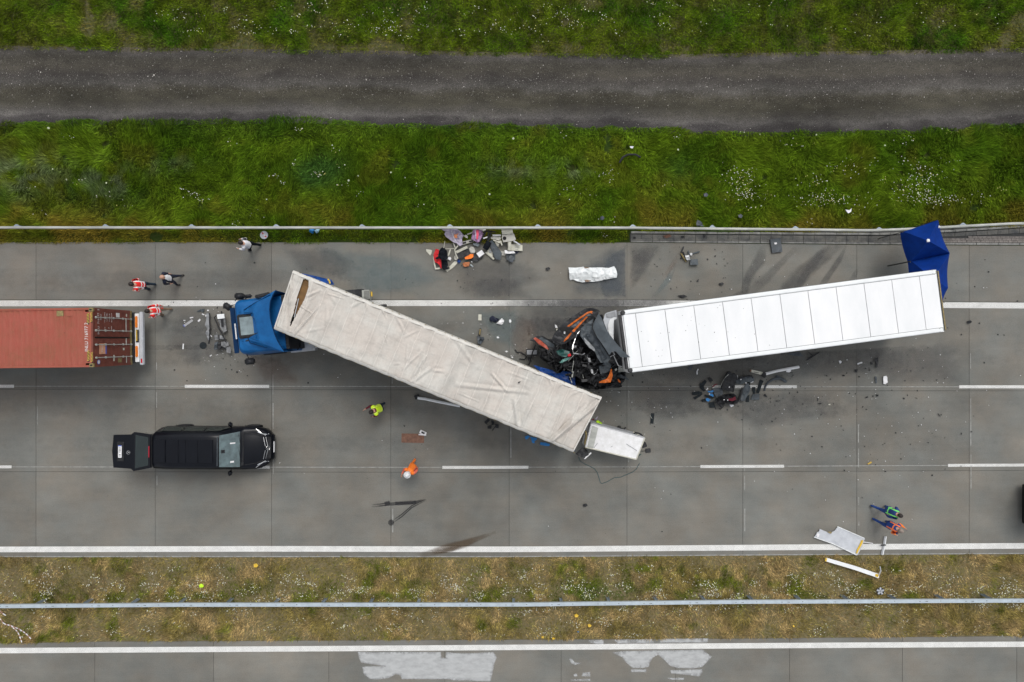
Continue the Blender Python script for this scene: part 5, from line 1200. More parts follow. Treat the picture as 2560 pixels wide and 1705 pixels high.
# ---------------------------------------------------------------- blue pop-up tents
def E(u, v): return (2200+u/5.808, 530+v/5.808)
def canopy(label, apex, corners, zap, zc, mpx=None):
    c3 = [U(*p, z) for p, z in zip(corners, zc)]; a3 = U(*apex, zap)
    ctr = sum(c3, Vector())/len(c3); t = empty('pop_up_tent', (ctr.x, ctr.y, 0), label=label, cat='tent', group='blue tents screening the crash')
    off = wloc(t); n = len(c3)
    for i in range(n):
        A, B = c3[i], c3[(i+1) % n]; K = 12; v = []; f = []
        for r_ in range(K+1):
            for s in range(K+1):
                p = a3.lerp(A, r_/K).lerp(a3.lerp(B, r_/K), s/K); w_ = math.sin(PI*s/K)
                p = p+Vector((0, 0, -.10*w_*(r_/K)+.018*fbn(p.x, p.y, 2.2, i+3)*(1-abs(2*s/K-1))))
                inw = (ctr-p)*.012*w_*(r_/K)**2; inw.z = 0; v.append(p+inw)
        for r_ in range(K):
            for s in range(K): q = r_*(K+1)+s; f.append((q, q+K+1, q+K+2, q+1))
        b0 = len(v)   # valance
        for s in range(K+1): p = v[K*(K+1)+s]; v.append(p-Vector((0, 0, .28)))
        for s in range(K): f.append((K*(K+1)+s, b0+s, b0+s+1, K*(K+1)+s+1))
        mk('canopy_panel', v, f, M['tent_blue'], t, smooth=True)
        MB().tube([(A.x, A.y, 0), (A.x, A.y, A.z-.05)], .018).build('leg', M['chassis'], t)
        MB().tube([a3-Vector((0, 0, .16)), A-Vector((0, 0, .12))], .014).build('rafter', M['galv'], t)
    return t, a3
t1_, a3 = canopy('blue pop-up tent with a white peak cap standing over the shoulder guardrail', (2319.6, 601.4), [E(345, 285), E(845, 118), E(1012, 595), E(458, 718)], 3.05, [2.1, 2.25, 2.2, 1.9])
MB().box(a3+Vector((0, 0, .03)), (.13, .13, .05), bev=.02).build('peak_cap', M['paper'], t1_)
for k, (u, v_) in enumerate(((858, 205), (868, 215), (858, 222))): c = U(*E(u, v_), 2.35); MB().box(c+Vector((0, 0, .0)), (.06, .035, .01), rz=.5*k).build('emblem_piece', M['paper'], t1_)
canopy('blue pop-up tent mostly hidden under the rear corner of the white trailer', (2333, 697), [E(456, 712), E(1014, 590), E(988, 1105), E(906, 1365), E(560, 1330)], 2.9, [1.9, 2.15, 2.1, 2.0, 2.0])
sheet('tent_side_sheet', 'blue tent wall sheet hanging behind the rear edge of the white trailer', 'tent wall', [E(870, 985), E(990, 1110), E(940, 1250), E(903, 1365), E(885, 1200)], 1.2, M['tent_blue'], .1, .01, 2, zf=lambda x, y: .5+.9*max(0, min(1, (y-1.6)/1.3)))
# ---------------------------------------------------------------- crushed black cab in front of the white trailer
def Wk(u, v): return (1280+u/6.031, 740+v/6.031)
def Wp(L_): return [Wk(*p) for p in L_]
wr = empty('crushed_truck_cab', U(*Wk(1150, 820), 0), label='crushed black truck cab with orange stripes wedged between the two trailers', cat='truck wreck')
def part(name, pts, z, m, amp=.1, th=.02, s=2.5, zf=None, parent=wr, holes=()): return sheet(name, None, None, Wp(pts), z, m, amp, th, s, parent=parent, zf=zf, holes=holes)
def pln(ref, z, gx=0.0, gy=0.0, am=.04, s=3.0, sd=1.0):
    c = U(*Wk(*ref), z); return lambda x, y: z+gx*(x-c.x)+gy*(y-c.y)+am*(1-2*abs(fbn(x, y, s, sd)))
part('crushed_core', [(420, 830), (560, 790), (760, 640), (900, 470), (1180, 300), (1300, 330), (1400, 500), (1560, 800), (1640, 1000), (1640, 1200), (1560, 1330), (1200, 1380), (940, 1320), (720, 1160), (520, 1010), (400, 920)], .25, M['black'], .8, .95, 1.7)
part('crushed_core', [(560, 830), (900, 560), (1200, 420), (1420, 620), (1560, 950), (1500, 1200), (1250, 1330), (1000, 1240), (760, 1060)], .5, M['black'], .7, 1.35, 2.3)
part('cab_shell', [(900, 560), (1080, 330), (1280, 300), (1400, 560), (1600, 880), (1560, 1060), (1440, 1000), (1300, 960), (1180, 700), (1050, 560)], .8, M['black'], .3, 1.65, 2)
for q_ in ((700, 700), (1330, 1230)): wheel(wr, U(*Wk(*q_), .5)-wloc(wr), .5, .32)
part('engine_block', [(960, 900), (1120, 860), (1240, 1000), (1280, 1180), (1150, 1230), (1020, 1120)], 1.7, M['chassis'], .3, .2, 4)
zroof = pln((1000, 420), 2.55, .05, .03, .05, 2.2, 2)
part('side_fairing', [(725, 457), (880, 330), (1090, 195), (1150, 184), (1220, 184), (1312, 216), (1290, 290), (1235, 342), (1100, 430), (1010, 525), (930, 640), (800, 720), (690, 735), (590, 665), (640, 560)], 2.55, M['black'], .05, .03, zf=zroof)
up = lambda f, d: (lambda x, y: f(x, y)+d)
part('orange_stripe', [(828, 456), (980, 345), (1140, 238), (1195, 226), (1220, 236), (1200, 248), (1212, 272), (1185, 256), (1150, 262), (1000, 362), (862, 464)], 2.6, M['orange'], zf=up(zroof, .035), th=.008)
part('orange_stripe', [(778, 694), (792, 655), (850, 590), (930, 500), (1030, 395), (1120, 312), (1150, 312), (1060, 400), (965, 510), (880, 610), (830, 655)], 2.6, M['orange'], zf=up(zroof, .038), th=.008)
part('fairing_recess', [(880, 470), (1040, 350), (1150, 275), (1195, 285), (1110, 310), (940, 480)], 2.6, M['charcoal'], zf=up(zroof, .034), th=.006)
part('torn_opening', [(730, 470), (830, 470), (930, 490), (870, 570), (800, 600), (760, 560)], 2.6, M['dark_gap'], zf=up(zroof, .036), th=.006)
zA = pln((1450, 650), 3.70, .42, -.10, .03, 1.2, 4)
part('cab_back_panel', [(1308, 262), (1345, 320), (1372, 385), (1420, 520), (1480, 610), (1560, 722), (1650, 830), (1742, 918), (1700, 922), (1612, 918), (1545, 835), (1490, 830), (1452, 888), (1400, 800), (1330, 690), (1262, 590), (1205, 482), (1235, 400)], 3.5, M['slate'], zf=zA, th=.03)
zB = pln((1240, 620), 3.0, .12, -.05, .10, 1.6, 6)
part('cab_side_panel', [(1035, 492), (1130, 410), (1232, 336), (1212, 480), (1262, 590), (1350, 720), (1440, 850), (1475, 955), (1400, 1000), (1330, 1003), (1280, 930), (1250, 850), (1170, 770), (1090, 690), (1030, 600)], 3.0, M['slate'], zf=zB, th=.03)
part('creased_fold', [(1110, 565), (1190, 560), (1255, 615), (1330, 700), (1420, 830), (1445, 925), (1400, 940), (1360, 990), (1320, 880), (1240, 760), (1150, 650)], 3.1, M['charcoal'], zf=lambda x, y: zB(x, y)+.07+.10*abs(fbn(x, y, 3, 8)), th=.02)
part('glossy_flap', [(1080, 622), (1160, 700), (1242, 792), (1236, 832), (1160, 780), (1100, 705)], 3.1, M['grey_panel'], zf=up(zB, .16), th=.015)
part('glossy_flap', [(1290, 650), (1340, 720), (1420, 860), (1440, 930), (1390, 900), (1330, 800)], 3.1, M['slate'], zf=up(zB, .22), th=.015)
part('lower_panel', [(1305, 1065), (1380, 1010), (1450, 962), (1490, 1050), (1470, 1120), (1440, 1145), (1330, 1180)], 2.5, M['slate'], .15, .03)
part('lower_panel', [(1330, 1190), (1450, 1130), (1490, 1110), (1440, 1230), (1320, 1280)], 2.2, M['charcoal'], .1, .03)
part('orange_bumper_corner', [(1308, 1288), (1380, 1262), (1432, 1238), (1462, 1180), (1488, 1100), (1502, 1100), (1516, 1200), (1500, 1260), (1478, 1302), (1400, 1308), (1310, 1308)], 2.75, M['orange'], .12, .02, 4)
part('bumper_corner', [(1300, 1315), (1490, 1315), (1530, 1190), (1600, 1210), (1630, 1290), (1648, 1362), (1600, 1382), (1450, 1376), (1350, 1345)], 1.4, M['black'], .25, .05, 4)
part('orange_sliver', [(1585, 1250), (1610, 1255), (1635, 1290), (1628, 1310), (1600, 1290)], 1.9, M['orange'], .05, .015, 6)
part('orange_sliver', [(1560, 1130), (1575, 1135), (1580, 1200), (1566, 1195)], 1.9, M['orange_red'], .05, .015, 6)
for k, P in enumerate(([(1560, 1160), (1660, 1190), (1740, 1240), (1765, 1265), (1700, 1250), (1580, 1220)], [(1600, 1140), (1680, 1150), (1670, 1165), (1590, 1165)], [(1640, 1215), (1700, 1190), (1725, 1200), (1690, 1250), (1650, 1240)])): part('splintered_trim', P, 1.6-.2*k, M['charcoal'], .12, .02, 5)
part('white_roof_spoiler', [(1402, 270), (1440, 250), (1570, 213), (1582, 335), (1540, 350), (1536, 560), (1536, 700), (1470, 600), (1400, 430), (1378, 360)], 3.2, M['pale_grey'], zf=pln((1480, 400), 3.15, .05, .05, .03, 1.4, 9), th=.03)
part('white_spoiler_edge', [(1480, 350), (1530, 322), (1580, 318), (1582, 345), (1545, 358), (1532, 420), (1530, 560), (1540, 700), (1500, 650), (1455, 520), (1450, 430)], 3.3, M['white_frame'], zf=pln((1480, 400), 3.22, .05, .05, .02, 1.4, 9), th=.03)
part('spoiler_recess', [(1415, 268), (1560, 225), (1568, 315), (1430, 330)], 3.3, M['grey_panel'], zf=pln((1480, 400), 3.205, .05, .05, .02, 1.4, 9), th=.01)
part('radiator_frame', [(1600, 1000), (1660, 990), (1680, 1140), (1600, 1145)], 2.4, M['galv_old'], .1, .06, 5)
# bent metal edges, hoses
def wrod(name, pts, z, r, m, zz=None):
    return rodt(name, None, None, [(*Wk(*p), z+(zz[i] if zz else .06*math.sin(i*2.1))) for i, p in enumerate(pts)], r, m, parent=wr, n=6)
wrod('door_frame_edge', [(1030, 515), (985, 570), (955, 640), (920, 740), (912, 800), (925, 865)], 2.9, .018, M['chrome'])
wrod('door_frame_edge', [(925, 865), (1000, 872), (1060, 885), (1100, 862)], 2.7, .03, M['chrome'])
wrod('metal_edge', [(1130, 880), (1150, 960), (1165, 1080), (1200, 1160), (1240, 1186), (1275, 1160), (1292, 1105)], 2.4, .016, M['galv'])
wrod('metal_edge', [(1480, 918), (1530, 890), (1560, 960), (1605, 1052), (1660, 1066)], 3.3, .016, M['galv'])
wrod('metal_edge', [(1500, 835), (1530, 845), (1548, 885)], 3.6, .02, M['galv'])
wrod('seam_line', [(1232, 340), (1208, 480), (1262, 590), (1350, 720), (1460, 900)], 3.45, .02, M['dark_gap'], [.0, .02, .05, .1, .12])
wrod('hose', [(560, 880), (640, 960), (700, 1000), (820, 1010), (900, 990)], 1.9, .03, M['black']); wrod('hose', [(1000, 900), (1060, 1000), (1130, 1090), (1180, 1180)], 2.2, .03, M['black']); wrod('hose', [(900, 1050), (960, 1150), (1100, 1260), (1200, 1320)], 1.7, .03, M['black'])
for P in ([(1140, 930), (1180, 935), (1195, 1000), (1160, 1000)], [(1185, 1100), (1215, 1110), (1225, 1160), (1200, 1165)], [(930, 745), (970, 750), (965, 785), (930, 780)], [(780, 530), (805, 540), (800, 575), (778, 565)]): part('torn_aluminium_piece', P, 2.5, M['galv'], .08, .02, 8)
rnd = random.Random(17); fb = MB(); core = [(560, 830), (760, 640), (900, 560), (1030, 700), (1240, 860), (1300, 1000), (1560, 1010), (1580, 1240), (1250, 1350), (1000, 1290), (760, 1120), (520, 970)]
gb = MB(); k = 0
while k < 230:
    u, v_ = rnd.uniform(450, 1640), rnd.uniform(560, 1370)
    if not inside((u, v_), core): continue
    z = rnd.uniform(1.9, 2.75); c = U(*Wk(u, v_), z); d = Vector((rnd.gauss(0, 1), rnd.gauss(0, 1), rnd.gauss(0, .4))).normalized()*rnd.uniform(.05, .32)
    tgt = gb if rnd.random() < .03 else fb
    if rnd.random() < .5: tgt.tube([c-d, c+d*.3, c+d+Vector((0, 0, rnd.uniform(-.1, .1)))], rnd.uniform(.006, .022), 5)
    else: tgt.box(c, (rnd.uniform(.03, .3), rnd.uniform(.02, .12), .02), M=Matrix.Rotation(rnd.uniform(0, 6), 3, 'Z') @ Matrix.Rotation(rnd.uniform(-.9, .9), 3, 'X'))
    k += 1
o = fb.build('crushed_fragments', M['black'], wr); o['kind'] = 'stuff'; o = gb.build('metal_fragments', M['galv_old'], wr); o['kind'] = 'stuff'
# torn off front corner with lamp glass
fc = empty('torn_front_corner', U(*Wk(500, 720), 0), label='torn-off dark front corner of the black cab with a red-orange stripe', cat='wreckage')
zD = pln((480, 700), 1.9, .05, -.05, .06, 2, 12)
part('outer_panel', [(350, 607), (450, 597), (560, 655), (640, 700), (702, 745), (668, 820), (560, 815), (440, 745), (370, 698), (262, 670), (300, 640)], 1.9, M['black'], zf=zD, th=.04, parent=fc)
part('red_orange_stripe', [(322, 640), (352, 622), (430, 668), (520, 745), (556, 806), (530, 806), (470, 765), (400, 722)], 1.95, M['orange_red'], zf=up(zD, .05), th=.01, parent=fc)
part('teal_inlay', [(400, 640), (450, 620), (540, 670), (640, 735), (640, 780), (560, 760), (470, 690)], 1.95, M['slate'], zf=up(zD, .045), th=.01, parent=fc)
part('dark_underside', [(380, 740), (560, 830), (660, 830), (640, 1000), (520, 960), (430, 900)], .3, M['black'], .4, 1.3, parent=fc)
part('inner_mass', [(330, 640), (440, 620), (680, 750), (640, 810), (450, 740)], .2, M['black'], .1, 1.6, parent=fc)
sheet('teal_lamp_shell', 'broken dark teal lamp shell lying in the middle of the crushed cab', 'lamp shell', Wp([(665, 830), (740, 800), (800, 815), (862, 832), (866, 890), (800, 922), (740, 905), (690, 880)]), 2.85, M['teal'], .15, .02, 5)
sheet('teal_lamp_cover', 'pale teal lamp cover sliver just under the broken teal lamp shell', 'lamp cover', Wp([(715, 1005), (760, 955), (830, 928), (885, 922), (850, 960), (790, 985), (750, 1010)]), 2.85, mat('pale teal shell', (.10, .25, .22), .4, var=.4), .08, .02, 6)
sheet('red_rag', 'small red rag beside the teal lamp shell in the wreck', 'rag', Wp([(838, 882), (880, 866), (892, 890), (880, 905), (845, 915)]), 3.0, M['red'], .05, .015, 9)
zBl = pln((700, 1200), 1.6, .1, -.05, .06, 2.5, 15)
bp_ = sheet('blue_body_panel', 'torn glossy deep blue body panel between the crushed cab and the tarpaulin roof', 'body panel', Wp([(320, 1045), (360, 1050), (480, 1085), (600, 1115), (680, 1168), (740, 1150), (765, 1128), (860, 1145), (872, 1060), (930, 1075), (945, 1200), (952, 1345), (800, 1320), (560, 1230), (400, 1120)]), 1.6, M['blue_deep'], zf=zBl, thick=.03)
rodt('white_scratch', None, None, [(*Wk(870, 1215), 1.78), (*Wk(888, 1260), 1.8), (*Wk(905, 1315), 1.8)], .014, M['white_frame'], parent=bp_)
gp = empty('broken_grille', U(*Wk(300, 850), 0), label='small broken grey slatted grille on the road at the tip of the wreck', cat='grille')
MB().box(U(*Wk(300, 850), .3), (.5, .34, .04), rz=.05).build('backing', M['chassis'], gp)
for k in range(4): MB().box(U(*Wk(300, 822+17*k), .335), (.46, .035, .02), rz=.02).build('slat', M['pale_grey'], gp)
lad = empty('side_step_grid', U(*Wk(670, 650), 0), label='pale ladder-like step grid standing at the edge of the crushed cab', cat='step')
MB().tube([U(*Wk(660, 610), 2.2), U(*Wk(625, 695), 2.2), U(*Wk(690, 715), 2.2), U(*Wk(660, 610), 2.2)], .016, 6).build('outline', M['galv'], lad)
for k in range(3): MB().tube([U(*Wk(650-8*k, 640+20*k), 2.2), U(*Wk(675+3*k, 650+20*k), 2.2)], .012, 6).build('rung', M['galv'], lad)
rodt('bent_hose', 'thin bent black hose on the road beside the tip of the wreck', 'hose', [(*Wk(45, 810), .05), (*Wk(80, 850), .07), (*Wk(140, 850), .06), (*Wk(195, 890), .07), (*Wk(215, 920), .05), (*Wk(190, 955), .05), (*Wk(110, 950), .05)], .028, M['black'])
rodt('broken_strut', 'long thin broken strut leaning from the torn front corner to the tarpaulin edge', 'strut', [(*Wk(350, 740), 1.2), (*Wk(310, 850), .9), (*Wk(270, 990), .6), (*Wk(255, 1035), .5)], .03, M['chassis'])
sheet('twisted_bracket', 'small twisted rust-brown bracket on the strut near the tarpaulin edge', 'bracket', Wp([(240, 900), (280, 910), (290, 960), (300, 990), (260, 1000), (235, 950)]), .5, M['chassis'], .15, .03, 6)
sheet('white_scrap', 'white plastic scrap on the road above the fold of the wreck', 'scrap', Wp([(645, 430), (670, 440), (688, 478), (655, 480)]), .1, M['paper'], .04)
sheet('cloth_scrap', 'small pale rag next to the white scrap above the wreck', 'rag', Wp([(665, 492), (688, 495), (690, 525), (670, 528)]), .1, M['cream'], .04)
sheet('white_box_scrap', 'pale torn board beneath the orange corner of the wreck', 'board', Wp([(1255, 1335), (1340, 1318), (1375, 1342), (1260, 1368)]), .15, M['greige'], .05)
sheet('blue_scrap', 'small blue wrapper beside the pale board under the wreck', 'wrapper', Wp([(1200, 1320), (1245, 1318), (1250, 1360), (1210, 1365)]), .2, M['blue_bright'], .05)
sheet('black_trim_length', 'long dark trim lying between tarpaulin roof and the blue wrapper', 'trim', Wp([(950, 1310), (1040, 1310), (1180, 1380), (1175, 1410), (1080, 1380)]), .5, M['black'], .2, .04, 4)

# ---------------------------------------------------------------- white box body behind the tarpaulin trailer
bxp = [B8(1165, 250), B8(1070, 640), B8(1900, 840), B8(2040, 490)]
topz = 1.45
c4 = [U(*p, topz) for p in bxp]; cc = sum(c4, Vector())/4
bx = empty('white_box_wreck', (cc.x, cc.y, 0), label='battered open white box body with a grey side wall behind the tarpaulin trailer', cat='box body')
vx = [q.copy() for q in c4]+[Vector((q.x, q.y, .12)) for q in c4]
zt_ = lambda x, y: topz-.01+.012*fbn(x, y, 2.5, 3)
vv, ff = sheet_mesh([(q.x, q.y) for q in c4], zt_, .12, .02); mk('lid', vv, ff, M['white_dirty'], bx)
for i in range(4):
    a, b_ = c4[i], c4[(i+1) % 4]; dvec = (b_-a).normalized(); nn = Vector((dvec.y, -dvec.x, 0))*.02
    mk('side_wall' if i != 3 else 'long_wall', [Vector((a.x, a.y, .12))-nn, Vector((b_.x, b_.y, .12))-nn, Vector((b_.x, b_.y, topz))-nn, Vector((a.x, a.y, topz))-nn, Vector((a.x, a.y, .12))+nn, Vector((b_.x, b_.y, .12))+nn, Vector((b_.x, b_.y, topz))+nn, Vector((a.x, a.y, topz))+nn], [(0, 1, 2, 3), (7, 6, 5, 4), (0, 4, 5, 1), (1, 5, 6, 2), (2, 6, 7, 3), (3, 7, 4, 0)], M['pale_grey'] if i == 3 else M['white_dirty'], bx)
    MB().tube([a+Vector((0, 0, .01)), b_+Vector((0, 0, .01))], .028, 6).build('edge_rail', M['galv'] if i in (0, 3) else M['cream'], bx)
def q4(s, t): return c4[0].lerp(c4[3], s).lerp(c4[1].lerp(c4[2], s), t)
P = [q4(.03, .08), q4(.14, .1), q4(.15, .95), q4(.03, .97)]
vv, ff = sheet_mesh([(q.x, q.y) for q in P], lambda x, y: topz+.025+.012*abs(fbn(x, y, 5, 4)), .08, .012); mk('torn_end_strip', vv, ff, M['galv_old'], bx)
for (s0, t0, s1, t1) in ((.2, .72, .16, .95), (.72, .45, .95, .62), (.46, .75, .49, .68)): MB().tube([q4(s0, t0)+Vector((0, 0, .028)), q4(s1, t1)+Vector((0, 0, .028))], .010, 5).build('scratch_ridge', M['grey_panel'], bx)
lc = MB()
for k in range(14): lc.tube([q4(.1+.06*k, .045), q4(.13+.06*k+rnd.uniform(0, .03), .055)], .008, 5)
o = lc.build('broken_sealant', M['gold_dirty'], bx); o['kind'] = 'stuff'
def N4(u, v): return (1470+u/11.2, 1030+v/11.2)
lj = sheet('hi_vis_jacket', 'crumpled lime yellow jacket lying against the near side of the white box body', 'jacket', [N4(*p) for p in [(200, 290), (225, 240), (265, 222), (310, 240), (360, 280), (390, 330), (370, 370), (320, 360), (260, 345), (205, 320)]], .35, M['lime'], .22, .03, 5)
sheet('sleeve', None, None, [N4(*p) for p in [(230, 235), (270, 225), (300, 260), (260, 300), (225, 280)]], .52, M['lime'], .15, .03, 6, parent=lj)
rodt('splintered_stick', 'splintered pale stick cross beside the lime jacket', 'stick', [(*N4(390, 355), .2), (*N4(470, 350), .25), (*N4(560, 378), .2)], .018, M['greige'])
rodt('splintered_twig', 'thin pale wire tuft standing just above the lime jacket', 'wire', [(*N4(400, 230), .2), (*N4(430, 250), .35), (*N4(420, 310), .3)], .012, M['greige'])
sheet('pale_rag', 'small pale lilac rag near the torn rear edge of the tarpaulin trailer', 'rag', [N4(*p) for p in [(200, 170), (250, 130), (285, 110), (255, 160), (240, 200), (205, 200)]], .2, M['lilac'], .1)
sheet('dark_bundle', 'dark maroon bundle tucked behind the tarpaulin trailer above the lime jacket', 'bundle', [N4(*p) for p in [(110, 190), (160, 180), (170, 215), (120, 240)]], .3, M['maroon'], .15, .03)
rodt('bent_black_bracket', 'bent black wire bracket on the road above the white box body', 'bracket', [(*N4(820, 460), .05), (*N4(850, 400), .2), (*N4(905, 400), .25), (*N4(890, 450), .2), (*N4(1000, 490), .15), (*N4(1060, 430), .1)], .035, M['black'])
sheet('grey_mesh_scrap', 'dark grey mesh scrap under the bent black wire bracket', 'scrap', [N4(*p) for p in [(800, 490), (960, 500), (1000, 540), (900, 545), (780, 520)]], .03, M['charcoal'], .06)
sheet('tan_foam_piece', 'tan foam chunk with dark stripes at the upper corner of the white box body', 'foam', [N4(*p) for p in [(1240, 610), (1270, 535), (1310, 575), (1400, 590), (1430, 640), (1350, 645)]], .8, M['cream'], .2, .04, 4)
rodt('black_band', 'black curved strap over the tan foam chunk at the box body', 'strap', [(*N4(1260, 615), .98), (*N4(1340, 580), 1.05), (*N4(1430, 600), 1.0), (*N4(1500, 640), .95), (*N4(1540, 700), .9)], .035, M['black'])
boxt('black_latch', 'black latch block on the far end of the white box body', 'latch', N4(1560, 920), (.22, .2, .3), 20, 1.0, M['black'])
pd = boxt('grey_pad', 'small grey square pad on a stalk beside the far end of the white box body', 'pad', N4(1680, 1080), (.25, .2, .05), 5, .0, M['chassis']); rodt('stalk', None, None, [(*N4(1480, 1095), .05), (*N4(1560, 1090), .05), (*N4(1635, 1078), .04)], .012, M['black'], parent=pd)
sheet('dark_rectangle_mat', 'upright dark teal rectangular mat lying alone above the white box body', 'mat', [N4(*p) for p in [(1765, 30), (1858, 35), (1830, 328), (1738, 318)]], .004, M['charcoal_flat'], .015, .015)
rodt('pale_strip_on_mat', 'short pale metal strip lying on the dark rectangular mat', 'strip', [(*N4(1735, 90), .05), (*N4(1790, 180), .05)], .012, M['galv_old'])
rodt('teal_rod', 'short teal rod at the lower corner of the white box body', 'rod', [(*N4(1400, 1235), .03), (*N4(1490, 1175), .03)], .02, M['teal'])
cb = [(955, 800), (985, 870), (1050, 910), (1140, 955), (1210, 985), (1260, 1050), (1285, 1120), (1315, 1225), (1340, 1235), (1420, 1210), (1540, 1140), (1650, 1130), (1740, 1090), (1840, 1050), (1900, 1000), (1955, 905)]
rodt('thin_cable', 'long thin dark green cable winding across the lane below the white box body', 'cable', [(*B8(*p), .02) for p in cb], .012, mat('dark green cable', (.03, .08, .09), .6), n=6)
for k, P in enumerate(([(75, 470), (130, 445), (165, 465), (130, 500), (95, 515)], [(165, 470), (280, 490), (270, 520), (235, 540), (240, 575), (200, 572), (185, 520)], [(330, 560), (420, 565), (490, 590), (480, 620), (420, 618), (328, 600)])):
    sheet('blue_foam_sheet', ['small blue foam patch, smallest of the three below the tarpaulin edge', 'three-pronged blue foam piece under the tarpaulin edge', 'long flat blue foam piece nearest the rear of the tarpaulin trailer'][k], 'foam sheet', [B8(*p) for p in P], .01, M['blue_bright'], .03, .02, group='blue foam pieces')
def Q(u, v): return (1160+u/4.75, 770+v/4.75)
sk = empty('broken_seat_frame', U(*Q(340, 1385), 0), label='black broken seat frame on the road just below the tarpaulin trailer', cat='bracket')  # pieces of a broken black seat frame
for P in ([(240, 1350), (285, 1310), (310, 1330), (270, 1370), (290, 1385), (260, 1375)], [(325, 1330), (360, 1345), (360, 1385), (330, 1380)], [(370, 1375), (412, 1380), (410, 1425), (375, 1422)], [(280, 1395), (330, 1400), (325, 1432), (280, 1430)]): sheet('seat_frame_plate', None, None, [Q(*p) for p in P], .03, M['black'], .08, .04, parent=sk)
rodt('tie', None, None, [(*Q(300, 1400), .06), (*Q(350, 1380), .1), (*Q(390, 1385), .08), (*Q(335, 1455), .04)], .02, M['black'], parent=sk)
rodt('white_roof_rail', 'long white bent rail sticking out from under the tarpaulin trailer', 'rail', [(*(880+715/4.355, 960+152/4.355), .12), (*(880+800/4.355, 960+163/4.355), .12), (*(880+900/4.355, 960+185/4.355), .12), (1150, 1015, .12)], .065, M['white_frame'])
boxt('rail_end_bracket', 'black bracket at the outer end of the long white bent rail', 'bracket', (880+708/4.355, 960+140/4.355), (.22, .2, .12), 20, .0, M['black'])
# things lying on the tarpaulin
for P, lb in (([X2(1100, 805), X2(1108, 800), X2(1128, 795), X2(1120, 808), X2(1105, 815)], 'black splinter lying on the tarpaulin roof'),): sheet('black_splinter', lb, 'splinter', P, 3.99, M['black'], .02, .02)

# ---------------------------------------------------------------- heap of cab furniture by the guardrail
def A5(u, v): return (1040+u/7.85, 560+v/7.846)
def K1(u, v): return (1000+u/11.2, 560+v/11.2)
def K2(u, v): return (1160+u/11.2, 560+v/11.2)
def S(name, label, cat, f, pts, z, m, amp=.04, th=.015, s=3.0, **k): return sheet(name, label, cat, [f(*p) for p in pts], z, M[m], amp, th, s, **k)
bk = S('patterned_blanket', 'pale lilac blanket with an orange print under the guardrail', 'blanket', K1, [(1190, 185), (1240, 120), (1420, 120), (1560, 135), (1680, 200), (1800, 340), (1740, 430), (1760, 580), (1690, 640), (1600, 560), (1500, 530), (1430, 470), (1290, 370), (1255, 300), (1290, 230)], .12, 'lilac', .28, .02, 3.5)
S('orange_print', None, None, K1, [(1530, 280), (1570, 300), (1620, 260), (1635, 262), (1600, 330), (1615, 390), (1560, 405), (1520, 370), (1515, 310)], .42, 'terracotta', .05, .006, parent=bk)
rodt('white_string', 'thin white cord trailing from the lilac blanket', 'cord', [(*K1(1440, 190), .35), (*K1(1500, 380), .42), (*K1(1560, 470), .4), (*K1(1620, 590), .25)], .01, M['paper'], n=6)
S('torn_plastic_tip', 'grey torn plastic tip between the lilac blanket and pink bedding', 'plastic piece', K1, [(1790, 330), (1850, 300), (1900, 350), (1890, 400), (1820, 370)], .3, 'greige', .04)
pk = S('pink_bedding', 'mauve and hot pink bundle of bedding under the guardrail', 'bedding', K2, [(240, 220), (280, 170), (400, 160), (500, 200), (545, 270), (500, 400), (440, 520), (380, 545), (300, 500), (215, 430), (225, 300)], .15, 'mauve', .35, .02, 3)
S('pink_panel', None, None, K2, [(335, 175), (415, 178), (410, 330), (385, 440), (345, 430), (350, 300)], .52, 'pink', .06, .02, parent=pk); S('pale_panel', None, None, K2, [(300, 175), (332, 180), (345, 300), (335, 430), (310, 400), (315, 280)], .5, 'lilac', .08, .02, parent=pk)
S('clear_plastic_bag', 'crumpled clear plastic bag below the pink bedding', 'bag', K2, [(255, 530), (340, 540), (430, 560), (430, 610), (390, 640), (300, 610), (260, 580)], .05, 'clear', .15, .01, 7)
S('grey_fabric_cap', 'grey rounded cloth behind the pink bedding at the guardrail', 'cloth', K2, [(410, 130), (560, 125), (620, 150), (600, 190), (540, 220), (430, 200)], .15, 'greige', .12)
vp = S('vent_panel', 'pale panel with two dark air vents below the pink bedding', 'panel', K1, [(1735, 500), (1900, 455), (2060, 425), (2070, 500), (1920, 540), (1760, 585)], .1, 'greige', .02)
for P in ([(1750, 515), (1850, 492), (1855, 540), (1755, 562)], [(1930, 475), (2050, 452), (2050, 495), (1930, 520)]): S('air_vent', None, None, K1, P, .125, 'black', .005, .01, parent=vp)
rodt('greige_lever', 'pale plastic lever across the grass beside the vent panel', 'lever', [(*K1(1880, 290), .25), (*K1(1960, 265), .28), (*K1(2030, 240), .25)], .03, M['greige'])
S('cream_triangle', 'cream triangular plastic piece lying alone beside the red jacket', 'plastic piece', K1, [(735, 708), (860, 725), (900, 740), (885, 820), (848, 886), (740, 765)], .01, 'cream', .03)
fr_ = empty('cream_window_frame', U(*K1(1060, 1050), 0), label='cream plastic frame lying half under the red jacket', cat='frame')
for P in ([(930, 910), (950, 920), (985, 1090), (1010, 1240), (985, 1275), (950, 1130), (925, 970)], [(985, 1275), (1005, 1235), (1120, 1220), (1140, 1260), (1060, 1272)]): S('frame_bar', None, None, K1, P, .05, 'cream', .02, .03, parent=fr_)
S('red_jacket', 'bright red jacket lying across the cream frame', 'jacket', K1, [(1000, 700), (1080, 715), (1110, 790), (1070, 860), (1080, 930), (1150, 960), (1165, 1080), (1170, 1240), (1150, 1255), (1110, 1160), (1060, 1110), (990, 1080), (950, 980), (948, 880)], .12, 'red', .14, .02, 4)
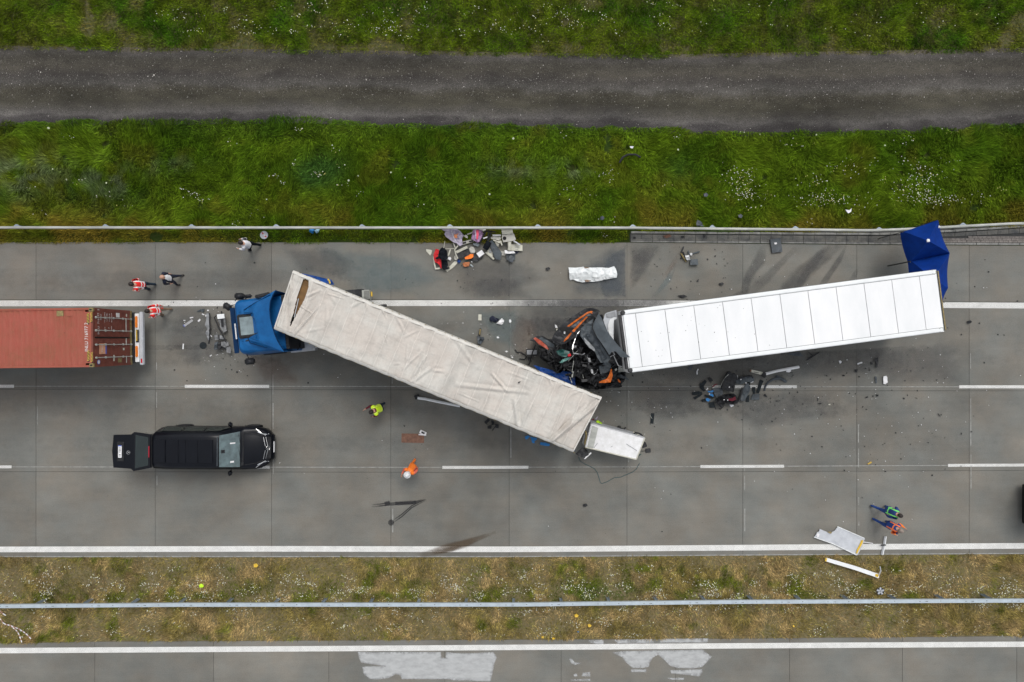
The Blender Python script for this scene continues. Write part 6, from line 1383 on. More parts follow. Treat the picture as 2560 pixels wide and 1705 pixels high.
S('black_jacket', 'black crumpled jacket covering the red jacket', 'jacket', K1, [(1090, 780), (1150, 700), (1200, 670), (1260, 690), (1320, 760), (1345, 880), (1345, 980), (1280, 1030), (1180, 1020), (1100, 970), (1050, 1000), (1000, 990), (1030, 940), (1090, 900)], .25, 'black_soft', .22, .03, 3.5)
S('black_trousers', 'black trousers lying below the black crumpled jacket', 'trousers', K1, [(1165, 1000), (1330, 1020), (1350, 1160), (1310, 1220), (1390, 1215), (1400, 1250), (1300, 1280), (1230, 1290), (1170, 1240)], .12, 'black_soft', .1, .03, 3)
S('white_tissue', 'white crumpled tissue beside the black crumpled jacket', 'tissue', K1, [(1340, 960), (1370, 920), (1420, 930), (1445, 970), (1410, 1035), (1370, 1000), (1335, 1000)], .05, 'paper', .12, .01, 8)
S('cream_shelf_board', 'long cream board lying below the blue bottle cap', 'board', K1, [(1270, 1290), (1380, 1200), (1480, 1090), (1540, 1035), (1610, 1060), (1600, 1110), (1480, 1230), (1325, 1345)], .02, 'cream', .03)
for k, (P, lb) in enumerate(((((1255, 485), (1240, 580), (1225, 670)), 'thin cream trim leading up into the grass'), (((1240, 700), (1400, 690), (1530, 685)), 'thin cream trim running level beside the black crumpled jacket'), (((1495, 535), (1520, 600), (1545, 660)), 'short cream trim below the lilac blanket'), (((1630, 600), (1580, 660), (1530, 720), (1560, 850), (1620, 970)), 'bent cream rail beside the black tray'))):
    rodt('cream_trim', lb, 'trim', [(*K1(*p), .1+.05*k) for p in P], .014 if k < 2 else .028, M['cream'], group='cream trims')
S('cream_wedge', 'cream wedge standing between the black jacket and the black tray', 'plastic piece', K1, [(1400, 715), (1425, 712), (1410, 800), (1380, 880), (1340, 910), (1345, 850)], .1, 'cream', .08)
S('cream_flap', 'cream curved flap under the corner of the black tray', 'plastic piece', K1, [(1520, 900), (1560, 870), (1620, 960), (1600, 1020), (1540, 1015), (1515, 960)], .1, 'greige', .08)
tr_ = empty('black_tray', U(*K1(1770, 800), 0), label='black tray with a ribbed cream edge in the middle of the heap', cat='tray')
S('tray_base', None, None, K1, [(1600, 830), (1880, 690), (1930, 700), (1960, 850), (1800, 930), (1640, 985)], .15, 'black', .02, .05, parent=tr_)
for k in range(3): rodt('edge_rib', None, None, [(*K1(1565+12*k, 770+22*k), .25), (*K1(1880+6*k, 620+25*k), .28)], .02, M['cream'], parent=tr_)
S('round_greige_cover', 'rounded grey-beige cover between black tray and white paper', 'cover', K2, [(150, 690), (190, 640), (240, 640), (290, 680), (320, 760), (290, 820), (200, 830), (165, 770)], .12, 'greige', .08)
S('orange_cloth', 'bright orange cloth at the lower edge of the black tray', 'cloth', K2, [(20, 950), (60, 915), (140, 880), (180, 845), (262, 850), (262, 920), (220, 965), (120, 985), (40, 990)], .18, 'hv_orange', .06, .03)
S('black_floor_panel', 'black angular panel under the orange cloth', 'panel', K2, [(120, 1000), (200, 930), (280, 830), (330, 800), (420, 860), (545, 900), (530, 950), (460, 980), (380, 1055), (240, 1050)], .05, 'black', .05, .03)
S('white_sheet_of_paper', 'square white paper lying on the black angular panel', 'paper', K2, [(348, 825), (495, 722), (575, 830), (428, 942)], .16, 'paper', .02, .006)
S('terracotta_pouch', 'terracotta orange pouch below the orange cloth', 'pouch', K1, [(1755, 1100), (1820, 1080), (1940, 1065), (1955, 1100), (1930, 1190), (1820, 1205), (1775, 1180)], .03, 'terracotta', .1, .03, 6)
boxt('blue_cup', 'small blue cup beside the end of the cream board', 'cup', K1(1650, 1045), (.17, .2, .14), 10, 0, M['blue_deep'], bev=.06)
S('green_wrapper', 'small green wrapper between orange cloth and terracotta pouch', 'wrapper', K2, [(40, 1020), (110, 1015), (125, 1050), (70, 1065)], .04, 'teal', .06)
rodt('small_bottle', 'small blue-and-white bottle lying beside the terracotta pouch', 'bottle', [(*K2(175, 1135), .04), (*K2(215, 1170), .04), (*K2(250, 1200), .03)], .035, M['clear'])
S('white_crumb', 'tiny white scrap above the small bottle', 'scrap', K2, [(195, 1045), (235, 1045), (238, 1078), (205, 1070)], .03, 'paper', .03)
cs_ = empty('folded_stroller_frame', U(*K2(700, 380), 0), label='black folded frame with a thick padded roll leaning on the heap', cat='frame')
for P in (((590, 200), (700, 200), (880, 225)), ((610, 210), (540, 330), (430, 550)), ((760, 240), (740, 330), (620, 620)), ((700, 215), (680, 330), (650, 450))): rodt('frame_tube', None, None, [(*K2(*p), .45-.05*i) for i, p in enumerate(P)], .038, M['black'], parent=cs_)
rodt('padded_roll', None, None, [(*K2(700, 500), .3), (*K2(650, 600), .3), (*K2(590, 700), .26)], [.13, .15, .13], M['black_soft'], parent=cs_, n=12)
S('slate_board', 'large slate-grey pointed panel leaning in the heap', 'panel', K2, [(730, 470), (800, 460), (870, 560), (980, 700), (1065, 820), (1045, 900), (1020, 1005), (900, 990), (860, 940), (790, 760), (720, 590)], .22, 'slate', .03, .03, tilt=(.1, .1))
cp_ = S('cream_speaker_panel', 'cream triangular panel with a round grille under the slate-grey panel', 'panel', K2, [(650, 700), (700, 620), (740, 680), (800, 800), (815, 910), (740, 880), (655, 800)], .08, 'cream', .02)
MB().lathe(U(*K2(735, 765), .14), [(.07, -.02), (.07, .01), (.05, .015)], 'Z', 18).build('round_grille', M['grey_panel'], cp_)
rodt('cream_bar', 'thick cream bar lying diagonally below the speaker panel', 'bar', [(*K2(600, 790), .08), (*K2(720, 880), .08), (*K2(840, 985), .08)], .05, M['cream'])
rodt('white_grip', 'short white grip in the middle of the black folded frame', 'handle', [(*K2(540, 405), .4), (*K2(600, 385), .42), (*K2(655, 365), .4)], .028, M['paper'])
S('greige_bowl', 'grey-beige hollow shell beside the black folded frame', 'shell', K2, [(740, 380), (820, 340), (1020, 340), (1040, 430), (960, 470), (860, 440), (770, 430)], .2, 'greige', .1)
for k, P in enumerate((((800, 312), (920, 315), (1030, 315)), ((820, 450), (900, 480), (1005, 530)), ((1390, 480), (1480, 530), (1570, 595)))): rodt('light_bar', ['thin pale bar level with the cup-holder panel', 'cream bar slanting beside the slate-grey panel', 'shiny metal tube lying across the grooved board'][k], 'bar', [(*K2(*p), .35) for p in P], .03 if k < 2 else .042, M['cream'] if k == 1 else (M['galv'] if k == 2 else M['paper']))
S('cream_hook', 'hooked cream plastic piece between slate panel and cup-holder panel', 'plastic piece', K2, [(950, 460), (1050, 470), (1065, 540), (1080, 590), (1055, 610), (1020, 540), (960, 500)], .2, 'cream', .04)
S('cream_small_triangle', 'small cream triangle beside the slate-grey panel', 'plastic piece', K2, [(850, 480), (990, 555), (960, 640), (920, 610)], .1, 'cream', .02)
ch1 = S('cup_holder_panel', 'beige panel with a dark cup opening at the right of the heap', 'panel', K2, [(1060, 290), (1160, 295), (1370, 260), (1400, 280), (1455, 440), (1330, 490), (1100, 515), (1060, 400)], .3, 'greige', .02, .05)
MB().lathe(U(*K2(1135, 400), .37), [(.085, -.01), (.085, .012), (.06, .013)], 'Z', 18).build('cup_opening', M['dark_gap'], ch1)
S('beige_box_lid', 'beige square lid above the cup-holder panel, touching the guardrail', 'lid', K2, [(1040, 118), (1355, 118), (1370, 265), (1160, 290), (1065, 280)], .38, 'cream', .02, .05)
gb_ = S('grooved_board', 'pale board with three fine grooves right of the heap', 'board', K2, [(1300, 570), (1400, 575), (1635, 590), (1640, 755), (1300, 745)], .12, 'cream', .015, .03)
for k in range(3): rodt('groove', None, None, [(*K2(1430, 610+52*k), .165), (*K2(1520, 612+52*k), .165)], .008, M['grey_panel'], parent=gb_)
rodt('cream_tube', 'thick cream tube standing against the grooved board', 'tube', [(*K2(1270, 510), .3), (*K2(1275, 620), .3), (*K2(1265, 735), .25)], [.09, .08, .075], M['cream'], n=10)
S('white_curled_sheet', 'white curled sheet on top of the dark blue folded fabric', 'sheet', K2, [(1130, 745), (1180, 730), (1240, 770), (1400, 765), (1440, 820), (1280, 835), (1150, 830)], .2, 'paper', .06)
S('dark_folded_fabric', 'dark blue-grey folded fabric below the grooved board', 'fabric', K2, [(1185, 830), (1435, 830), (1430, 1000), (1390, 1010), (1375, 1070), (1270, 1085), (1240, 1020), (1185, 1005)], .06, 'charcoal', .1, .05, 6)
S('brown_flat_scrap', 'pinkish flat scrap between slate panel and dark folded fabric', 'scrap', K2, [(1030, 750), (1120, 770), (1180, 850), (1160, 890), (1060, 880)], .02, 'greige', .02)
S('navy_under_panel', 'navy panel corner under the grooved board', 'panel', K2, [(1400, 765), (1560, 760), (1510, 810), (1440, 840)], .04, 'navy', .02)

# ---------------------------------------------------------------- along the guardrail and verge
def Z3(u, v): return (300+u/5.8875, 580+v/5.8875)
dsk = empty('round_sign', U(*Z3(2120, 45), .0), label='round pale disc with a red figure lying in the grass under the guardrail', cat='sign')
MB().lathe(U(*Z3(2120, 45), .22), [(.18, -.012), (.185, 0), (.18, .012)], 'Z', 28).build('disc', M['pale_grey'], dsk); MB().box(U(*Z3(2105, 25), .237), (.16, .05, .004), rz=-.9).build('red_mark', M['red'], dsk); MB().box(U(*Z3(2142, 65), .237), (.09, .05, .004), rz=-.5).build('red_mark', M['red'], dsk); MB().box(U(*Z3(2123, 45), .2385), (.10, .05, .004), rz=-.7).build('white_mark', M['paper'], dsk)
rodt('blue_canister', 'bright blue bottle in the grass under the guardrail', 'bottle', [(776, 574, .15), (780, 577, .15), (784, 579, .15)], .11, M['blue_bright'], n=12); rodt('pale_blue_bottle', 'pale blue bottle next to the bright blue one', 'bottle', [(789, 580, .15), (793, 577, .15), (799, 572, .12)], [.09, .09, .03], mat('pale blue plastic', (.30, .50, .60), .3), n=12)
def G3(u, v): return (1560+u/5.352, 530+v/5.352)
S('dark_curved_shard', 'dark curved shard caught behind the guardrail above the gutter', 'shard', G3, [(970, 110), (1020, 125), (1045, 180), (1060, 200), (965, 200), (955, 170)], .3, 'charcoal', .2, .02)
S('small_dark_shard', 'small dark triangular shard behind the guardrail', 'shard', G3, [(1140, 195), (1185, 165), (1195, 200)], .3, 'charcoal', .1)
S('black_lid_panel', 'black rectangular lid with a white spot lying across the gutter edge', 'lid', G3, [(1945, 370), (2085, 350), (2110, 535), (1975, 550)], .03, 'charcoal', .02, .08)
S('white_spot', 'white oval scrap lying on the black rectangular lid', 'scrap', G3, [(2008, 410), (2040, 408), (2045, 430), (2015, 436)], .14, 'paper', .01)
S('grey_ribbed_block', 'slate ribbed block below the bent engine parts', 'block', G3, [(880, 640), (975, 632), (982, 710), (875, 712)], .03, 'slate', .05, .12)
en = empty('bent_engine_parts', U(*G3(820, 590), 0), label='tangle of bent brown and bright metal engine parts on the hard shoulder', cat='engine parts')
for P, m_ in ((((798, 465), (770, 530), (775, 600), (760, 625)), 'chassis'), (((760, 545), (790, 600), (830, 665)), 'gold_dirty'), (((800, 580), (850, 600), (880, 640)), 'galv'), (((860, 520), (870, 570), (910, 560), (1010, 530)), 'slate'), (((820, 600), (800, 560), (790, 540)), 'chassis')): rodt('bent_rod', None, None, [(*G3(*p), .08+.06*math.sin(i*2)) for i, p in enumerate(P)], .035, M[m_], parent=en)
S('cast_lump', None, None, G3, [(810, 590), (860, 580), (875, 620), (850, 650), (825, 640)], .1, 'galv', .12, .04, 8, parent=en); MB().lathe(U(*G3(897, 565), .12), [(.05, -.02), (.07, 0), (.05, .02)], 'Z', 14).build('ring', M['galv'], en)
for k, (P, lb) in enumerate(((((520, 320), (610, 300), (630, 330), (560, 355)), 'brown torn rag lying in the gutter'), (((755, 325), (800, 320), (800, 350), (765, 355)), 'black lump in the middle of the gutter'), (((1050, 310), (1090, 315), (1080, 345), (1060, 345)), 'rusty scrap in the gutter above the engine parts'), (((120, 335), (155, 340), (150, 362), (120, 360)), 'black scrap at the start of the gutter'))): S('gutter_scrap', lb, 'scrap', G3, P, .02, ['cardboard', 'black', 'chassis', 'black'][k], .08, .03)
ws_ = sheet('white_plastic_sheet', 'long crumpled white plastic sheet spread on the hard shoulder', 'plastic sheet', [(1380+u/9.0577, 640+v/9.0577) for u, v in [(370, 262), (540, 268), (710, 245), (730, 270), (870, 268), (1100, 262), (1280, 275), (1320, 260), (1400, 232), (1440, 290), (1470, 420), (1455, 495), (1250, 530), (1000, 580), (830, 590), (680, 600), (560, 575), (475, 535), (400, 555), (385, 480)]], .0, M['white_film'],
    zf=lambda x, y: .03+.11*max(0, 1-((y-(852.5-686)*CAM_H/FPX)/.30)**2)*min(1, max(0, (x-1.85)/.35))*min(1, max(0, (5.0-x)/.5))+.06*max(0, 1-2.6*abs(fbn(x, y, 2.2, 21)))+.03*max(0, 1-2*abs(fbn(x, y, 6, 22))), thick=.01)
for P in ([(725, 250), (820, 262), (830, 280), (740, 275)], [(740, 545), (800, 540), (890, 560), (800, 590), (750, 580)]): sheet('grimy_edge', None, None, [(1380+u/9.0577, 640+v/9.0577) for u, v in P], .1, M['khaki'], .05, .01, parent=ws_)
rodt('curved_black_tyre_strip', 'curved black rubber strip lying in the tall grass', 'rubber strip', [(1300+465/1.869, 760/1.869, .32), (1300+480/1.869, 735/1.869, .34), (1300+505/1.869, 722/1.869, .34), (1300+540/1.869, 722/1.869, .33), (1300+562/1.869, 735/1.869, .3)], .045, M['black'])
for k, (x_, y_) in enumerate(((1764, 488), (1505, 546), (1850, 541))): sheet('black_shard', ['dark blue-black shard in the tall grass', 'round black shard in the grass near the guardrail', 'flat dark shard in the dry grass above the gutter'][k], 'shard', [(x_-5, y_-3), (x_+1, y_-6), (x_+6, y_-1), (x_+2, y_+5), (x_-4, y_+3)], .3, M['charcoal'], .1, .02)
sheet('white_litter', 'white torn litter in the dry grass behind the guardrail', 'litter', [(2113, 524), (2122, 526), (2128, 521), (2126, 530), (2119, 534)], .25, M['paper'], .08)
sheet('white_feather_scrap', 'small white scrap in the grass above the curved rubber strip', 'scrap', [(1574, 366), (1584, 366), (1582, 371), (1576, 370)], .35, M['paper'], .03)
# ---------------------------------------------------------------- in front of the blue truck
M['pale_dim'] = mat('grimy light alloy', (.20, .205, .21), .6, var=.3, scale=12)
def F8(u, v): return (430+u/8.2526, 740+v/8.2526)
def SF(name, label, cat, pts, z, m, amp=.03, th=.015, **k): return sheet(name, label, cat, [F8(*p) for p in pts], z, M[m], amp, th, 5.0, **k)
npl = SF('torn_number_plate', 'white number plate with a blue end lying between the container and the blue truck', 'number plate', [(225, 605), (410, 478), (440, 512), (262, 636)], .004, 'paper', .01, .008)
SF('blue_end', None, None, [(220, 600), (240, 590), (272, 630), (262, 640)], .018, 'sticker_blue', .004, .008, parent=npl)
for k in range(6):
    if k != 2: SF('plate_digit', None, None, [(275+24*k, 578-17*k), (286+24*k, 571-17*k), (292+24*k, 580-17*k), (281+24*k, 588-17*k)], .022, 'grey_panel', .001, .003, parent=npl)
SF('black_round_lid', 'round black lid on the road in front of the blue truck', 'lid', [(645+73*math.cos(a*PI/8), 1020+73*math.sin(a*PI/8)) for a in range(16)], .004, 'charcoal_flat', .01, .02)
SF('torn_bumper_strip', 'long dark torn bumper strip lying upright in the picture ahead of the blue truck', 'bumper strip', [(730, 350), (790, 345), (790, 560), (785, 700), (790, 900), (770, 940), (745, 850), (700, 770), (735, 690), (700, 600), (715, 520)], .03, 'grey_panel', .12, .02)
rodt('dark_strip_edge', 'thin dark hose lying along the torn bumper strip', 'hose', [(*F8(770, 350), .12), (*F8(772, 520), .15), (*F8(785, 700), .15), (*F8(775, 860), .12), (*F8(755, 980), .05)], .022, M['black'])
SF('grey_film_scrap', 'crumpled grey plastic scrap ahead of the bumper strip', 'scrap', [(520, 310), (600, 275), (680, 265), (650, 340), (600, 310), (540, 330)], .02, 'slate', .05)
rg = empty('torn_radiator_grille', U(*F8(1040, 520), 0), label='grey torn grille with a white block in front of the blue cab', cat='grille')
SF('grille_body', None, None, [(965, 470), (1110, 465), (1150, 720), (1080, 760), (1010, 640)], .12, 'pale_dim', .1, .03, parent=rg); SF('white_block', None, None, [(940, 380), (1085, 368), (1100, 460), (955, 475)], .22, 'white_frame', .01, .08, parent=rg); SF('dark_slot', None, None, [(1008, 480), (1055, 476), (1070, 635), (1025, 640)], .26, 'black', .01, .02, parent=rg)
rodt('stalk', None, None, [(*F8(1022, 320), .1), (*F8(1024, 372), .25)], .03, M['black'], parent=rg)
rodt('bent_wiper_arm', 'long bent black wiper arm in front of the blue truck', 'wiper arm', [(*F8(935, 390), .2), (*F8(875, 445), .06), (*F8(960, 650), .2), (*F8(1040, 800), .35), (*F8(1110, 940), .5)], .028, M['black'])
hb_ = empty('broken_headlamp', U(*F8(1030, 980), 0), label='broken grey headlamp housing fallen in front of the blue truck', cat='headlamp')
for P, m_ in (([(900, 820), (960, 790), (980, 900), (905, 905)], 'pale_dim'), ([(985, 800), (1090, 830), (1120, 900), (1000, 900)], 'grey_panel'), ([(900, 960), (960, 940), (960, 1100), (890, 1110)], 'slate'), ([(1040, 940), (1180, 940), (1190, 1020), (1100, 1060), (1040, 1030)], 'pale_dim'), ([(970, 950), (1030, 960), (1050, 1060), (1000, 1110), (965, 1080)], 'black'), ([(1130, 1060), (1210, 1040), (1240, 1120), (1235, 1180), (1150, 1160)], 'pale_dim'), ([(1060, 1060), (1130, 1060), (1120, 1120)], 'black')): SF('housing_piece', None, None, P, .25, m_, .12, .05, parent=hb_)
rodt('housing_tube', None, None, [(*F8(970, 800), .4), (*F8(975, 900), .4), (*F8(1130, 905), .42)], .025, M['black'], parent=hb_)
hl_ = SF('hanging_headlamp', 'dangling broken headlamp at the front corner of the blue truck', 'headlamp', [(1065, 260), (1110, 195), (1180, 170), (1230, 200), (1190, 250), (1130, 265)], 1.6, 'black', .12, .04); SF('lamp_glass', None, None, [(1150, 180), (1210, 160), (1235, 200), (1200, 215)], 1.8, 'lamp', .08, .03, parent=hl_)
rr = random.Random(9)
def shard_mass(name, pts, m, smin, smax, seed, zz=.004):
    r_ = random.Random(seed); b = MB()
    for (x_, y_) in pts:
        c = U(x_, y_); s = r_.uniform(smin, smax); n = r_.choice((3, 4, 4, 5)); a0 = r_.uniform(0, 6); el = r_.uniform(.35, 1)
        P = [(s*math.cos(a0+i*2*PI/n)*r_.uniform(.6, 1), s*el*math.sin(a0+i*2*PI/n)*r_.uniform(.6, 1)) for i in range(n)]
        q = r_.uniform(0, 6); P = [(c.x+p[0]*math.cos(q)-p[1]*math.sin(q), c.y+p[0]*math.sin(q)+p[1]*math.cos(q)) for p in P]
        b.prism(P, zz+.0, zz+r_.uniform(.01, .035))
    o = b.build(name, m); o['kind'] = 'stuff'; return o
def scat(areas, seed):
    r_ = random.Random(seed); P = []
    for (cx_, cy_, sx_, sy_, n) in areas:
        for _ in range(n): P.append((r_.gauss(cx_, sx_), r_.gauss(cy_, sy_)))
    return [p for p in P if 610 < p[1] < 1385]
dark = scat([(1950, 930, 160, 60, 110), (2200, 960, 130, 90, 44), (2250, 1120, 120, 70, 22), (1620, 990, 60, 60, 40), (1750, 700, 120, 40, 50), (1640, 660, 60, 30, 16), (900, 660, 160, 30, 16), (1200, 720, 90, 30, 18), (520, 840, 50, 70, 30), (640, 940, 60, 20, 8), (1250, 840, 60, 50, 18), (2400, 760, 90, 60, 16), (1900, 990, 60, 40, 50), (1450, 780, 30, 20, 12), (1150, 1100, 200, 80, 10), (2000, 1150, 250, 90, 20)], 1)
shard_mass('dark_debris', dark, M['black'], .012, .06, 2)
light = scat([(2200, 960, 140, 100, 60), (2250, 1100, 140, 80, 36), (1950, 1040, 90, 60, 22), (1620, 1000, 60, 70, 26), (540, 850, 45, 60, 26), (580, 900, 40, 15, 8), (1200, 800, 60, 50, 24), (1290, 870, 30, 20, 10), (1500, 985, 50, 15, 24), (1900, 700, 300, 40, 14), (800, 900, 200, 60, 8), (1200, 1200, 400, 100, 12), (2100, 1280, 200, 60, 10)], 3)
shard_mass('light_debris', light, M['paper'], .010, .034, 4)
for k, (x_, y_, l_, a_, w_) in enumerate(((479, 794, .16, .2, .05), (461, 801, .09, 0, .04), (508, 786, .12, -.4, .05), (515, 789, .09, 1.5, .06), (520, 776, .08, 0, .06), (498, 801, .14, .8, .08), (527, 839, .14, -.8, .05), (458, 866, .26, 1.5, .06), (527, 889, .10, .6, .05))): boxt('white_lamp_chip', 'white lamp chip '+['at the upper end of the number plate', 'left of the number plate', 'above the bumper strip, slanting', 'against the upper end of the bumper strip', 'nearest the edge line', 'forked, midway to the number plate', 'beside the middle of the bumper strip', 'standing alone near the container side', 'below the round black lid'][k], 'chip', (x_, y_), (l_, w_, .02), math.degrees(a_), .004, M['paper'], bev=.004, group='white lamp chips in front of the blue truck')
# single bits between the trailers
def QQ(P): return [Q(*p) for p in P]
sheet('white_packet', 'small white packet lying alone above the tarpaulin roof', 'packet', QQ([(172, 75), (208, 78), (208, 148), (168, 145)]), .004, M['cream'], .01, .03)
sheet('navy_garment', 'dark navy crumpled garment on the road between the trailers', 'garment', QQ([(305, 115), (340, 90), (370, 115), (418, 130), (405, 160), (365, 172), (340, 155), (325, 168), (305, 140)]), .01, M['navy'], .15, .02, 6)
sheet('white_crumpled_bag', 'white crumpled bag beside the dark navy garment', 'bag', QQ([(385, 185), (420, 150), (450, 120), (478, 150), (465, 185), (445, 205), (420, 195)]), .01, M['paper'], .15, .015, 8)
sheet('white_puff', 'small white tuft near the slab joint beside the crumpled bag', 'scrap', QQ([(536, 140), (552, 135), (565, 158), (550, 180), (536, 168)]), .01, M['paper'], .08)
yb_ = sheet('lamp_bar', 'yellow and black lamp bar on the road above the tarpaulin roof', 'lamp', QQ([(185, 240), (208, 243), (195, 330), (170, 325)]), .01, M['black'], .02, .06)
sheet('yellow_insert', None, None, QQ([(186, 250), (202, 252), (192, 318), (178, 314)]), .085, M['gold_dirty'], .01, .01, parent=yb_)
sheet('dark_net_bag', 'dark net bag half covered by the tarpaulin trailer edge', 'bag', QQ([(155, 325), (175, 340), (235, 345), (245, 370), (200, 430), (165, 420), (160, 370)]), .01, M['charcoal'], .15, .02, 6)
for P, lb in (([(385, 345), (405, 335), (420, 355), (400, 362)], 'white glass chip below the crumpled bag'), ([(485, 515), (505, 505), (525, 515), (505, 528)], 'pale chip at the tarpaulin edge near the slab joint'), ([(560, 580), (575, 576), (586, 590), (570, 596)], 'white chip right at the tarpaulin edge')): sheet('white_chip', lb, 'chip', QQ(P), .01, M['paper'], .05, .015, group='white chips between the trailers')
# brown board, white case
boxt('brown_board', 'rectangular brown board lying flat between the two hi-vis workers', 'board', (1032, 1095.5), (1.06, .43, .012), -1.0, .004, M['cardboard'], bev=.003)
wc = boxt('white_case', 'small open white case at the corner of the brown board', 'case', (1057.5, 1082), (.32, .17, .08), -25, .02, M['paper'])
boxt('dark_foam', None, None, (1057.5, 1082), (.16, .08, .03), -25, .09, M['black'], parent=wc, bev=.005)
boxt('white_flap', None, None, (1056, 1087), (.36, .05, .02), -4, .03, M['paper'], parent=wc, bev=.004)
# ---------------------------------------------------------------- heap of black parts on the lane dash
def D7(u, v): return (1730+u/11.775, 920+v/11.775)
def SD(name, label, pts, z, m, amp=.03, th=.015, cat='panel', s=3.0, **k): return sheet(name, label, cat, [D7(*p) for p in pts], z, M[m], amp, th, s, **k)
SD('padded_seat', 'large black padded seat back at the top of the heap of black parts', [(820, 560), (900, 330), (990, 170), (1030, 100), (1085, 100), (1110, 150), (1210, 150), (1240, 200), (1290, 270), (1250, 380), (1190, 600), (1170, 700), (1000, 650), (850, 610)], .15, 'black', .12, .18, 'seat', 2)
rodt('seat_piping', 'thin bright piping along the edge of the large black seat back', 'piping', [(*D7(825, 570), .36), (*D7(930, 350), .36), (*D7(1000, 250), .4), (*D7(1080, 190), .4)], .012, M['galv_old'])
SD('slate_wing_panel', 'slate curved panel with a white tip beside the black seat back', [(1260, 300), (1450, 250), (1660, 215), (1740, 215), (1790, 270), (1815, 380), (1740, 420), (1600, 400), (1500, 450), (1380, 470), (1260, 450)], .08, 'slate', .12, .03)
rodt('black_wing_rim', 'black curved rim around the slate panel', 'rim', [(*D7(1300, 340), .2), (*D7(1450, 290), .24), (*D7(1660, 225), .25), (*D7(1760, 230), .25), (*D7(1790, 290), .2)], .032, M['black'])
rodt('white_tip', 'short white bar at the end of the slate curved panel', 'bar', [(*D7(1730, 425), .15), (*D7(1800, 398), .15)], .025, M['paper'])
SD('slate_door_panel', 'long slate door panel lying across the lane dash', [(1560, 480), (1640, 440), (1700, 560), (1680, 700), (1600, 830), (1530, 960), (1440, 960), (1400, 930), (1450, 760), (1500, 600)], .06, 'slate', .1, .04)
rodt('black_door_edge', 'thick black edge beside the long slate door panel', 'edge', [(*D7(1480, 580), .15), (*D7(1440, 760), .18), (*D7(1380, 930), .15), (*D7(1320, 1020), .12), (*D7(1200, 1050), .12), (*D7(1020, 1010), .12), (*D7(900, 980), .1)], .045, M['black'])
for k, (P, lb) in enumerate((([(2000, 335), (2095, 380), (1960, 745), (1880, 720), (1930, 540)], 'long black strip standing out above the small tray'), ([(1640, 400), (1700, 400), (1690, 560), (1620, 500)], 'short black strip between the two slate panels'), ([(1600, 840), (1680, 780), (1670, 1000), (1570, 995)], 'black strip below the long slate door panel'), ([(1770, 560), (1860, 560), (1860, 740), (1800, 750), (1765, 640)], 'black strip beside the foot of the long black strip'), ([(310, 420), (365, 340), (430, 400), (345, 520), (350, 600), (400, 660), (330, 690), (225, 590), (215, 450)], 'bent black strip uppermost at the tip of the heap'), ([(0, 705), (200, 680), (280, 700), (290, 770), (0, 795)], 'level black strip reaching furthest out at the tip of the heap'), ([(180, 790), (290, 760), (330, 740), (240, 830), (80, 930), (25, 870)], 'slanting black strip below the level one at the tip'), ([(370, 770), (500, 810), (640, 850), (620, 900), (450, 870), (365, 830)], 'black strip beside the blue chips'), ([(270, 930), (400, 900), (410, 975), (290, 1000)], 'black strip under the lowest blue chip'), ([(480, 1020), (640, 1000), (680, 1150), (520, 1170)], 'black square flap at the lowest point of the heap'))):
    SD('black_strip', lb, P, .01+.004*k, 'charcoal_flat', .05, .02, 'strip', group='black strips around the heap')
SD('black_square_cap', 'small black cap lying apart above the bent strip', [(460, 310), (520, 270), (560, 300), (610, 370), (540, 412), (500, 390)], .02, 'black', .06, .06, 'cap')
SD('dark_side_panel', 'dark green-grey square panel below the black seat back', [(600, 600), (700, 570), (830, 600), (890, 640), (900, 780), (780, 830), (700, 870), (640, 740)], .1, 'charcoal', .06, .03)
SD('black_tangled_mass', 'tangled black mass at the bottom of the heap of black parts', [(640, 900), (780, 830), (900, 760), (1050, 760), (1180, 740), (1280, 800), (1330, 950), (1280, 1040), (1100, 1060), (930, 1020), (900, 1120), (820, 1160), (760, 1100), (660, 1010)], .08, 'black', .3, .05, 'wreckage', 5)
SD('maroon_insert', 'dark maroon shell in the tangled black mass', [(1060, 900), (1180, 880), (1260, 830), (1290, 930), (1180, 970), (1090, 960)], .42, 'maroon', .05, .02, 'shell')
rodt('red_tube', 'thin dark red tube at the upper edge of the tip of the heap', 'tube', [(*D7(600, 560), .1), (*D7(680, 490), .14), (*D7(740, 480), .1)], .028, mat('dark red tube', (.16, .02, .03), .5))
for k, (P, lb) in enumerate((([(450, 670), (530, 680), (600, 650), (640, 680), (590, 715), (480, 715)], 'uppermost of the three bright blue chips in the heap'), ([(500, 760), (570, 750), (630, 790), (620, 845), (560, 820), (510, 800)], 'middle one of the three bright blue chips in the heap'), ([(400, 900), (450, 880), (540, 930), (470, 990), (410, 950)], 'lowest of the three bright blue chips in the heap'))): SD('blue_chip', lb, P, .16, 'blue_bright', .03, .02, 'chip', group='bright blue chips in the heap')
tr2 = SD('small_grey_tray', 'small grey tray at the foot of the black strips', [(1780, 770), (1970, 760), (1965, 930), (1720, 930)], .03, 'slate', .02, .05, 'tray'); SD('tray_inset', None, [(1830, 800), (1930, 800), (1920, 870), (1820, 860)], .1, 'charcoal', .02, .01, None, parent=tr2)
SD('white_flake', 'white four-sided flake below the tangled black mass', [(1095, 1078), (1210, 1075), (1232, 1112), (1145, 1150)], .03, 'paper', .02, .01, 'flake')
rodt('thin_black_v', 'thin black bent wire below the tangled mass', 'wire', [(*D7(800, 1190), .02), (*D7(830, 1220), .02), (*D7(940, 1110), .05)], .02, M['black']); rodt('thin_black_stalk', 'thin black stalk below the square flap', 'wire', [(*D7(670, 1120), .03), (*D7(700, 1220), .02)], .018, M['black'])
rodt('shiny_bolt', 'thin shiny bolt standing between seat back and slate panel', 'bolt', [(*D7(1335, 210), .25), (*D7(1338, 300), .2)], .015, M['galv'])
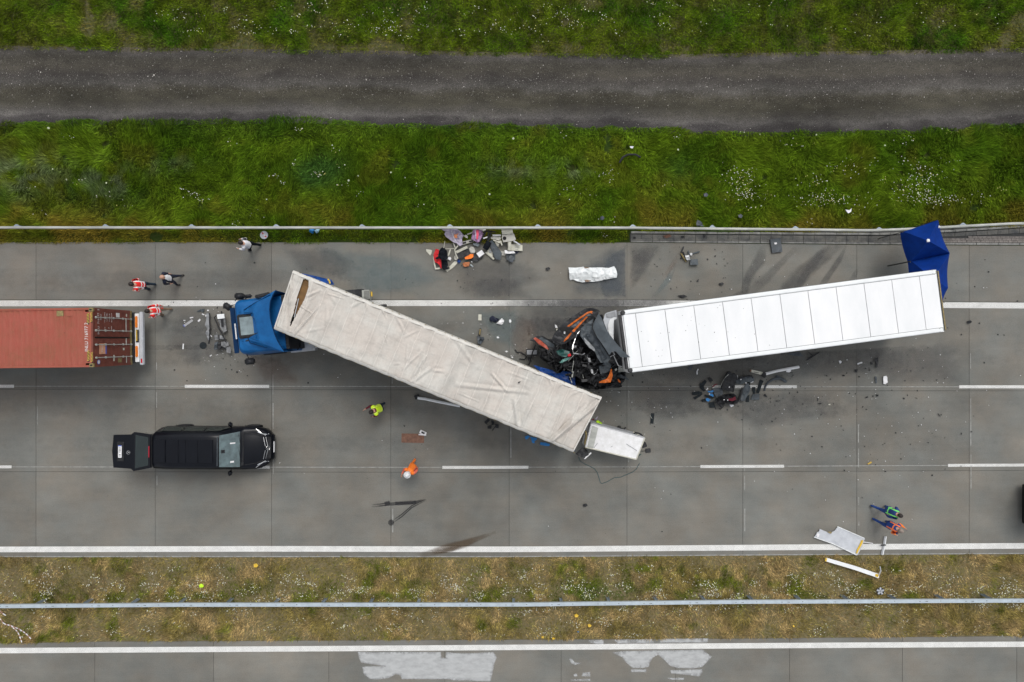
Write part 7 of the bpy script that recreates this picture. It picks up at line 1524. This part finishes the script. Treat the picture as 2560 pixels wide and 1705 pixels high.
for k, (u, v_) in enumerate(((945, 935), (1052, 945), (1100, 560), (460, 600), (435, 635), (512, 765), (1590, 440), (1440, 335))): boxt('white_stud', 'tiny white stud '+['on the rim of the tangled mass', 'beside the maroon shell', 'on the black seat', 'above the uppermost blue chip', 'at the outer tip above the blue chips', 'on the middle blue chip', 'on top of the long slate door panel', 'on the slate curved panel'][k], 'stud', D7(u, v_), (.06, .05, .03), 30*k, .42, M['paper'], bev=.012, group='white studs in the heap')
def V7(u, v): return (1700+u/6.5417, 900+v/6.5417)
wr_ = rodt('white_pole', 'long white pole with a bracket below the white trailer', 'pole', [(*V7(1395, 228), .1), (*V7(1600, 175), .1), (*V7(1945, 112), .1)], .07, M['paper'])
sheet('pole_bracket', None, None, [V7(*p) for p in [(1730, 180), (1800, 155), (1815, 180), (1780, 202), (1740, 198)]], .06, M['paper'], .05, parent=wr_)
cm = sheet('cream_profile', 'cream profile with slots lying at the end of the long white pole', 'profile', [V7(*p) for p in [(1160, 155), (1340, 195), (1370, 215), (1330, 245), (1150, 195)]], .06, M['cream'], .02, .05)
sheet('slot', None, None, [V7(*p) for p in [(1205, 190), (1290, 208), (1285, 218), (1205, 200)]], .12, M['chassis'], .004, .006, parent=cm)
sheet('rusty_knuckle', 'dark rusty joint between the cream profile and the white pole', 'joint', [V7(*p) for p in [(1320, 250), (1350, 195), (1390, 210), (1395, 270), (1365, 292), (1330, 270)]], .1, M['chassis'], .15, .05, 6)
sheet('profile_end', 'dark brown end stub of the cream profile', 'end stub', [V7(*p) for p in [(1135, 160), (1160, 155), (1158, 195), (1135, 185)]], .06, M['cardboard'], .04, .05)
rodt('curved_black_strip', 'large curved black rubber strip crossing the lane dash', 'rubber strip', [(*V7(1380, 500), .03), (*V7(1395, 430), .08), (*V7(1440, 365), .12), (*V7(1520, 315), .14), (*V7(1630, 295), .12), (*V7(1690, 320), .1), (*V7(1735, 355), .04)], [.04, .045, .05, .055, .07, .08, .06], M['charcoal'])
rodt('curved_strip_fork', 'short forked black end above the large curved rubber strip', 'rubber strip', [(*V7(1565, 255), .06), (*V7(1610, 275), .1), (*V7(1645, 300), .1)], .05, M['charcoal'])
rodt('white_arc', 'thin white curved trim just below the white trailer edge', 'trim', [(*V7(298, 145), .02), (*V7(278, 185), .02), (*V7(280, 235), .02)], .03, M['paper'])
sheet('dark_parallelogram', 'dark grey slanted shard below the white trailer edge', 'shard', [V7(*p) for p in [(160, 85), (215, 80), (170, 170), (120, 155)]], .02, M['charcoal'], .04)
for k, (P, lb) in enumerate((([(1360, 570), (1390, 545), (1400, 575), (1425, 600), (1405, 608), (1380, 590)], 'black knotted scrap below the curved rubber strip'), ([(1560, 665), (1630, 655), (1632, 665), (1565, 678)], 'thin black sliver on the middle lane'), ([(2255, 705), (2305, 700), (2300, 716), (2260, 716)], 'oval black scrap on the middle lane'))): sheet('black_scrap', lb, 'scrap', [V7(*p) for p in P], .01, M['black'], .05, .03)
def R9(u, v): return (1900+u/3.92, 850+v/3.92)
for nm, lb, ct_, P, m_, z_ in (('dark_glass_panel', 'dark glass panel half under the white trailer edge', 'panel', [(255, 135), (385, 115), (420, 160), (330, 155)], 'charcoal', .02), ('maroon_strap', 'dark maroon twisted strap below the white trailer', 'strap', [(455, 105), (520, 150), (575, 115), (580, 125), (470, 195), (440, 200), (505, 155)], 'black', .03), ('white_triangle', 'small white triangle on the lane beyond the long white pole', 'scrap', [(768, 205), (785, 200), (798, 215), (780, 232)], 'paper', .02), ('black_torn_rubber', 'tall torn black rubber piece on the lane', 'rubber piece', [(1120, 185), (1150, 168), (1155, 215), (1145, 265), (1128, 270), (1130, 215), (1110, 195)], 'black', .03), ('black_small_rubber', 'small black scrap next to the tall torn rubber piece', 'scrap', [(1080, 215), (1098, 225), (1095, 245), (1080, 240)], 'black', .02), ('black_hook', 'hooked black scrap on the lane below the white curved trim', 'scrap', [(925, 290), (955, 285), (945, 318), (928, 315)], 'black', .02), ('dark_narrow_piece', 'narrow dark piece beside the white mirror shell', 'shard', [(1120, 355), (1138, 358), (1142, 420), (1128, 422)], 'charcoal', .02), ('white_mirror_shell', 'white mirror shell lying alone on the lane', 'mirror shell', [(1203, 355), (1235, 350), (1246, 370), (1244, 415), (1225, 432), (1205, 430)], 'paper', .03), ('black_scrap', 'black scrap at the slab corner below the mirror shell', 'scrap', [(1135, 532), (1158, 535), (1155, 552), (1138, 550)], 'black', .02), ('black_scrap', 'flat black scrap left of the slab-corner scrap', 'scrap', [(1030, 557), (1052, 552), (1054, 564), (1034, 567)], 'black', .02), ('black_scrap', 'black scrap beside the lane dash end, above the joint', 'scrap', [(808, 340), (825, 342), (828, 355), (812, 352)], 'black', .02), ('yellow_tab', 'small pale yellow tab near the slab joint on the lane line', 'tab', [(1045, 1212), (1085, 1190), (1093, 1200), (1060, 1218)], 'yellow_paint', .01), ('tan_tab', 'tiny tan tab on the middle lane', 'tab', [(668, 628), (685, 626), (686, 637), (670, 638)], 'cream', .01), ('black_sliver', 'black sliver near the far side of the lane below the tents', 'scrap', [(1735, 718), (1742, 720), (1764, 745), (1758, 748)], 'black', .01)):
    S(nm, lb, ct_, R9, P, z_, m_, .05, .02)
rodt('white_curved_piece', 'small white curved trim lying beyond the long white pole', 'trim', [(*R9(955, 235), .03), (*R9(978, 226), .03), (*R9(1000, 221), .03)], .035, M['paper'])
for k, (x_, y_, lb) in enumerate(((1706, 741, 'black torn strip on the edge line by the white trailer'), (1803, 710, 'black scrap beside the seam on the shoulder'), (2422, 805, 'black scrap behind the white trailer'), (1370, 672, 'dark wad beside the white plastic sheet'), (1463, 1262, 'lone black lump on the innermost lane'))): sheet('black_lump', lb, 'scrap', [(x_-6-(6 if k == 0 else 0), y_-2), (x_+2, y_-4), (x_+6+(6 if k == 0 else 0), y_), (x_+1, y_+4), (x_-5, y_+3)], .01, M['black'], .06, .03)
# ---------------------------------------------------------------- broken panels near the inner edge line
def P6(u, v): return (2000+u/6.5333, 1220+v/6.5333)
bp1 = S('torn_white_panel', 'large torn pale panel with a yellow edge lying over the inner edge line', 'panel', P6, [(225, 795), (270, 720), (305, 705), (315, 662), (400, 700), (450, 718), (500, 725), (560, 690), (590, 650), (612, 630), (800, 710), (1050, 820), (1000, 960), (925, 1092), (760, 1010), (560, 910), (400, 850)], .03, 'pale_grey', .05, .03, 1.2)
zz_ = .12
S('yellow_edge', None, None, P6, [(1000, 855), (1035, 850), (1020, 900), (960, 1010), (935, 1070), (915, 1065), (930, 1000), (975, 920)], zz_, 'yellow', .005, .01, parent=bp1)
S('white_patch', None, None, P6, [(265, 760), (290, 735), (318, 755), (310, 795), (275, 800)], zz_, 'paper', .005, .008, parent=bp1)
S('brown_damage', None, None, P6, [(440, 715), (500, 712), (520, 730), (500, 745), (465, 730)], zz_, 'gold_dirty', .01, .01, parent=bp1)
MB().tube([U(*P6(225, 800), .09), U(*P6(560, 920), .1), U(*P6(920, 1095), .09)], .02, 6).build('folded_rim', M['white_frame'], bp1); MB().tube([U(*P6(612, 630), .09), U(*P6(1050, 820), .1)], .02, 6).build('folded_rim', M['white_frame'], bp1)
rodt('white_rod', 'thin white rod beside the torn pale panel', 'rod', [(*P6(1035, 882), .04), (*P6(1100, 890), .04), (*P6(1190, 905), .03)], .02, M['paper'])
tb = rodt('double_steel_profile', 'double bright steel profile lying across the inner edge line', 'profile', [(*P6(1392, 790), .05), (*P6(1372, 930), .05), (*P6(1335, 1090), .05)], .05, M['galv'], n=4)
rodt('second_rail', None, None, [(*P6(1407, 792), .07), (*P6(1388, 930), .07), (*P6(1352, 1092), .07)], .03, M['white_frame'], parent=tb, n=6); boxt('clamp', None, None, P6(1362, 932), (.24, .05, .05), 0, .08, M['chassis'], parent=tb, bev=.01)
lr = S('long_white_profile', 'long white profile with yellow ends lying in the dry grass', 'profile', P6, [(418, 1135), (440, 1138), (900, 1270), (1290, 1405), (1270, 1465), (880, 1330), (404, 1188)], .14, 'white_frame', .02, .05)
for P in ([(418, 1140), (444, 1148), (432, 1200), (405, 1188)], [(1235, 1400), (1288, 1412), (1272, 1460), (1225, 1440)]): S('yellow_end', None, None, P6, P, .205, 'yellow', .003, .006, parent=lr)
rodt('bent_tip', None, None, [(*P6(1285, 1430), .2), (*P6(1320, 1350), .25), (*P6(1305, 1280), .25)], .028, M['galv'], parent=lr)
# hub cap, yellow litter, barrier tape in the median
hc = empty('hub_cap', U(2201, 1478, 0), label='silver spoked hub cap lying in the median grass', cat='hub cap')
MB().lathe(U(2201, 1478, .2), [(.15, -.01), (.185, 0), (.17, .015)], 'Z', 24).build('ring', M['chassis'], hc)
for k in range(5): a = 2*PI*k/5+.3; c = U(2201, 1478, .225); MB().box(c+Vector((.095*math.cos(a), .095*math.sin(a), 0)), (.15, .075, .015), rz=a).build('spoke', M['lamp'], hc)
for k, (x_, y_, s_, c_) in enumerate(((641, 1413, 9, 'yellow'), (1441, 1538, 8, 'yellow'), (1474, 1563, 7, 'yellow'), (1357, 1591, 5, 'yellow'), (1384, 1595, 6, 'yellow'), (1445, 1578, 3, 'blue_bright'), (1983, 1564, 4, 'yellow'), (505, 1464, 9, 'lime'))): sheet('litter', ['orange-yellow litter in the median grass near the black van', 'yellow litter closest below the median guardrail', 'slim yellow litter beside the lower road', 'small yellow litter at the edge of the lower road', 'flat yellow litter touching the lower road edge', 'tiny blue litter in the median', 'small yellow litter alone further along the median', 'lime green leaf-like litter in the median'][k], 'litter', [(x_-s_*.7, y_-s_*.3), (x_, y_-s_*.6), (x_+s_*.7, y_), (x_+s_*.2, y_+s_*.5), (x_-s_*.5, y_+s_*.4)], .12, M[c_], .08, .01, 6)
tp = empty('barrier_tape', U(40, 1575, 0), label='red and white barrier tape tangled in the dry median grass', cat='tape')
def M8(u, v): return (u/7.65, 1500+v/7.65)
def tape(pts, z=.25):
    P = [U(*M8(*p), z+.04*math.sin(i*1.7)) for i, p in enumerate(pts)]; k = 0
    for i in range(len(P)-1):
        n = max(1, int((P[i+1]-P[i]).length/.085))
        for j in range(n):
            a, b_ = P[i].lerp(P[i+1], j/n), P[i].lerp(P[i+1], (j+1)/n); t = (b_-a).normalized(); nn = Vector((-t.y, t.x, .3))*.034
            mk('tape_band', [a-nn, b_-nn, b_+nn, a+nn], [(0, 1, 2, 3)], M['paper'] if k % 2 else M['tape_red'], tp); k += 1
M['tape_red'] = mat('tape red', (.40, .22, .18), .6)
tape([(-60, 150), (0, 215), (55, 260), (110, 295)]); tape([(-40, 340), (20, 375), (50, 430), (110, 470), (180, 480), (250, 510), (340, 545), (420, 590), (500, 645), (590, 740)]); tape([(220, 510), (300, 570), (345, 625), (380, 700), (415, 810)]); tape([(590, 740), (580, 760)])
# straw tuft at its end
o = MB()
for k in range(40): a = U(*M8(rr.uniform(380, 620), rr.uniform(740, 860)), .05); o.tube([a, a+Vector((rr.uniform(.1, .4), rr.uniform(.02, .3), rr.uniform(.05, .15)))], .006, 3)
o = o.build('straw', mat('straw', (.45, .30, .12), .9)); o['kind'] = 'stuff'

# ---------------------------------------------------------------- people
def person(px, py, heading, label, top, trousers, hair='hair', vest=None, stride=.25, lean=.05, armL=(.2, .3), armR=(-.2, .3), shoe='shoe', h=1.0, helmet=False, sleeve=None, front=None, spread=.0, turn=0.0):
    "px, py: midpoint of the feet in the photograph; heading in degrees; arm = (swing, elbow bend)"
    base = U(px, py); t = empty('person', base, math.radians(heading), label=label, cat='person')
    sl, clx = math.sin(lean), math.cos(lean)
    P = {}; 
    def T(y, up, fx=0.0): return Vector((up*sl+fx*clx, y, .93+up*clx-fx*sl))
    P['pelvis'] = Vector((0, 0, .93)); P['waist'] = T(0, .16); P['chest'] = T(0, .34); P['neck'] = T(0, .52, .0); P['throat'] = T(0, .58, .02); P['head'] = T(0, .68, .05); P['crown'] = T(0, .80, .05)
    for s, n in ((1, 'L'), (-1, 'R')):
        st_ = stride*(1 if n == 'L' else -1)
        P['hip'+n] = Vector((0, s*.10, .88)); P['knee'+n] = Vector((st_*.45+.05, s*(.10+spread*.5), .49)); P['ankle'+n] = Vector((st_, s*(.11+spread), .09)); P['toe'+n] = Vector((st_+.17, s*(.13+spread), .045))
        sw, el = armL if n == 'L' else armR
        sh = T(s*.195, .48); P['clav'+n] = T(s*.09, .49); P['sh'+n] = sh
        e = sh+Vector((math.sin(sw)*.29, s*.06, -math.cos(sw)*.29)); P['elb'+n] = e
        w = e+Vector((math.sin(sw+el)*.25, -s*.02, -math.cos(sw+el)*.25)); P['wri'+n] = w
        d = (w-e).normalized(); P['palm'+n] = w+d*.07
        side = Vector((0, 1, 0)); fwd = d.cross(side).normalized()
        for k in range(4):
            o_ = fwd*(.033-.022*k); ln = (.075, .085, .078, .06)[k]
            P['k%d%s' % (k, n)] = P['palm'+n]+o_+d*.03; P['m%d%s' % (k, n)] = P['palm'+n]+o_+d*(.03+ln*.5)-side*s*.012; P['t%d%s' % (k, n)] = P['palm'+n]+o_+d*(.03+ln*.9)-side*s*.035
        P['thb'+n] = w+d*.03+fwd*.035; P['tht'+n] = w+d*.075+fwd*.065
    E_ = [('pelvis', 'waist'), ('waist', 'chest'), ('chest', 'neck'), ('neck', 'throat'), ('throat', 'head'), ('head', 'crown')]
    for n in 'LR':
        E_ += [('pelvis', 'hip'+n), ('hip'+n, 'knee'+n), ('knee'+n, 'ankle'+n), ('ankle'+n, 'toe'+n), ('neck', 'clav'+n), ('clav'+n, 'sh'+n), ('sh'+n, 'elb'+n), ('elb'+n, 'wri'+n), ('wri'+n, 'palm'+n), ('wri'+n, 'thb'+n), ('thb'+n, 'tht'+n)]
        for k in range(4): E_ += [('palm'+n, 'k%d%s' % (k, n)), ('k%d%s' % (k, n), 'm%d%s' % (k, n)), ('m%d%s' % (k, n), 't%d%s' % (k, n))]
    R = {'pelvis': (.155, .13), 'waist': (.17, .14), 'chest': (.20, .15), 'neck': (.13, .11), 'throat': (.06, .06), 'head': (.092, .10), 'crown': (.07, .08), 'hip': (.115, .115), 'knee': (.07, .07), 'ankle': (.05, .05), 'toe': (.045, .035), 'clav': (.10, .10), 'sh': (.09, .09), 'elb': (.064, .064), 'wri': (.034, .034), 'palm': (.036, .022), 'thb': (.013, .013), 'tht': (.010, .010)}
    names = list(P); idx = {n: i for i, n in enumerate(names)}
    me = bpy.data.meshes.new('person_body'); me.from_pydata([tuple(P[n]*1.0) for n in names], [(idx[a], idx[b_]) for a, b_ in E_], [])
    o = bpy.data.objects.new('body', me); COL.objects.link(o)
    o.modifiers.new('skin', 'SKIN'); 
    sv = me.skin_vertices[0].data
    for n in names:
        key = n if n in R else (n[:-1] if n[:-1] in R else None)
        r_ = R[key] if key else ((.010, .010) if n[0] in 'km' else (.008, .008)); sv[idx[n]].radius = r_
        sv[idx[n]].use_root = (n == 'pelvis')
    o.modifiers.new('sub', 'SUBSURF').levels = 1
    dg = bpy.context.evaluated_depsgraph_get(); dg.update(); ev = o.evaluated_get(dg); m2 = bpy.data.meshes.new_from_object(ev); bpy.data.objects.remove(o)
    sm = sleeve or top
    mats = [M[top], M[trousers], M[shoe], M['skin'], M[sm], M[front] if front else M[top]]
    m2.materials.clear()
    for q in mats: m2.materials.append(q)
    def seg(p, a, b_):
        ab = b_-a; u_ = max(0, min(1, (p-a).dot(ab)/ab.length_squared)); return (p-(a+ab*u_)).length
    cls = []
    for a, b_ in E_:
        if a in ('pelvis', 'waist', 'chest') and not b_.startswith('hip'): k = 0
        elif b_.startswith('hip') or a.startswith('hip') or a.startswith('knee'): k = 1
        elif a.startswith('ankle'): k = 2
        elif a in ('neck',) and b_ == 'throat' or a in ('throat', 'head'): k = 3
        elif a.startswith('clav') or a == 'neck': k = 0
        elif a.startswith('sh') or a.startswith('elb'): k = 4
        else: k = 3
        cls.append(k)
    for pl_ in m2.polygons:
        c = pl_.center; best = min(range(len(E_)), key=lambda i: seg(c, P[E_[i][0]], P[E_[i][1]])); k = cls[best]
        if k == 3 and c.z < P['neck'].z-.02 and abs(c.y) < .2: k = 0
        if k == 0 and front and pl_.normal.x > .25 and abs(c.y) < .085: k = 5
        pl_.material_index = k; pl_.use_smooth = True
    bo = bpy.data.objects.new('body', m2); COL.objects.link(bo); bo.parent = t
    # hair or helmet: a cap over the skull
    hd = P['head'].lerp(P['crown'], .35)+Vector((-.008, 0, 0)); v = []; f = []; n1, n2 = 14, 7
    rr_ = .128 if helmet else .108
    for j in range(n2+1):
        ph = (PI*.62)*j/n2
        for i in range(n1):
            th_ = 2*PI*i/n1; cut = 1.0 if helmet else (1-.28*max(0, math.cos(th_)))
            a_ = ph*cut; v.append((hd.x+rr_*1.08*math.sin(a_)*math.cos(th_), hd.y+rr_*.92*math.sin(a_)*math.sin(th_), hd.z+rr_*1.05*math.cos(a_)))
    for j in range(n2):
        for i in range(n1): f.append((j*n1+i, (j+1)*n1+i, (j+1)*n1+(i+1) % n1, j*n1+(i+1) % n1))
    cap_ = mk('helmet' if helmet else 'hair', v, f, M['paper'] if helmet else M[hair], t, True, True)
    if helmet: MB().lathe((hd.x+.02, hd.y, hd.z-.03), [(.12, -.01), (.155, 0), (.12, .012)], 'Z', 18).build('brim', M['paper'], cap_, True)
    fx = MB().box(P['head']+Vector((.10, 0, .01)), (.035, .028, .04), bev=.01)
    for s in (-1, 1): fx.box(P['head']+Vector((0, s*.092, .01)), (.035, .02, .055), bev=.008)
    fc_ = fx.build('nose_and_ears', M['skin'], t, True, True)
    ey = MB()
    for s in (-1, 1): ey.box(P['head']+Vector((.088, s*.032, .035)), (.012, .022, .012), bev=.003)
    ey.box(P['head']+Vector((.088, 0, -.035)), (.012, .045, .008), bev=.003); ey.build('eyes_and_mouth', M['hair'], t, True)
    if vest:
        vm = bpy.data.meshes.new('vest'); keep = [p for p in m2.polygons if p.material_index in (0, 5) and .90 < p.center.z < P['neck'].z+.06 and seg(p.center, P['pelvis'], P['neck']) < .22]
        used = sorted({i for p in keep for i in p.vertices}); mp_ = {i: k for k, i in enumerate(used)}
        vv = [m2.vertices[i].co+m2.vertices[i].normal*.022 for i in used]; vm.from_pydata([tuple(q) for q in vv], [], [tuple(mp_[i] for i in p.vertices) for p in keep]); vm.materials.append(M[vest])
        for p in vm.polygons: p.use_smooth = True
        vo = bpy.data.objects.new('vest', vm); COL.objects.link(vo); vo.parent = t
    return t
def vest_mat(name, col, stripe, bands, vert=True, zoff=0.0):
    m = bpy.data.materials.new(name); m.use_nodes = True; nt = m.node_tree; N = nt.nodes; L_ = nt.links; b = N['Principled BSDF']; b.inputs['Roughness'].default_value = .75
    tc = N.new('ShaderNodeTexCoord'); sx = N.new('ShaderNodeSeparateXYZ'); L_.new(tc.outputs['Object'], sx.inputs[0]); acc = None
    def band_(sock, c, w):
        a = N.new('ShaderNodeMath'); a.operation = 'SUBTRACT'; a.inputs[1].default_value = c; L_.new(sock, a.inputs[0])
        d = N.new('ShaderNodeMath'); d.operation = 'ABSOLUTE'; L_.new(a.outputs[0], d.inputs[0]); e = N.new('ShaderNodeMath'); e.operation = 'LESS_THAN'; e.inputs[1].default_value = w; L_.new(d.outputs[0], e.inputs[0]); return e.outputs[0]
    L2 = [band_(sx.outputs[2], z, .035) for z in bands]
    if vert:
        ab = N.new('ShaderNodeMath'); ab.operation = 'ABSOLUTE'; L_.new(sx.outputs[1], ab.inputs[0]); L2.append(band_(ab.outputs[0], .135, .028))
    acc = L2[0]
    for q in L2[1:]: mxx = N.new('ShaderNodeMath'); mxx.operation = 'MAXIMUM'; L_.new(acc, mxx.inputs[0]); L_.new(q, mxx.inputs[1]); acc = mxx.outputs[0]
    mx = N.new('ShaderNodeMix'); mx.data_type = 'RGBA'; mx.inputs[6].default_value = (*col, 1); mx.inputs[7].default_value = (*stripe, 1); L_.new(acc, mx.inputs[0]); L_.new(mx.outputs[2], b.inputs['Base Color']); return m
M['vest_red'] = vest_mat('red reflective vest', (.82, .02, .015), (.80, .78, .78), (1.06, 1.24)); M['sleeve_red'] = vest_mat('red banded jacket', (.80, .02, .015), (.8, .78, .78), (1.24, 1.06), False)
M['vest_lime'] = vest_mat('lime vest', (.60, .85, .02), (.70, .88, .10), (1.1,)); M['vest_green'] = vest_mat('green strapped harness', (.010, .04, .16), (.22, .75, .16), (1.12,))
M['vest_orange'] = vest_mat('orange strapped harness', (.010, .045, .20), (.9, .2, .05), (1.38,))
PP = lambda u, v: (2000+u/6.5333, 1220+v/6.5333)
person(385, 717, 183, 'person in a red reflective vest and dark jeans beside the dark-suited person', 'sleeve_red', 'denim', vest='vest_red', stride=.14, lean=.18, armL=(.1, 1.0), armR=(.0, 1.1))
person(449, 701, 8, 'person in an open dark suit with a white shirt and bare grey head', 'navy', 'navy', hair='skin', stride=.12, lean=-.02, front='shirt', armL=(-.5, 1.0), armR=(-.5, 1.0), spread=.09)
person(422, 780, 190, 'person in a red reflective vest and khaki shorts by the container doors', 'sleeve_red', 'khaki', vest='vest_red', stride=.22, lean=.15, armL=(.1, 1.0), armR=(-.5, .3))
person(642, 620, 172, 'person in a white shirt and black trousers walking near the grass edge', 'shirt', 'black_soft', stride=.22, lean=.10, armL=(.3, .9), armR=(.2, .9), spread=.05)
person(961, 1014, 205, 'person in a lime yellow vest with maroon sleeves bending forward', 'maroon', 'denim', vest='vest_lime', stride=.10, lean=.42, armL=(.2, .7), armR=(.6, .8), sleeve='maroon')
person(1040, 1156, 238, 'person in orange hi-vis clothes with a white helmet bending forward', 'hv_orange', 'hv_orange', stride=.14, lean=.40, armL=(-.5, .4), armR=(.5, .6), helmet=True, sleeve='coral')
person(2192, 1263, -22, 'person in blue overalls with bright green straps striding beside a workmate', 'vest_green', 'workblue', vest='vest_green', stride=.32, lean=.22, armL=(.3, .5), armR=(-.3, .5), sleeve='workblue')
person(2195, 1298, -32, 'person in blue overalls with orange sleeves beside the green-strapped workmate', 'workblue', 'workblue', vest='vest_orange', stride=.30, lean=.20, armL=(.7, .8), armR=(.3, .9), sleeve='hv_orange', hair='grey_hair')
